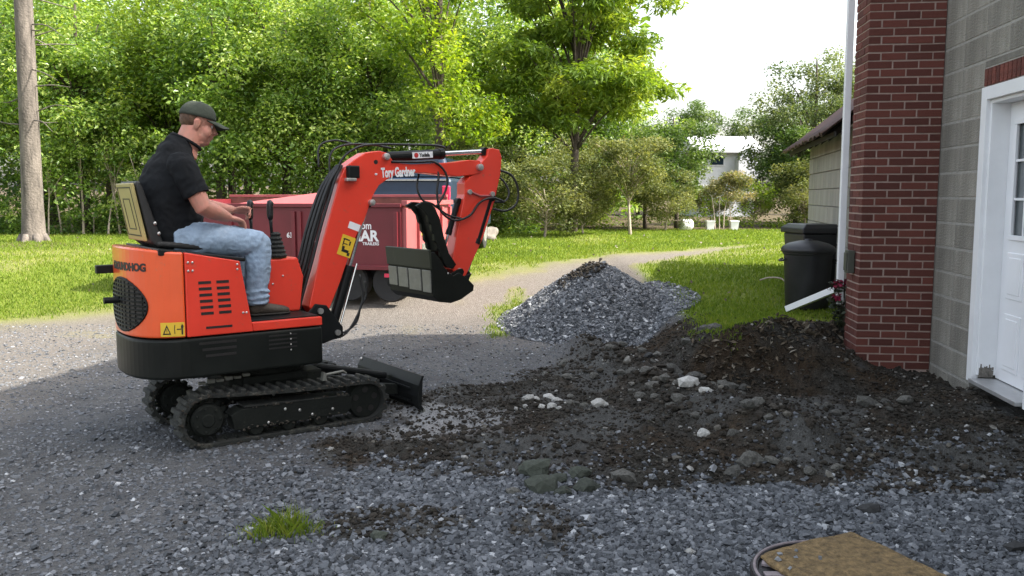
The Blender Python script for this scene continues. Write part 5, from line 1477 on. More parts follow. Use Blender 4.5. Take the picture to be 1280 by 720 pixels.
# jeans
jn = MB(pl_)
jn.tube([(-0.60, 0, 1.275), (-0.56, 0, 1.255), (-0.50, 0, 1.245)], 0, 20, ell=[(0.185, 0.075), (0.195, 0.088), (0.190, 0.080)], side=(0, 1, 0))
jn.ball((-0.575, 0, 1.265), (0.155, 0.195, 0.078))
for sg in (-1, 1):
    L_ = [Vector(p) for p in LEG[sg]]
    jn.tube([L_[0] + Vector((-0.03, 0, 0)), L_[0].lerp(L_[1], .5) + Vector((0, 0, .004)), L_[1] + Vector((0, 0, 0.004)), L_[1].lerp(L_[2], .6) + Vector((0, 0, .002)), L_[2] + Vector((-0.012, 0, 0.0)), L_[2] + Vector((0.002, 0, -0.045)), L_[3] + Vector((-.012, 0, 0)), L_[4] + Vector((-.006, 0, 0)), L_[5] + Vector((0, 0, 0.012))],
            [0.108, 0.104, 0.097, 0.090, 0.086, 0.083, 0.078, 0.067, 0.062], 18)
    jn.ball(L_[2] + Vector((0.0, 0, -0.005)), (0.082, 0.078, 0.078))
    for z_, r_ in ((0.83, 0.066), (0.86, 0.069), (0.90, 0.071)):
        f_ = (z_ - L_[5].z) / (L_[4].z - L_[5].z); c_ = L_[5].lerp(L_[4], min(max(f_, 0), 1))
        jn.tube([c_ + Vector((r_ * math.cos(a), r_ * math.sin(a), 0.006 * math.sin(2 * a + z_ * 40))) for a in np.linspace(0, 2 * math.pi, 25)], 0.009, 6)
jeans = jn.build("jeans", M_jeans, person, remesh=0.007, relax=4); crumple(jeans, 0.0060, 15.0, 3.0)
MB(pl_).ball((-0.46, -0.200, 1.262), (0.018, 0.010, 0.016), nu=10, nv=6).build("belt_clip", M_blackprint, jeans, smooth=True)
# boots
for sg in (-1, 1):
    a_ = Vector(LEG[sg][-1])
    bt = MB(pl_)
    bt.tube([a_ + Vector((0.0, 0, 0.035)), a_ + Vector((0.002, 0, -0.005)), a_ + Vector((0.012, 0, -0.03))], 0, 14, ell=[(0.050, 0.056), (0.049, 0.058), (0.046, 0.058)], side=(0, 1, 0))
    bt.tube([a_ + Vector((-0.052, 0, -0.020)), a_ + Vector((-0.03, 0, -0.018)), a_ + Vector((0.04, 0, -0.014)), a_ + Vector((0.11, 0, -0.024)), a_ + Vector((0.17, 0, -0.030)), a_ + Vector((0.205, 0, -0.036))], 0, 14,
            ell=[(0.030, 0.022), (0.042, 0.034), (0.046, 0.042), (0.052, 0.034), (0.048, 0.027), (0.026, 0.016)], side=(0, 1, 0))
    boot = bt.build("boot", M_shoe, person, remesh=0.006, relax=2)
    so = MB(pl_); so.tube([a_ + Vector((x_, 0, -0.049)) for x_ in (-0.055, -0.03, 0.04, 0.11, 0.17, 0.21)], 0, 14, ell=[(0.030, 0.011), (0.042, 0.012), (0.044, 0.010), (0.054, 0.011), (0.050, 0.011), (0.024, 0.010)], side=(0, 1, 0))
    so.build("sole", M_sole, boot, smooth=True)
# hair, cap, eyes
hr = MB(pl_); hr.ball(hp((-0.034, 0, 0.018)), (0.074, 0.0785, 0.076), Mh, nu=20, nv=14)
hr.build("hair", M_hair, person, smooth=True)
cp = MB(); nu, nv = 28, 10
vs_ = []
for i in range(nv + 1):
    ph = (math.pi / 2) * i / nv * 1.0
    for j in range(nu):
        th_ = 2 * math.pi * j / nu
        rr_ = math.sin(ph) ** 0.8 if ph > 0 else 0
        vs_.append(hp((-0.004 + 0.112 * rr_ * math.cos(th_), 0.090 * rr_ * math.sin(th_), 0.034 + 0.098 * math.cos(ph) + 0.004 * abs(math.sin(3 * th_)) * math.sin(2 * ph))))
fs2 = []
for i in range(nv):
    for j in range(nu):
        jj = (j + 1) % nu; fs2.append((i * nu + j, (i + 1) * nu + j, (i + 1) * nu + jj, i * nu + jj))
cp.add(vs_, fs2); cap = cp.build("cap", M_cap, person, smooth=True, xf=pl_)
so_ = cap.modifiers.new("thickness", 'SOLIDIFY'); so_.thickness = 0.004
brm = MB(); nb2 = 14; vs_ = []
for i in range(7):
    u = i / 6
    for j in range(nb2 + 1):
        a = -1.18 + 2.36 * j / nb2
        r0x, r0y = 0.106, 0.088
        x0, y0 = r0x * math.cos(a), r0y * math.sin(a)
        x1 = 0.085 + 0.112 * math.cos(a * 0.95) ** 0.8 if abs(a) < 1.6 else 0; y1 = 0.084 * math.sin(a)
        x_, y_ = x0 + (x1 - x0) * u, y0 + (y1 - y0) * u
        vs_.append(hp((x_, y_, 0.038 - 3.4 * y_ * y_ * (0.6 + 0.4 * u) - 0.020 * u)))
fs2 = []
for i in range(6):
    for j in range(nb2):
        q_ = i * (nb2 + 1) + j; fs2.append((q_, q_ + 1, q_ + nb2 + 2, q_ + nb2 + 1))
brm.add(vs_, fs2); brim = brm.build("brim", M_cap, cap, smooth=True, xf=pl_)
so_ = brim.modifiers.new("thickness", 'SOLIDIFY'); so_.thickness = 0.005
MB(pl_).ball(hp((-0.004, 0, 0.133)), (0.009, 0.009, 0.005)).build("cap_button", M_cap, cap, smooth=True)
for sg in (-1, 1):
    ey = MB(pl_).ball(hp((0.081, 0.031 * sg, -0.004)), 0.0125, nu=12, nv=8).build("eye", M_eyew, person, smooth=True)
    MB(pl_).ball(hp((0.0905, 0.031 * sg, -0.006)), (0.0045, 0.006, 0.006), Mh, nu=10, nv=6).build("iris", M_iris, ey, smooth=True)
    MB(pl_).tube([hp((0.098, 0.014 * sg, 0.012)), hp((0.099, 0.030 * sg, 0.017)), hp((0.088, 0.048 * sg, 0.012))], 0.004, 6).build("eyebrow", M_hair, person, smooth=True)
MB(pl_).tube([hp((0.104, -0.018, -0.0705)), hp((0.1095, 0.0, -0.0702)), hp((0.104, 0.018, -0.0705))], 0.0035, 6).build("lips", M_lip, person, smooth=True)

# ------------------------------------------------------------------ dump trailer and the vehicle behind it
TZ = H1(-1.9, 10.8)
tra = empty("dump_trailer", (-1.30, 10.2, TZ), R(-13))
tra_l = tra
tag(tra, "maroon dump trailer with white lettering on its side standing behind the digger", "trailer")
BZ0, BZ1, TL, TW = 0.40, 1.13, 3.3, 1.85
sd1 = MB().box((-TL / 2, 0.015, (BZ0 + BZ1) / 2), (TL, 0.03, BZ1 - BZ0)).build("side_panel", M_maroon, tra, bevel=0.004)
ps = MB()
for x_ in (-0.06, -1.28, -1.36, -2.2, -3.1):
    ps.box((x_, -0.015, (BZ0 + BZ1) / 2 - 0.02), (0.05, 0.03, BZ1 - BZ0 - 0.06))
ps.box((-TL / 2, -0.020, BZ0 + 0.02), (TL, 0.05, 0.05))
ps.build("side_posts", M_maroon, sd1, bevel=0.004)
MB().box((-TL / 2, 0.005, BZ1 + 0.022), (TL + 0.02, 0.07, 0.044)).build("top_rail", M_maroon, tra, bevel=0.005)
fs1 = MB().box((-TL / 2, TW - 0.015, (BZ0 + BZ1) / 2 + 0.05), (TL, 0.03, BZ1 - BZ0 + 0.13)).build("far_panel", M_rustin, tra)
MB().box((-TL / 2, TW - 0.01, BZ1 + 0.135), (TL, 0.06, 0.035)).build("far_rail", M_pinkred, tra, bevel=0.004)
MB().box((-TL / 2, TW / 2, BZ0 + 0.02), (TL - 0.06, TW - 0.07, 0.04)).build("bed_floor", M_rustin, tra)
rg = MB().box((0.012, TW / 2, (BZ0 + BZ1) / 2 + 0.02), (0.03, TW - 0.065, BZ1 - BZ0)).build("tailgate", M_pinkred, tra, bevel=0.004)
rp = MB()
for y_ in (0.05, 0.52, 0.98, 1.45, 1.80):
    rp.box((0.045, y_, (BZ0 + BZ1) / 2), (0.04, 0.07, BZ1 - BZ0 - 0.02))
rp.box((0.045, TW / 2, BZ1 + 0.05), (0.07, TW, 0.06))
rp.build("tailgate_posts", M_pinkred, rg, bevel=0.004)
MB().box((0.046, 0.76, 0.60), (0.012, 0.30, 0.15)).build("number_plate", M_worn, rg)
ry = MB()
for y_, z_, a_, b_ in [(0.70, 0.80, 0.16, 0.05), (0.62, 0.83, 0.10, 0.06), (0.86, 0.80, 0.2, 0.045), (0.60, 0.77, 0.06, 0.04)]:
    ry.box((0.033, y_, z_), (0.008, a_, b_))
ry.build("yellow_emblem", M_yellow, rg)
MB().box((-TL + 0.015, TW / 2, (BZ0 + BZ1) / 2 + 0.04), (0.03, TW - 0.065, BZ1 - BZ0 + 0.1)).build("front_panel", M_maroon, tra)
wd = MB(); wd.add([(-2.25, 0.10, BZ1 + 0.03), (-1.17, 0.10, BZ1 + 0.03), (-1.17, 0.55, BZ1 + 0.19), (-2.25, 0.55, BZ1 + 0.06), (-2.25, 0.9, BZ1 + 0.03), (-1.17, 0.9, BZ1 + 0.10)],
                  [(0, 1, 2, 3), (3, 2, 5, 4), (1, 5, 2), (0, 3, 4), (0, 4, 5, 1)])
wd.build("bed_cover", M_pinkred, tra)
MB().box((-1.10, 0.5, BZ1 + 0.09), (0.12, 0.10, 0.17)).build("cover_bracket", M_maroon, tra, bevel=0.005)
cs = MB()
for y_ in (0.25, TW - 0.25):
    cs.box((-TL / 2, y_, 0.32), (TL, 0.08, 0.13))
for x_ in (-0.1, -1.0, -1.9, -2.8):
    cs.box((x_, TW / 2, 0.30), (0.08, TW - 0.4, 0.07))
cs.box((-0.03, TW / 2, 0.29), (0.06, TW - 0.1, 0.12))
cs.build("chassis", M_black, tra)
MB().box((0.005, 0.10, 0.33), (0.03, 0.12, 0.05)).build("side_marker", M_tail, tra)
MB().box((-0.15, -0.003, 0.33), (0.12, 0.02, 0.045)).build("side_marker", M_tail, tra)
wh0 = None
for x_, y_ in [(-0.16, 0.14), (-0.68, 0.14), (-0.16, TW - 0.14), (-0.68, TW - 0.14)]:
    if wh0 is None:
        wh0 = MB().lathe([(0.13, -0.075), (0.215, -0.085), (0.235, -0.06), (0.235, 0.06), (0.215, 0.085), (0.13, 0.075)], (0, 0, 0), 26, 'y').build("wheel", M_tyre, tra, smooth=False)
        MB().lathe([(0.03, -0.078), (0.09, -0.066), (0.128, -0.072), (0.128, 0.072), (0.09, 0.066), (0.03, 0.078)], (0, 0, 0), 20, 'y').build("rim", M_black, wh0)
        o = wh0
    else:
        o = copy_tree(wh0, tra)
    o.location = (x_, y_, 0.235)
tg = MB(); tg.box((-TL - 0.5, TW / 2, 0.33), (1.0, 0.1, 0.1)); tg.build("tow_bar", M_black, tra)
SM = lambda x_, z_: Matrix.Translation((x_, -0.0012, z_)) @ Matrix.Rotation(math.pi / 2, 4, 'X')
text("lettering", "BRI-MAR", 0.175, M_white, sd1, SM(-0.285, 0.735), xs=0.98, bold=0.006, align='RIGHT')
text("lettering", "hes.com", 0.125, M_white, sd1, SM(-0.365, 0.875), xs=0.80, bold=0.002, align='RIGHT')
text("lettering", "TRAILERS", 0.050, M_white, sd1, SM(-0.275, 0.685), xs=1.0, bold=0.001, align='RIGHT')
MB().box((-0.66, -0.001, 0.70), (0.22, 0.003, 0.016)).build("white_stripe", M_white, sd1)
text("lettering", "631", 0.085, M_white, sd1, SM(-1.46, 0.765), xs=0.9, bold=0.002)
sw_l = MB()
for x_, z_, a_, b_ in [(-1.085, 0.72, 0.10, 0.018), (-1.06, 0.70, 0.03, 0.05), (-0.98, 0.705, 0.12, 0.02), (-1.01, 0.68, 0.05, 0.02)]:
    sw_l.box((x_, -0.0015, z_), (a_, 0.003, b_))
sw_l.build("white_emblem", M_white, sd1)

SZ = H1(-1.7, 14)
suv = empty("parked_vehicle", (-1.74, 12.75, SZ), R(-6))
tag(suv, "dark blue vehicle parked behind the trailer with its red tail lamp showing", "car")
# local x = across, y = forward (away)
HWD = 0.86
bprof = [(0.0, 0.42), (-0.04, 0.70), (0.0, 1.18), (0.03, 1.24), (3.2, 1.24), (4.3, 1.10), (4.5, 0.95), (4.5, 0.42)]
body = MB().prism([(y_, z_) for y_, z_ in bprof], -HWD, HWD, lambda s, t, z: (t, s, z)).build("body", M_navy, suv, bevel=0.05, seg=3)
cab = MB()
lo = [(-HWD + .03, 0.06, 1.235), (HWD - .03, 0.06, 1.235), (HWD - .03, 3.25, 1.235), (-HWD + .03, 3.25, 1.235)]
hi = [(-HWD + .14, 0.26, 1.55), (HWD - .14, 0.26, 1.55), (HWD - .14, 2.45, 1.55), (-HWD + .14, 2.45, 1.55)]
cab.add(lo + hi, [(0, 1, 2, 3), (4, 5, 6, 7), (0, 1, 5, 4), (1, 2, 6, 5), (2, 3, 7, 6), (3, 0, 4, 7)])
cab.build("cabin", M_navy, suv, bevel=0.05, seg=3)
def quad_on(a, b, c, d, off, name, m, inset=0.06):
    a, b, c, d = map(Vector, (a, b, c, d)); n_ = (b - a).cross(d - a).normalized(); cen_ = (a + b + c + d) / 4
    q_ = [p.lerp(cen_, inset) + n_ * off for p in (a, b, c, d)]; q2 = [p - n_ * (off + 0.02) for p in q_]
    bq = MB(); bq.add(q_ + q2, [(0, 1, 2, 3), (7, 6, 5, 4), (0, 1, 5, 4), (1, 2, 6, 5), (2, 3, 7, 6), (3, 0, 4, 7)])
    return bq.build(name, m, suv)
quad_on(lo[0], lo[1], hi[1], hi[0], 0.008, "rear_window", M_glassd, 0.13)
quad_on(lo[1], lo[2], hi[2], hi[1], 0.008, "side_window", M_glassd, 0.10)
quad_on(lo[3], lo[0], hi[0], hi[3], 0.008, "side_window", M_glassd, 0.10)
quad_on(lo[2], lo[3], hi[3], hi[2], 0.008, "windscreen", M_glassd, 0.10)
MB().box((0, -0.008, 1.205), (2 * HWD - 0.12, 0.03, 0.022)).build("chrome_strip", M_chrome, suv)
MB().box((0, -0.07, 0.50), (2 * HWD - 0.04, 0.16, 0.16)).build("bumper", M_chrome, suv, bevel=0.03)
for sg in (-1, 1):
    MB().box((sg * (HWD - 0.065), -0.012, 0.92), (0.115, 0.08, 0.40)).build("tail_lamp", M_tail, suv, bevel=0.015)
wv = None
for sg in (-1, 1):
    for y_ in (0.95, 3.6):
        if wv is None:
            wv = MB().prism([(0.34 * math.cos(a), 0.34 * math.sin(a)) for a in np.linspace(0, 2 * math.pi, 28, endpoint=False)], -0.11, 0.11, lambda s, t, z: (t, s, z)).build("wheel", M_tyre, suv, bevel=0.03)
            MB().prism([(0.21 * math.cos(a), 0.21 * math.sin(a)) for a in np.linspace(0, 2 * math.pi, 24, endpoint=False)], -0.115, 0.115, lambda s, t, z: (t, s, z)).build("rim", M_rim, wv, bevel=0.01)
            o = wv
        else:
            o = copy_tree(wv, suv)
        o.location = (sg * (HWD - 0.10), y_, 0.34)

# ------------------------------------------------------------------ rubbish bins, fallen downspout, flowers
bxy = at(1008, 375, 9.05); gz = H1(bxy.x, bxy.y)
can = empty("trash_can", (bxy.x, bxy.y, gz)); tag(can, "round black plastic trash can with a domed lid on the grass", "trash can")
cn = MB().lathe([(0.02, 0.0), (0.205, 0.0), (0.213, 0.02), (0.243, 0.56), (0.255, 0.57), (0.258, 0.60), (0.245, 0.605), (0.02, 0.605)], n=36).build("can_body", M_binb, can, smooth=True, bevel=0.003)
MB().lathe([(0.262, 0.585), (0.272, 0.592), (0.272, 0.625), (0.255, 0.648), (0.20, 0.678), (0.10, 0.703), (0.04, 0.708), (0.035, 0.722), (0.0, 0.724)], n=36).build("lid", M_binb, can, smooth=True)
for sg in (-1, 1):
    MB().tube(spline([(0.245 * sg, -0.05, 0.52), (0.285 * sg, -0.045, 0.50), (0.285 * sg, 0.045, 0.50), (0.245 * sg, 0.05, 0.52)], 5), 0.010, 8).build("handle", M_binb, cn, smooth=True)
b2 = at(1014, 366, 9.66); gz = H1(b2.x, b2.y)
can2 = empty("wheeled_bin", (b2.x, b2.y, gz), R(8)); tag(can2, "black square-lidded wheeled bin behind the round can against the shed wall", "trash can")
wbm = MB(); vs_ = []
for z_, hx, hy in ((0.03, 0.185, 0.20), (0.70, 0.235, 0.25)):
    vs_ += [(-hx, -hy, z_), (hx, -hy, z_), (hx, hy, z_), (-hx, hy, z_)]
wbm.add(vs_, [(3, 2, 1, 0), (4, 5, 6, 7), (0, 1, 5, 4), (1, 2, 6, 5), (2, 3, 7, 6), (3, 0, 4, 7)])
w2 = wbm.build("bin_body", M_binb, can2, bevel=0.02, seg=3)
ld = MB(); vs_ = []
for z_, hx, hy in ((0.70, 0.26, 0.275), (0.755, 0.26, 0.275), (0.80, 0.20, 0.22)):
    vs_ += [(-hx, -hy, z_), (hx, -hy, z_), (hx, hy, z_), (-hx, hy, z_)]
ld.add(vs_, [(3, 2, 1, 0), (8, 9, 10, 11)] + [(4 * k + i, 4 * k + (i + 1) % 4, 4 * k + 4 + (i + 1) % 4, 4 * k + 4 + i) for k in (0, 1) for i in range(4)])
ld.build("lid", M_binb, can2, bevel=0.012, seg=2)
MB().box((0.255, 0, 0.60), (0.03, 0.36, 0.03)).build("handle", M_binb, can2, bevel=0.008)
for sg in (-1, 1):
    MB().lathe([(0.02, -0.02), (0.075, -0.02), (0.075, 0.02), (0.02, 0.02)], (0.20, sg * 0.20, 0.075), 16, 'y').build("wheel", M_tyre, can2)
p0 = at(985, 380, 8.75); p0.z = H1(p0.x, p0.y) + 0.045; p1 = at(1046, 361, 8.25)
dn = MB(); d_ = (p1 - p0); M_ = d_.to_track_quat('X', 'Z').to_matrix()
for c_, sz in (((0, -0.035, 0), (1, 0.004, 0.05)), ((0, 0.035, 0), (1, 0.004, 0.05)), ((0, 0, 0.027), (1, 0.074, 0.004)), ((0, 0, -0.027), (1, 0.074, 0.004))):
    dn.box((p0 + p1) / 2 + M_ @ Vector(c_), (d_.length, sz[1], sz[2]), M_)
for i in range(2):
    dn.box((p0 + p1) / 2 + M_ @ Vector((0, -0.012 + 0.024 * i, 0.030)), (d_.length - 0.02, 0.008, 0.004), M_)
tag(dn.build("loose_downspout", M_wpaint), "white length of downspout lying tilted on the grass", "pipe")
hp_ = MB().tube(spline([tuple(at(983, 374, 9.2)), tuple(at(986, 362, 9.3)), tuple(at(978, 349, 9.4)), tuple(at(962, 347, 9.6)), tuple(at(950, 350, 9.7))], 8), 0.009, 8).build("garden_hose", M_twig, smooth=True)
tag(hp_, "thin pale hose end arching out of the grass beside the round can", "hose")


# ------------------------------------------------------------------ foliage
def leaf_cloud(cen, rad, per, size, r, flat=0.7, aspect=0.55, droop=0.3, shell=0.0, ctint=0.16, ltint=0.19, base=0.5):
    """many small folded leaves spread through clumps; returns vertices, faces, tint"""
    cen = np.asarray(cen, float); k = len(cen); rad = np.broadcast_to(rad, (k,))
    n = k * per; ci = np.repeat(np.arange(k), per)
    d = r.normal(size=(n, 3)); d /= np.linalg.norm(d, axis=1)[:, None] + 1e-9
    rr = np.maximum(r.random(n), shell) ** 0.5
    p = cen[ci] + d * (rad[ci] * rr)[:, None] * np.array([1, 1, flat])
    ax = r.normal(size=(n, 3)); ax[:, 2] = ax[:, 2] * 0.5 - droop; ax += 0.6 * d; ax /= np.linalg.norm(ax, axis=1)[:, None] + 1e-9
    up = r.normal(size=(n, 3)) * 0.7 + np.array([0, 0, 1.0]); sdv = np.cross(ax, up); sdv /= np.linalg.norm(sdv, axis=1)[:, None] + 1e-9
    nr = np.cross(sdv, ax)
    s = size * r.uniform(0.6, 1.25, n)
    a = p - ax * (s * 0.5)[:, None]; b = p + ax * (s * 0.5)[:, None]
    l = p + sdv * (s * aspect * 0.5)[:, None] + nr * (s * 0.10)[:, None] - ax * (s * .06)[:, None]; q = p - sdv * (s * aspect * 0.5)[:, None] + nr * (s * 0.10)[:, None] - ax * (s * .06)[:, None]
    V_ = np.stack([a, l, b, q], 1).reshape(-1, 3)
    F_ = np.arange(4 * n).reshape(n, 4)
    t = np.clip(base + r.normal(0, ctint, k)[ci] + r.normal(0, ltint, n), 0, 1)
    return V_, F_, np.repeat(t, 4)


def make_tree(name, m, H, r0, clumps, crad, per, size, seed, bark=None, flat=0.7, aspect=0.55, droop=0.3, trunk_top=None, bend=0.15, limbs=18, base=0.5, ctint=.18, crown_name="crown", start=0.62):
    """clumps: (k,3) clump centres, local; trunk and limbs reach into the crown"""
    r = np.random.default_rng(seed)
    root = empty(name)
    tb = MB(); tt = trunk_top or H * 0.85
    tp_ = [Vector((bend * math.sin(1.7 * i / 6 + seed) * i / 6, bend * math.cos(2.1 * i / 6 + seed) * i / 6, -0.15 + (tt + 0.15) * i / 6)) for i in range(7)]
    tb.tube(tp_, [r0 * (1.25 if i == 0 else 1 - 0.13 * i) for i in range(7)], 10)
    trunk = tb.build("trunk", bark or M_bark2, root, smooth=True)
    lb = MB()
    order = [i for i in r.permutation(len(clumps)) if clumps[i][2] < tt * 1.12][:limbs]
    for ci in order:
        c_ = Vector(clumps[ci]); zt = min(max(c_.z * start, 0.25 * tt), tt * 0.96)
        f_ = (zt + 0.15) / (tt + 0.15) * 6; i_ = min(int(f_), 5); a_ = tp_[i_].lerp(tp_[i_ + 1], f_ - i_)
        mid_ = a_.lerp(c_, 0.5) + Vector((0, 0, 0.10 * (c_ - a_).length))
        lb.tube(spline([a_, mid_, c_], 3), [max(0.012, r0 * 0.30 * (1 - 0.145 * j)) for j in range(7)], 6)
    lb.build("limbs", bark or M_bark2, trunk, smooth=True)
    V_, F_, t_ = leaf_cloud(clumps, crad, per, size, r, flat, aspect, droop, base=base, ctint=ctint)
    np_mesh(crown_name, V_, F_, m, root, attrs=dict(tint=t_))
    return root


def blob_clumps(k, c, rx, ry, rz, seed, shell=0.45, zmin=None, noise_=0.25):
    r = np.random.default_rng(seed); d = r.normal(size=(k, 3)); d /= np.linalg.norm(d, axis=1)[:, None]
    rr = np.maximum(r.random(k), shell) ** 0.6 * (1 + r.normal(0, noise_ * 0.5, k))
    p = np.array(c) + d * rr[:, None] * np.array([rx, ry, rz])
    if zmin is not None:
        p[:, 2] = np.where(p[:, 2] < zmin, zmin + r.random(k) * 0.6, p[:, 2])
    return p


def put(o, x_, y_, s=1.0, rz=0.0, sz=None):
    o.location = (x_, y_, H1(x_, y_) - 0.05); o.rotation_euler = (0, 0, rz); o.scale = (s, s, sz or s)


# the wood's edge: three kinds of tree, each with its own crown
wood = []
wood.append(make_tree("forest_tree", M_leafdark, 7.4, 0.14, blob_clumps(105, (0, 0, 3.9), 2.4, 1.7, 3.2, 11, zmin=0.9, shell=0.2), 0.72, 235, 0.125, 21, droop=0.35, limbs=24))
wood.append(make_tree("forest_tree", M_leafdark, 7.8, 0.13, blob_clumps(100, (0.2, 0, 4.2), 2.2, 1.7, 3.5, 12, zmin=1.0, shell=0.2), 0.74, 235, 0.115, 22, droop=0.3, limbs=24, base=0.60))
wood.append(make_tree("forest_tree", M_leafmid, 7.0, 0.12, blob_clumps(98, (0, 0, 3.8), 2.2, 1.6, 3.0, 13, zmin=0.8, shell=0.2), 0.72, 235, 0.115, 23, droop=0.25, limbs=22, base=0.5))
front = [(-15.2, 23.2, 0, 1.0, "broad dark leafy tree at the wood's edge left of the bare trunk"),
         (-13.2, 24.6, 1, 1.1, "dark leafy tree at the wood's edge directly behind the bare trunk"),
         (-11.2, 23.0, 0, 0.95, "dense maple-green tree at the wood's edge just right of the bare trunk"),
         (-9.4, 24.3, 2, 1.05, "fresh green tree at the wood's edge left of the man"),
         (-7.6, 22.9, 0, 1.0, "dense dark tree at the wood's edge right behind the man's cap"),
         (-6.3, 24.4, 1, 1.1, "bright-topped tree at the wood's edge between the man and the raised boom"),
         (-4.9, 22.8, 1, 0.9, "dark green tree at the wood's edge directly left of the boom's elbow"),
         (-3.7, 23.6, 0, 1.0, "dark tree at the wood's edge standing behind the elbow of the boom")]
used = set()
for x_, y_, k, s, lb_ in front:
    o = wood[k] if k not in used else copy_tree(wood[k]); used.add(k)
    put(o, x_, y_, s, random.uniform(0, 6.28)); tag(o, lb_, "tree", "trees along the edge of the wood")
for i, (x_, y_, k, s) in enumerate([(-18.5, 29.5, 1, 1.15), (-16.0, 30.5, 0, 1.2), (-13.6, 29.6, 2, 1.2), (-11.4, 30.6, 1, 1.2), (-9.0, 29.8, 0, 1.2), (-6.8, 30.6, 2, 1.2), (-4.6, 29.4, 1, 1.2), (-2.2, 30.2, 0, 1.2), (0.2, 29.4, 1, 1.1), (2.6, 29.0, 0, 1.0)]):
    o = copy_tree(wood[k]); put(o, x_, y_, s, random.uniform(0, 6.28))
    tag(o, "dark leafy tree standing deeper in the wood behind the edge trees", "tree", "trees deeper in the wood")
# yellow-green tree, big compound-leaved tree
yt = make_tree("yellow_green_tree", M_leafyel, 9, 0.13, np.concatenate([blob_clumps(46, (0, 0, 5.6), 1.8, 1.7, 2.6, 31, zmin=3.0), blob_clumps(10, (0.5, -0.6, 2.9), 1.0, 0.6, 0.7, 32)]), 0.55, 170, 0.13, 33, droop=0.4, limbs=24)
put(yt, -1.75, 20.6, 1.0, 0.5); tag(yt, "tall yellow green sunlit tree above the boom", "tree")
yt2 = copy_tree(yt); put(yt2, -8.3, 26.0, 1.05, 2.4); tag(yt2, "yellow green treetop catching the sun above and right of the man's cap", "tree")
bc = np.concatenate([blob_clumps(78, (0.1, 0, 5.7), 2.5, 2.3, 3.0, 41, zmin=3.0, shell=0.3), blob_clumps(16, (0.9, 0, 3.6), 1.7, 1.5, 0.9, 42), blob_clumps(14, (-0.9, -0.3, 3.4), 1.4, 1.0, 0.8, 43), blob_clumps(24, (0, -0.4, 6.6), 1.7, 1.6, 1.2, 44)])
bt_ = make_tree("walnut_tree", M_leafmid, 9, 0.115, bc, 0.62, 230, 0.20, 45, flat=0.42, aspect=0.36, droop=0.55, trunk_top=8.0, limbs=34, bend=0.25, base=0.55, start=0.55)
put(bt_, 1.55, 22.6, 1.05, 0.0); tag(bt_, "big spreading bright green tree with a dark forked trunk right of the boom", "tree")
# shrubs in front of it
sh1 = make_tree("shrub", M_leafolive, 2.4, 0.04, blob_clumps(46, (0, 0, 1.15), 1.35, 1.0, 1.0, 51, zmin=0.25), 0.34, 210, 0.075, 52, bark=M_twig, trunk_top=1.2, limbs=26, droop=0.1, crown_name="foliage")
put(sh1, 0.75, 20.6, 1.0, 0.3); tag(sh1, "wide dusty olive shrub under the spreading tree, right of the arm", "shrub")
o = copy_tree(sh1); put(o, -0.75, 21.4, 1.15, 2.0); tag(o, "dusty olive shrub right behind the boom tip", "shrub")
o = copy_tree(sh1); put(o, 1.75, 21.3, 0.75, 4.0); tag(o, "low olive shrub between the wide shrub and the small grey-leaved tree", "shrub")
ot = make_tree("small_tree", M_leafolive, 2.9, 0.045, blob_clumps(44, (0, 0, 1.75), 1.0, 0.9, 0.95, 61, zmin=0.75), 0.30, 220, 0.07, 62, bark=M_twig, trunk_top=2.0, limbs=26, droop=0.15, base=0.6)
put(ot, 2.85, 20.9, 1.0, 1.0); tag(ot, "small rounded olive-leaved tree with a thin pale trunk on the lawn's edge", "tree")
dm_ = make_tree("maple_tree", M_leafdeep, 4.2, 0.08, blob_clumps(46, (0, 0, 2.35), 1.25, 1.2, 1.75, 71, zmin=0.5), 0.45, 200, 0.12, 72, limbs=16)
put(dm_, 4.75, 25.2, 0.90, 0.0); tag(dm_, "dark green leafy tree just left of the white house", "tree")
o = copy_tree(dm_); put(o, 8.75, 27.0, 0.92, 2.0); tag(o, "dark green leafy tree just right of the white house", "tree")
o = copy_tree(dm_); put(o, 3.7, 24.2, 0.8, 4.0); tag(o, "dark leafy tree behind the small olive-leaved tree", "tree")
lo_ = copy_tree(sh1); put(lo_, 8.6, 25.6, 1.0, 5.0); tag(lo_, "olive shrub at the lawn's end left of the shed eave", "shrub")
lo_ = copy_tree(sh1); put(lo_, 4.1, 23.4, 0.85, 1.1); tag(lo_, "olive shrub on the lawn's edge left of the white barrel", "shrub")
for x_, y_, s_, lb_ in ((6.9, 30.5, 0.70, "olive shrub below the left half of the white house"), (8.6, 31.0, 0.75, "olive shrub below the right half of the white house"), (9.6, 27.2, 1.1, "olive shrub at the foot of the silvery tree"), (2.2, 26.5, 1.2, "olive shrub in the gap behind the small olive-leaved tree")):
    lo_ = copy_tree(sh1); put(lo_, x_, y_, s_, x_); tag(lo_, lb_, "shrub")
lo_ = copy_tree(sh1); put(lo_, 10.4, 26.2, 1.2, 2.7); tag(lo_, "tall olive shrub directly beside the shed wall", "shrub")
st = make_tree("silver_leaved_tree", M_leafgrey, 6.4, 0.11, np.concatenate([blob_clumps(105, (0, 0, 3.7), 2.25, 1.9, 2.4, 81, zmin=0.7, shell=0.3), blob_clumps(30, (0.3, -0.6, 1.6), 1.9, 0.9, 1.0, 82)]), 0.50, 210, 0.105, 83, limbs=34, bark=M_bark2, base=0.55)
put(st, 9.6, 28.2, 0.97, 0.0); tag(st, "tall silvery green tree rising behind the shed roof", "tree")
o = copy_tree(st); put(o, 12.6, 30.0, 0.95, 2.1); tag(o, "silvery green tree partly hidden behind the chimney", "tree")
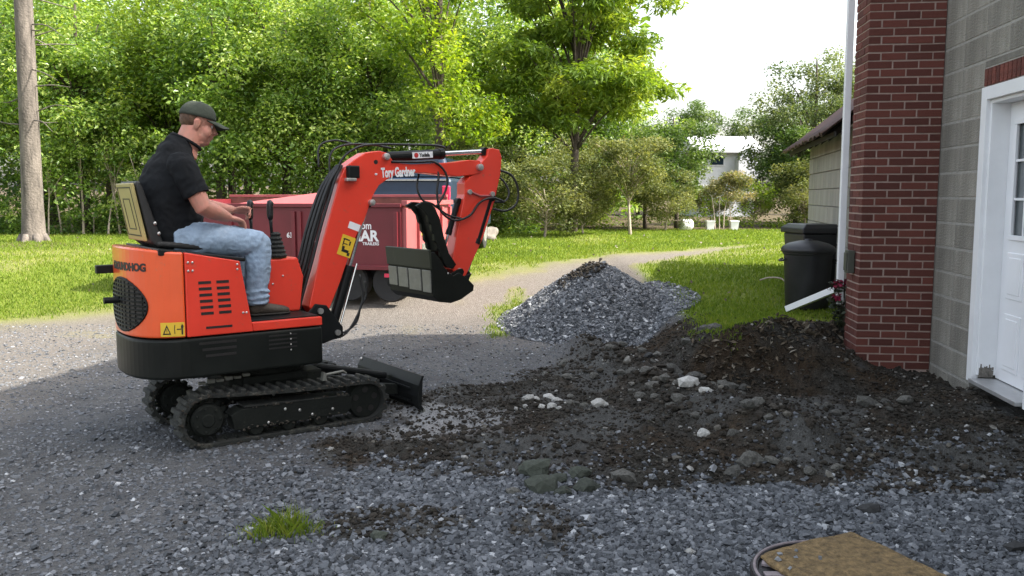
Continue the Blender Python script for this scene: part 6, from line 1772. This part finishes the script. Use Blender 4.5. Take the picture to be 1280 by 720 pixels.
fo = make_tree("far_tree", M_leafdeep, 6.0, 0.10, blob_clumps(50, (0, 0, 3.6), 2.2, 1.9, 2.0, 91, zmin=1.0), 0.5, 190, 0.14, 92, limbs=20, aspect=0.4)
put(fo, 9.0, 43, 1.0, 0.0); tag(fo, "rounded green tree standing behind the white house", "tree")
o = copy_tree(fo); put(o, 12.2, 44, 0.95, 1.0); tag(o, "green tree behind the right end of the white house", "tree")
o = copy_tree(fo); put(o, 5.9, 41, 0.85, 3.0); tag(o, "low green tree behind the left end of the white house", "tree")
for x_, y_, s_ in [(15.5, 46, 1.1), (3.6, 42, 0.9), (18, 40, 1.1), (0.5, 44, 1.1)]:
    o = copy_tree(fo); put(o, x_, y_, s_, x_); tag(o, "distant green tree in the row beyond the lawn", "tree", "distant trees beyond the lawn")
pk = make_tree("flowering_bush", M_leafbush, 1.9, 0.03, blob_clumps(34, (0, 0, 1.25), 0.75, 0.65, 0.50, 95, zmin=0.75), 0.24, 170, 0.070, 96, bark=M_twig, trunk_top=0.9, limbs=30, droop=0.1, crown_name="foliage")
put(pk, 6.05, 24.4, 0.95, 0.0); tag(pk, "pinkish bush with bare pale stems between two white pots", "shrub")
# saplings and low growth in the shade at the foot of the wood
sap = make_tree("sapling", M_leafdark, 2.6, 0.028, blob_clumps(9, (0, 0, 2.0), 0.5, 0.5, 0.7, 97), 0.28, 60, 0.11, 98, bark=M_twig, trunk_top=2.5, limbs=6, bend=0.25)
first = True
for i, px in enumerate([62, 78, 92, 104, 118, 136, 152, 168, 188, 205, 226]):
    o = sap if first else copy_tree(sap); first = False
    yy = 21.9 + (i * 7 % 5) * 0.22; put(o, (px - 640) / 1088 * yy, yy, 0.85 + 0.1 * (i % 4), i * 1.7)
    o.rotation_euler = (0.12 * math.sin(i * 2.3), 0.15 * math.cos(i * 1.9), i)
    tag(o, "thin pale sapling stem in the shade under the wood's edge", "sapling", "sapling stems in the shade of the wood")
n = 420
r_ = np.random.default_rng(5)
ux = r_.uniform(-17, 0.6, n); uy = r_.uniform(22.0, 23.6, n); uz = height(ux, uy) + r_.random(n) ** 1.6 * 0.9
V_, F_, t_ = leaf_cloud(np.stack([ux, uy, uz], 1), 0.30, 75, 0.10, r_, base=0.42)
tag(np_mesh("undergrowth", V_, F_, M_leafdark, attrs=dict(tint=t_)), "low leafy undergrowth along the foot of the wood", kind='stuff')
n = 210
ux = r_.uniform(-1.5, 13, n); uy = r_.uniform(24.8, 28.4, n) + 0.05 * ux; uz = height(ux, uy) + r_.random(n) ** 1.4 * 1.3
V_, F_, t_ = leaf_cloud(np.stack([ux, uy, uz], 1), 0.34, 95, 0.09, r_, base=0.5)
tag(np_mesh("undergrowth", V_, F_, M_leafmid, attrs=dict(tint=t_)), "low weeds and leaves along the far edge of the lawn", kind='stuff')
n = 900
ux = r_.uniform(-34, 5, n); uy = r_.uniform(33, 37, n); uz = r_.uniform(0.5, 11, n)
V_, F_, t_ = leaf_cloud(np.stack([ux, uy, uz], 1), 1.1, 28, 0.42, r_, base=0.35)
tag(np_mesh("forest", V_, F_, M_leafdark, attrs=dict(tint=t_)), "dark mass of the wood far behind the edge trees", kind='stuff')

# tall bare pine trunk on the left
pt = empty("pine_tree", (-9.33, 17.0, H1(-9.33, 17.0) - 0.05)); tag(pt, "tall bare pine trunk with dead twigs standing alone on the left lawn", "tree")
tb = MB()
pts_ = [(0.0, 0, -0.1), (0.0, 0, 0.06), (0.0, 0, 0.25), (0.01, 0, 0.7), (0.03, 0, 2.0), (0.05, 0, 4.0), (0.07, 0, 7.0), (0.05, 0, 11.0), (0.0, 0, 15.0)]
rs_ = [0.26, 0.24, 0.215, 0.195, 0.178, 0.165, 0.15, 0.11, 0.05]
tb.tube(pts_, rs_, 20); trk = tb.build("trunk", M_bark, pt, smooth=True)
for i in range(7):
    a = i * 0.9
    MB().tube([(0.18 * math.cos(a), 0.18 * math.sin(a), 0.16), (0.27 * math.cos(a), 0.27 * math.sin(a), 0.03), (0.40 * math.cos(a), 0.40 * math.sin(a), -0.08)], [0.08, 0.06, 0.03], 8).build("root", M_bark, trk, smooth=True)
r_ = np.random.default_rng(77)
for i in range(24):
    z_ = r_.uniform(2.0, 6.2); a = r_.uniform(-0.7, 0.9) if i % 4 else r_.uniform(2.4, 3.6); l_ = r_.uniform(0.25, 0.8)
    d_ = Vector((math.cos(a), math.sin(a), r_.uniform(-0.35, 0.25))); p_ = Vector((0.04, 0, z_)) + Vector((math.cos(a), math.sin(a), 0)) * 0.19
    MB().tube(spline([p_, p_ + d_ * l_ * 0.5 + Vector((0, 0, r_.uniform(-.05, .05))), p_ + d_ * l_ + Vector((0, 0, r_.uniform(-.15, .1)))], 3), [0.014, 0.013, 0.012, 0.010, 0.008, 0.006, 0.004], 6).build("dead_twig", M_bark, trk, smooth=True)
V_, F_, t_ = leaf_cloud(blob_clumps(40, (0, 0, 12.0), 2.4, 2.4, 3.0, 78), 0.6, 60, 0.22, r_, aspect=0.14, base=0.3)
np_mesh("crown", V_, F_, M_leafdark, pt, attrs=dict(tint=t_))

# far white house
wh = empty("white_house", (9.3, 38, H1(9.3, 38) - 0.1), R(4)); tag(wh, "small white house with a pale roof half hidden by trees far beyond the lawn", "house")
zb = H1(9.3, 38) - 0.1
ww = MB(); ww.box((0, 1.6, (3.45 - zb) / 2), (2.5, 3.2, 3.45 - zb)); hw_ = ww.build("wall", M_whitewall, wh)
for zz in range(9):
    pass
MB().prism([(-0.35, 3.45 - zb), (1.3, 4.15 - zb), (1.9, 4.15 - zb), (3.5, 3.45 - zb), (3.5, 3.35 - zb), (-0.35, 3.35 - zb)], -1.5, 1.5, lambda s, t, z: (t, s, z)).build("roof", M_whiteroof, wh)
wf = MB().box((-0.45, -0.012, 3.02 - zb), (0.66, 0.05, 0.46)).build("window", M_whitewall, wh)
MB().box((-0.45, -0.03, 3.02 - zb), (0.56, 0.03, 0.36)).build("pane", M_glassd, wf)
MB().box((-0.6, 1.5, 4.32 - zb), (0.35, 0.35, 0.4)).build("roof_vent", M_worn, wh)
gb = MB().prism([(0.35, 2.2 - zb), (1.25, 2.2 - zb), (1.25, 3.1 - zb), (0.8, 3.44 - zb), (0.35, 3.1 - zb)], -0.5, -0.002, lambda s, t, z: (s, t, z)).build("porch_gable", M_whitewall, wh)
# barrel, pots, boulder
g_ = lambda px, y_: ((px - 640) / 1088 * y_, y_)
x_, y_ = g_(857, 23.6); br_ = MB().lathe([(0.02, -0.17), (0.12, -0.17), (0.15, -0.14), (0.155, 0), (0.15, 0.14), (0.12, 0.17), (0.02, 0.17)], (0, 0, 0), 20)
bo_ = br_.build("barrel", M_wpaint, None, smooth=True, xf=lambda v: Vector((v.z, v.y, v.x))); bo_.location = (x_, y_, H1(x_, y_) + 0.16); bo_.rotation_euler = (0, 0, 0.3)
tag(bo_, "small white barrel lying on its side at the end of the lawn", "barrel")
for px, lb_ in ((887, "white square pot left of the pinkish bush's stems"), (917, "white square pot right of the pinkish bush's stems")):
    x_, y_ = g_(px, 24.0); e_ = empty("flower_pot", (x_, y_, H1(x_, y_) - 0.01)); tag(e_, lb_, "pot", "white pots by the pinkish bush")
    pm = MB(); vs_ = []
    for z_, h_ in ((0.0, 0.085), (0.27, 0.115), (0.27, 0.095), (0.22, 0.09)):
        vs_ += [(-h_, -h_, z_), (h_, -h_, z_), (h_, h_, z_), (-h_, h_, z_)]
    pm.add(vs_, [(3, 2, 1, 0), (12, 13, 14, 15)] + [(4 * k + i, 4 * k + (i + 1) % 4, 4 * k + 4 + (i + 1) % 4, 4 * k + 4 + i) for k in range(3) for i in range(4)])
    pm.build("pot_wall", M_wpaint, e_); MB().box((0, 0, 0.225), (0.17, 0.17, 0.02)).build("pot_soil", M_darkrock, e_)
    MB().box((0, 0, 0.255), (0.245, 0.245, 0.035)).build("pot_rim", M_wpaint, e_)
for i, px in enumerate((894, 899, 904)):
    x_, y_ = g_(px, 23.9); z_ = H1(x_, y_)
    st2 = MB().tube([(x_, y_, z_ - 0.02), (x_ + 0.03 * (i - 1), y_ + 0.1, z_ + 0.5), (x_ + 0.12 * (i - 0.7), y_ + 0.2, z_ + 0.95)], [0.016, 0.014, 0.010], 8).build("wooden_stake", M_twig)
    tag(st2, ("left", "middle", "right")[i] + " one of the pale sticks leaning between the white pots", "stake", "sticks leaning between the white pots")


def rock_mesh(seed, m, sub=2, rough=0.55):
    bm = bmesh.new(); bmesh.ops.create_icosphere(bm, subdivisions=sub, radius=0.5)
    o_ = Vector((seed * 7.1, seed * 3.3, seed))
    for v in bm.verts:
        n_ = mnoise.noise(v.co * 2.2 + o_) * rough + mnoise.noise(v.co * 5 + o_) * rough * 0.35
        v.co *= 1 + n_
        v.co.z *= 0.62; v.co.y *= 0.8
    me = bpy.data.meshes.new("stone"); bm.to_mesh(me); bm.free(); me.materials.append(m)
    me.polygons.foreach_set("use_smooth", [sub > 2] * len(me.polygons))
    return me


bx0, by0 = g_(606, 19.6)
bo_ = bpy.data.objects.new("boulder", rock_mesh(4, M_boulder, 3)); C.objects.link(bo_); bo_.location = (bx0, by0, H1(bx0, by0) + 0.08); bo_.scale = (0.62, 0.5, 0.62)
tag(bo_, "pale rounded boulder on the lawn's edge right of the bucket", "boulder")

# ------------------------------------------------------------------ gravel pile
px_, py_ = PILE_C
nr_, na_ = 40, 90
rr = np.linspace(0, 1, nr_)[:, None] * np.ones(na_)[None]; aa = np.linspace(0, 2 * np.pi, na_, endpoint=False)[None] * np.ones(nr_)[:, None]


def pile_z(x_, y_):
    d_ = np.hypot(x_ - px_, y_ - py_) / PILE_R
    d_ = d_ * (1 + 0.05 * fbm(x_, y_, 1.6, 2))
    return 0.52 * sst(8.4, 13.5, y_) + PILE_H * np.clip(1.0 - (d_ ** 2 + 0.010) ** 0.58, -0.06, 1) + 0.02 * fbm(x_, y_, 9, 3) * (d_ < 1)


PX = px_ + PILE_R * 1.04 * rr * np.cos(aa); PY = py_ + PILE_R * 1.04 * rr * np.sin(aa); PZ = pile_z(PX, PY)
ii = np.arange(nr_ * na_).reshape(nr_, na_); jj = np.roll(ii, -1, 1)
F_ = np.stack([ii[:-1], ii[1:], jj[1:], jj[:-1]], -1).reshape(-1, 4)
V_ = np.stack([PX, PY, PZ], -1).reshape(-1, 3)
pile = np_mesh("gravel_pile", V_, F_, M_stone, attrs=dict(tint=np.full(len(V_), 0.32)), smooth=True)
tag(pile, "conical heap of blue grey crushed stone with brown soil on its top", "gravel pile")
n = 26000
d_ = np.sqrt(rng.random(n)) * PILE_R * 1.06; a_ = rng.uniform(0, 2 * np.pi, n); x, y = px_ + d_ * np.cos(a_), py_ + d_ * np.sin(a_)
size = rng.uniform(0.016, 0.036, n); size *= np.where(rng.random(n) < 0.03, 1.6, 1)
keep = (d_ < PILE_R * 0.98) | (rng.random(n) < 0.35); x, y, size = x[keep], y[keep], size[keep]
z = np.maximum(pile_z(x, y), height(x, y)) + size * 0.22
o = scatter_stones("stones", np.stack([x, y, z], 1), size, M_stone, np.clip(rng.normal(0.48, 0.28, len(x)), 0, 1), pile, flat=0.85); o['kind'] = 'stuff'
n = 420
t_ = rng.random(n); cx_ = px_ - 0.02 - 0.62 * t_ + rng.normal(0, 0.06, n); cy_ = py_ - 0.10 - 0.05 * t_ + rng.normal(0, 0.07, n)
size = rng.uniform(0.015, 0.05, n) * (1.25 - t_)
keep = rng.random(n) < 1 - 0.8 * t_
cx_, cy_, size = cx_[keep], cy_[keep], size[keep]
o = scatter_clods("soil_on_top", np.stack([cx_, cy_, pile_z(cx_, cy_) + 0.025 + 0.03 * rng.random(len(cx_))], 1), size, M_clod, np.clip(rng.normal(0.5, 0.18, len(cx_)), 0, 0.8), pile); o['kind'] = 'stuff'

# ------------------------------------------------------------------ field stones one can pick out
meshes = {k: [rock_mesh(s, m, 2 if k == 'g' else 1 + s % 2) for s in range(1, 6)] for k, m in (('r', M_rock), ('p', M_pale), ('g', M_mossy), ('d', M_darkrock))}
STONES = [
    # px, py, width px, kind, label, group
    ('p', "pale rounded stone in the cluster on the soil right of the blade", "pale stones clustered on the soil", [(660, 507, 13), (670, 500, 10), (686, 498, 13), (696, 502, 14), (689, 510, 12), (676, 509, 9), (657, 513, 8), (699, 511, 8)]),
    ('r', "grey stone at the right end of the pale cluster on the soil", "grey stones beside the pale cluster", [(712, 505, 13), (713, 497, 10), (730, 509, 10), (722, 506, 9)]),
    ('p', "pale flat stone lying alone to the right of the pale cluster", None, [(749, 507, 17)]),
    ('p', "large pale angular block on the heap of stones by the pit", None, [(860, 489, 27)]),
    ('p', "white roundish stone below the large pale block", None, [(880, 517, 16)]),
    ('p', "long pale stone touching the right of the large pale block", None, [(884, 493, 17)]),
    ('r', "muddy stone at the upper end of the stone heap, just below the gravel pile", "muddy stones at the upper end of the heap", [
        (822, 446, 13), (838, 452, 24), (762, 441, 12), (776, 452, 13), (862, 441, 15), (814, 456, 16), (790, 463, 14), (802, 440, 12), (742, 447, 11), (828, 465, 12), (776, 470, 12), (807, 467, 14)]),
    ('r', "muddy stone packed round the large pale block in the stone heap", "muddy stones round the large pale block", [
        (845, 470, 15), (800, 484, 17), (815, 478, 15), (832, 481, 16), (868, 470, 22), (892, 470, 18), (912, 482, 17), (880, 458, 14), (858, 459, 15), (898, 488, 15), (838, 494, 13),
        (818, 497, 13), (848, 501, 15), (890, 482, 12), (930, 478, 13), (790, 490, 11), (845, 483, 11)]),
    ('r', "muddy stone at the lower end of the stone heap, below the white roundish stone", "muddy stones at the lower end of the heap", [
        (926, 496, 15), (905, 503, 19), (936, 508, 18), (870, 505, 14), (917, 516, 15), (946, 522, 16), (962, 530, 15)]),
    ('r', "grey stone on the drive left of the long muddy heap", "grey stones on the drive above the soil", [(706, 457, 14), (708, 474, 15), (682, 470, 10)]),
    ('g', "large dark greenish stone at the front left of the greenish pile", "greenish stones at the front of the soil", [(676, 614, 36)]),
    ('g', "small greenish stone at the front middle of the greenish pile", "greenish stones at the front of the soil", [(703, 618, 22)]),
    ('g', "greenish stone at the front right of the greenish pile", "greenish stones at the front of the soil", [(733, 613, 28)]),
    ('g', "broad dark greenish stone at the back left of the greenish pile", "greenish stones at the front of the soil", [(668, 596, 38)]),
    ('g', "dark greenish stone at the back right of the greenish pile", "greenish stones at the front of the soil", [(722, 596, 30)]),
    ('g', "small dark stone in the middle of the greenish pile", "greenish stones at the front of the soil", [(696, 602, 22)]),
    ('r', "big rounded brown stone right of the greenish pile", None, [(779, 601, 32)]),
    ('r', "brown stone at the left end of the greenish pile", None, [(643, 618, 20)]),
    ('r', "oblong light grey stone lying on the soil below the chimney", None, [(1084, 505, 28)]),
    ('r', "small stone on the soil just right of the oblong grey stone", "small stones beside the oblong grey stone", [(1106, 506, 12), (1112, 511, 9), (1099, 512, 10)]),
    ('r', "rounded muddy stone second to the right of the oblong grey stone", None, [(1132, 506, 19)]),
    ('r', "stone in the brown soil left of the oblong grey stone", "stones in the brown soil of the pit", [(1045, 519, 14), (1034, 511, 13), (1056, 525, 11), (1022, 508, 10)]),
    ('r', "large brown stone where the soil meets the gravel, right of centre", None, [(938, 580, 30)]),
    ('r', "smaller brown stone touching the large one where soil meets gravel", None, [(964, 578, 19)]),
    ('r', "stone half sunk in the gravel edge right of the two brown stones", "stones half sunk in the gravel edge", [(1012, 590, 18), (916, 594, 22), (985, 588, 14), (1046, 586, 13)]),
    ('g', "roundish dark stone lying below the reddish soil patch", None, [(473, 673, 20)]),
    ('d', "dark stone lying alone on the gravel near the bottom of the drive", None, [(437, 702, 19)]),
    ('d', "black slate piece lying on the gravel right of the tan board", None, [(1086, 641, 24)]),
    ('d', "dark brown lump on the gravel at the right edge", None, [(1270, 689, 28)]),
    ('p', "bright white pebble on the gravel left of the tan board", None, [(862, 692, 12)]),
    ('p', "pale pebble just above the reddish soil patch", None, [(449, 637, 9)]),
    ('d', "dark stone at the foot of the gravel heap", "dark stones along the foot of the gravel heap", [(737, 424, 14), (700, 421, 11), (676, 404, 12), (812, 408, 12), (760, 430, 12), (850, 419, 20)]),
]
k_ = 0
for kind, lab, grp, lst in STONES:
    for px, py, wpx in lst:
        zz = 0.03
        for _ in range(6):
            g0 = ground_pt(px, py, zz); zz = H1(g0.x, g0.y)
        s_ = wpx / 1088 * g0.y * 1.18
        o = bpy.data.objects.new("stone", meshes[kind][k_ % 5]); C.objects.link(o); k_ += 1
        o.location = (g0.x, g0.y, zz + 0.13 * s_); o.scale = (s_, s_ * random.uniform(0.8, 1.1), s_ * random.uniform(0.75, 1.1)); o.rotation_euler = (random.uniform(-.3, .3), random.uniform(-.3, .3), random.uniform(-0.5, 0.5))
        tag(o, lab, "stone", grp)

# ------------------------------------------------------------------ tuft, manhole cover, tan board, flowers
tc_ = ground_pt(352, 668); n = 520
tx = tc_.x + rng.normal(0, 0.095, n); ty = tc_.y + rng.normal(0, 0.05, n)
tx[:120] = tc_.x + rng.uniform(-0.2, 0.13, 120); ty[:120] = tc_.y + rng.uniform(-0.10, 0.09, 120)
hh = rng.uniform(0.03, 0.12, n) * np.exp(-((tx - tc_.x - 0.02) / 0.14) ** 2) + 0.015
o = blades("grass_tuft", tx, ty, hh, rng.uniform(0.003, 0.006, n), M_blade, np.clip(rng.normal(0.55, 0.25, n), 0, 1), lean=1.1)
tag(o, "small tuft of bright green grass growing in the gravel", "grass tuft")
cvx, cvy = 1.262, 3.235; cvz = H1(cvx, cvy) + 0.045
cov = empty("manhole_cover", (cvx, cvy, cvz)); tag(cov, "round iron manhole cover showing at the left corner of the tan board", "manhole cover")
MB().lathe([(0.02, -0.06), (0.325, -0.06), (0.33, -0.01), (0.325, 0.0), (0.30, 0.0), (0.295, -0.012), (0.02, -0.012)], n=48).build("cover_plate", M_iron, cov)
ri = MB(); ri.tube([(0.312 * math.cos(a), 0.312 * math.sin(a), 0.001) for a in np.linspace(0, 2 * math.pi, 65)], 0.006, 8)
ri.build("pale_rim", M_ironpale, cov)
rb0 = None
for i in range(16):
    a = 2 * math.pi * i / 16
    if rb0 is None:
        rb0 = MB().prism([(0.15, -0.0115), (0.285, -0.0115), (0.285, 0.0015), (0.15, 0.0015)], -0.019, 0.019).build("rib", M_ironpale, cov, bevel=0.003); o = rb0
    else:
        o = copy_obj(rb0, cov)
    o.rotation_euler = (0, 0, a)
cor = [ground_pt(*q, 0.075) for q in [(948, 690), (1064, 663), (1204, 728), (1072, 775)]]
nbx, nby = 34, 30; vs_ = []; fs2 = []
def board_pt(u, v, top):
    p_ = cor[0].lerp(cor[1], u).lerp(cor[3].lerp(cor[2], u), v)
    e_ = min(u, 1 - u, v, 1 - v)
    jx = 0.016 * (vnoise(np.array(p_.x * 14), np.array(p_.y * 14)) - 0.5) + 0.008 * (vnoise(np.array(p_.x * 40), np.array(p_.y * 40)) - 0.5)
    c_ = (cor[0] + cor[2]) / 2; out = (p_ - c_).normalized()
    p_ = p_ + out * float(jx) * (1 if e_ < 0.04 else 0.0)
    zt = 0.072 + 0.012 * math.sin(u * 2.5) + 0.010 * float(fbm(np.array([p_.x]), np.array([p_.y]), 9, 4, .6)[0])
    if e_ < 0.02: zt -= 0.010
    return (p_.x, p_.y, zt if top else 0.052)
for top in (True, False):
    for i in range(nbx + 1):
        for k in range(nby + 1):
            vs_.append(board_pt(i / nbx, k / nby, top))
N1 = (nbx + 1) * (nby + 1)
for i in range(nbx):
    for k in range(nby):
        q_ = i * (nby + 1) + k
        fs2.append((q_, q_ + 1, q_ + nby + 2, q_ + nby + 1)); fs2.append((N1 + q_, N1 + q_ + nby + 1, N1 + q_ + nby + 2, N1 + q_ + 1))
for i in range(nbx):
    a = i * (nby + 1); b = a + nby + 1
    fs2.append((a, b, N1 + b, N1 + a)); fs2.append((a + nby, N1 + a + nby, N1 + b + nby, b + nby))
for k in range(nby):
    fs2.append((k, N1 + k, N1 + k + 1, k + 1)); a = nbx * (nby + 1) + k
    fs2.append((a, a + 1, N1 + a + 1, N1 + a))
bb = MB(); bb.add(vs_, fs2); bo_ = bb.build("weathered_board", M_mat, smooth=False)
tag(bo_, "rotten tan board lying partly over the manhole cover in the gravel", "board")
cxy = [(0.06, 0.16), (0.13, 0.10), (0.2, 0.2), (0.05, 0.3), (0.28, 0.12), (0.35, 0.3)]
P = np.array([board_pt(u, v, True) for u, v in cxy]) + np.array([0, 0, 0.004])
tag(scatter_stones("gravel_chips", P, np.array([0.022, 0.016, 0.012, 0.013, 0.012, 0.016]), M_stone, np.array([.95, .9, .8, .9, .6, .7])), "a few pale gravel chips lying on the tan board", kind='stuff')

fp = at(1059, 356, 8.0); fz = H1(fp.x, fp.y)
fl = empty("flowering_plant", (fp.x, fp.y, fz)); tag(fl, "drooping plant with dark red flowers beside the chimney", "plant")
r_ = np.random.default_rng(12)
stm = MB(); cl_pts = []
for i in range(9):
    a = r_.uniform(0, 6.28); h_ = r_.uniform(0.25, 0.52); e_ = Vector((0.10 * math.cos(a), 0.08 * math.sin(a), h_)); cl_pts.append(e_)
    stm.tube(spline([(0, 0, -0.02), (e_.x * .3, e_.y * .3, h_ * .6), tuple(e_)], 4), 0.006, 6)
    if i % 2: cl_pts.append(e_ * 0.6)
stm.build("stems", M_bark2, fl)
V_, F_, t_ = leaf_cloud([tuple(p) for p in cl_pts], 0.085, 46, 0.055, r_, base=0.25, ctint=.05, ltint=.1)
np_mesh("foliage", V_, F_, M_flower, fl, attrs=dict(tint=np.clip(t_, 0, .5)))
V_, F_, t_ = leaf_cloud([tuple(p + Vector((0, -0.02, 0.03))) for p in sorted(cl_pts, key=lambda p: -p.z)[:6]], 0.055, 40, 0.045, r_, base=0.85, aspect=0.8, ctint=.05, ltint=.1)
np_mesh("flowers", V_, F_, M_flower, fl, attrs=dict(tint=np.clip(t_, .62, 1)))["kind"] = "stuff"
# roots, old leaves and flat stones along the dug bank
n = 230
bxs = rng.uniform(1.6, 3.1, n); bys = np.interp(bxs, [1.6, 1.8, 2.1, 2.46, 3.0], [7.42, 7.3, 7.38, 7.6, 7.95]) + rng.normal(-0.03, 0.08, n)
V_, F_, t_ = leaf_cloud(np.stack([bxs, bys, height(bxs, bys) + 0.02], 1), 0.03, 3, 0.07, rng, aspect=0.4, droop=0, base=0.5, ltint=.25)
M_litter = attr_ramp_mat("dead_leaf_litter", "tint", [(0, (0.025, 0.02, 0.014)), (0.5, (0.08, 0.06, 0.04)), (0.8, (0.15, 0.12, 0.085)), (1, (0.28, 0.25, 0.2))], 0.9)
tag(np_mesh("leaf_litter", V_, F_, M_litter, attrs=dict(tint=t_)), "dead leaves and roots on the dug bank below the grass", kind='stuff')
# fallen leaves on the lawn
n = 260
y = rng.uniform(9, 20, n); x = rng.uniform(-0.5, 0.3, n) * y
keep = np.maximum(sdist(LAWN_R, x, y), sdist(LAWN_L, x, y)) > 0
x, y = x[keep], y[keep]
V_, F_, t_ = leaf_cloud(np.stack([x, y, height(x, y) + 0.05], 1), 0.02, 1, 0.05, rng, aspect=0.7, droop=0, base=0.8, ltint=.15)
tag(np_mesh("fallen_leaves", V_, F_, M_litter, attrs=dict(tint=t_)), "pale fallen leaves scattered over the lawn", kind='stuff')
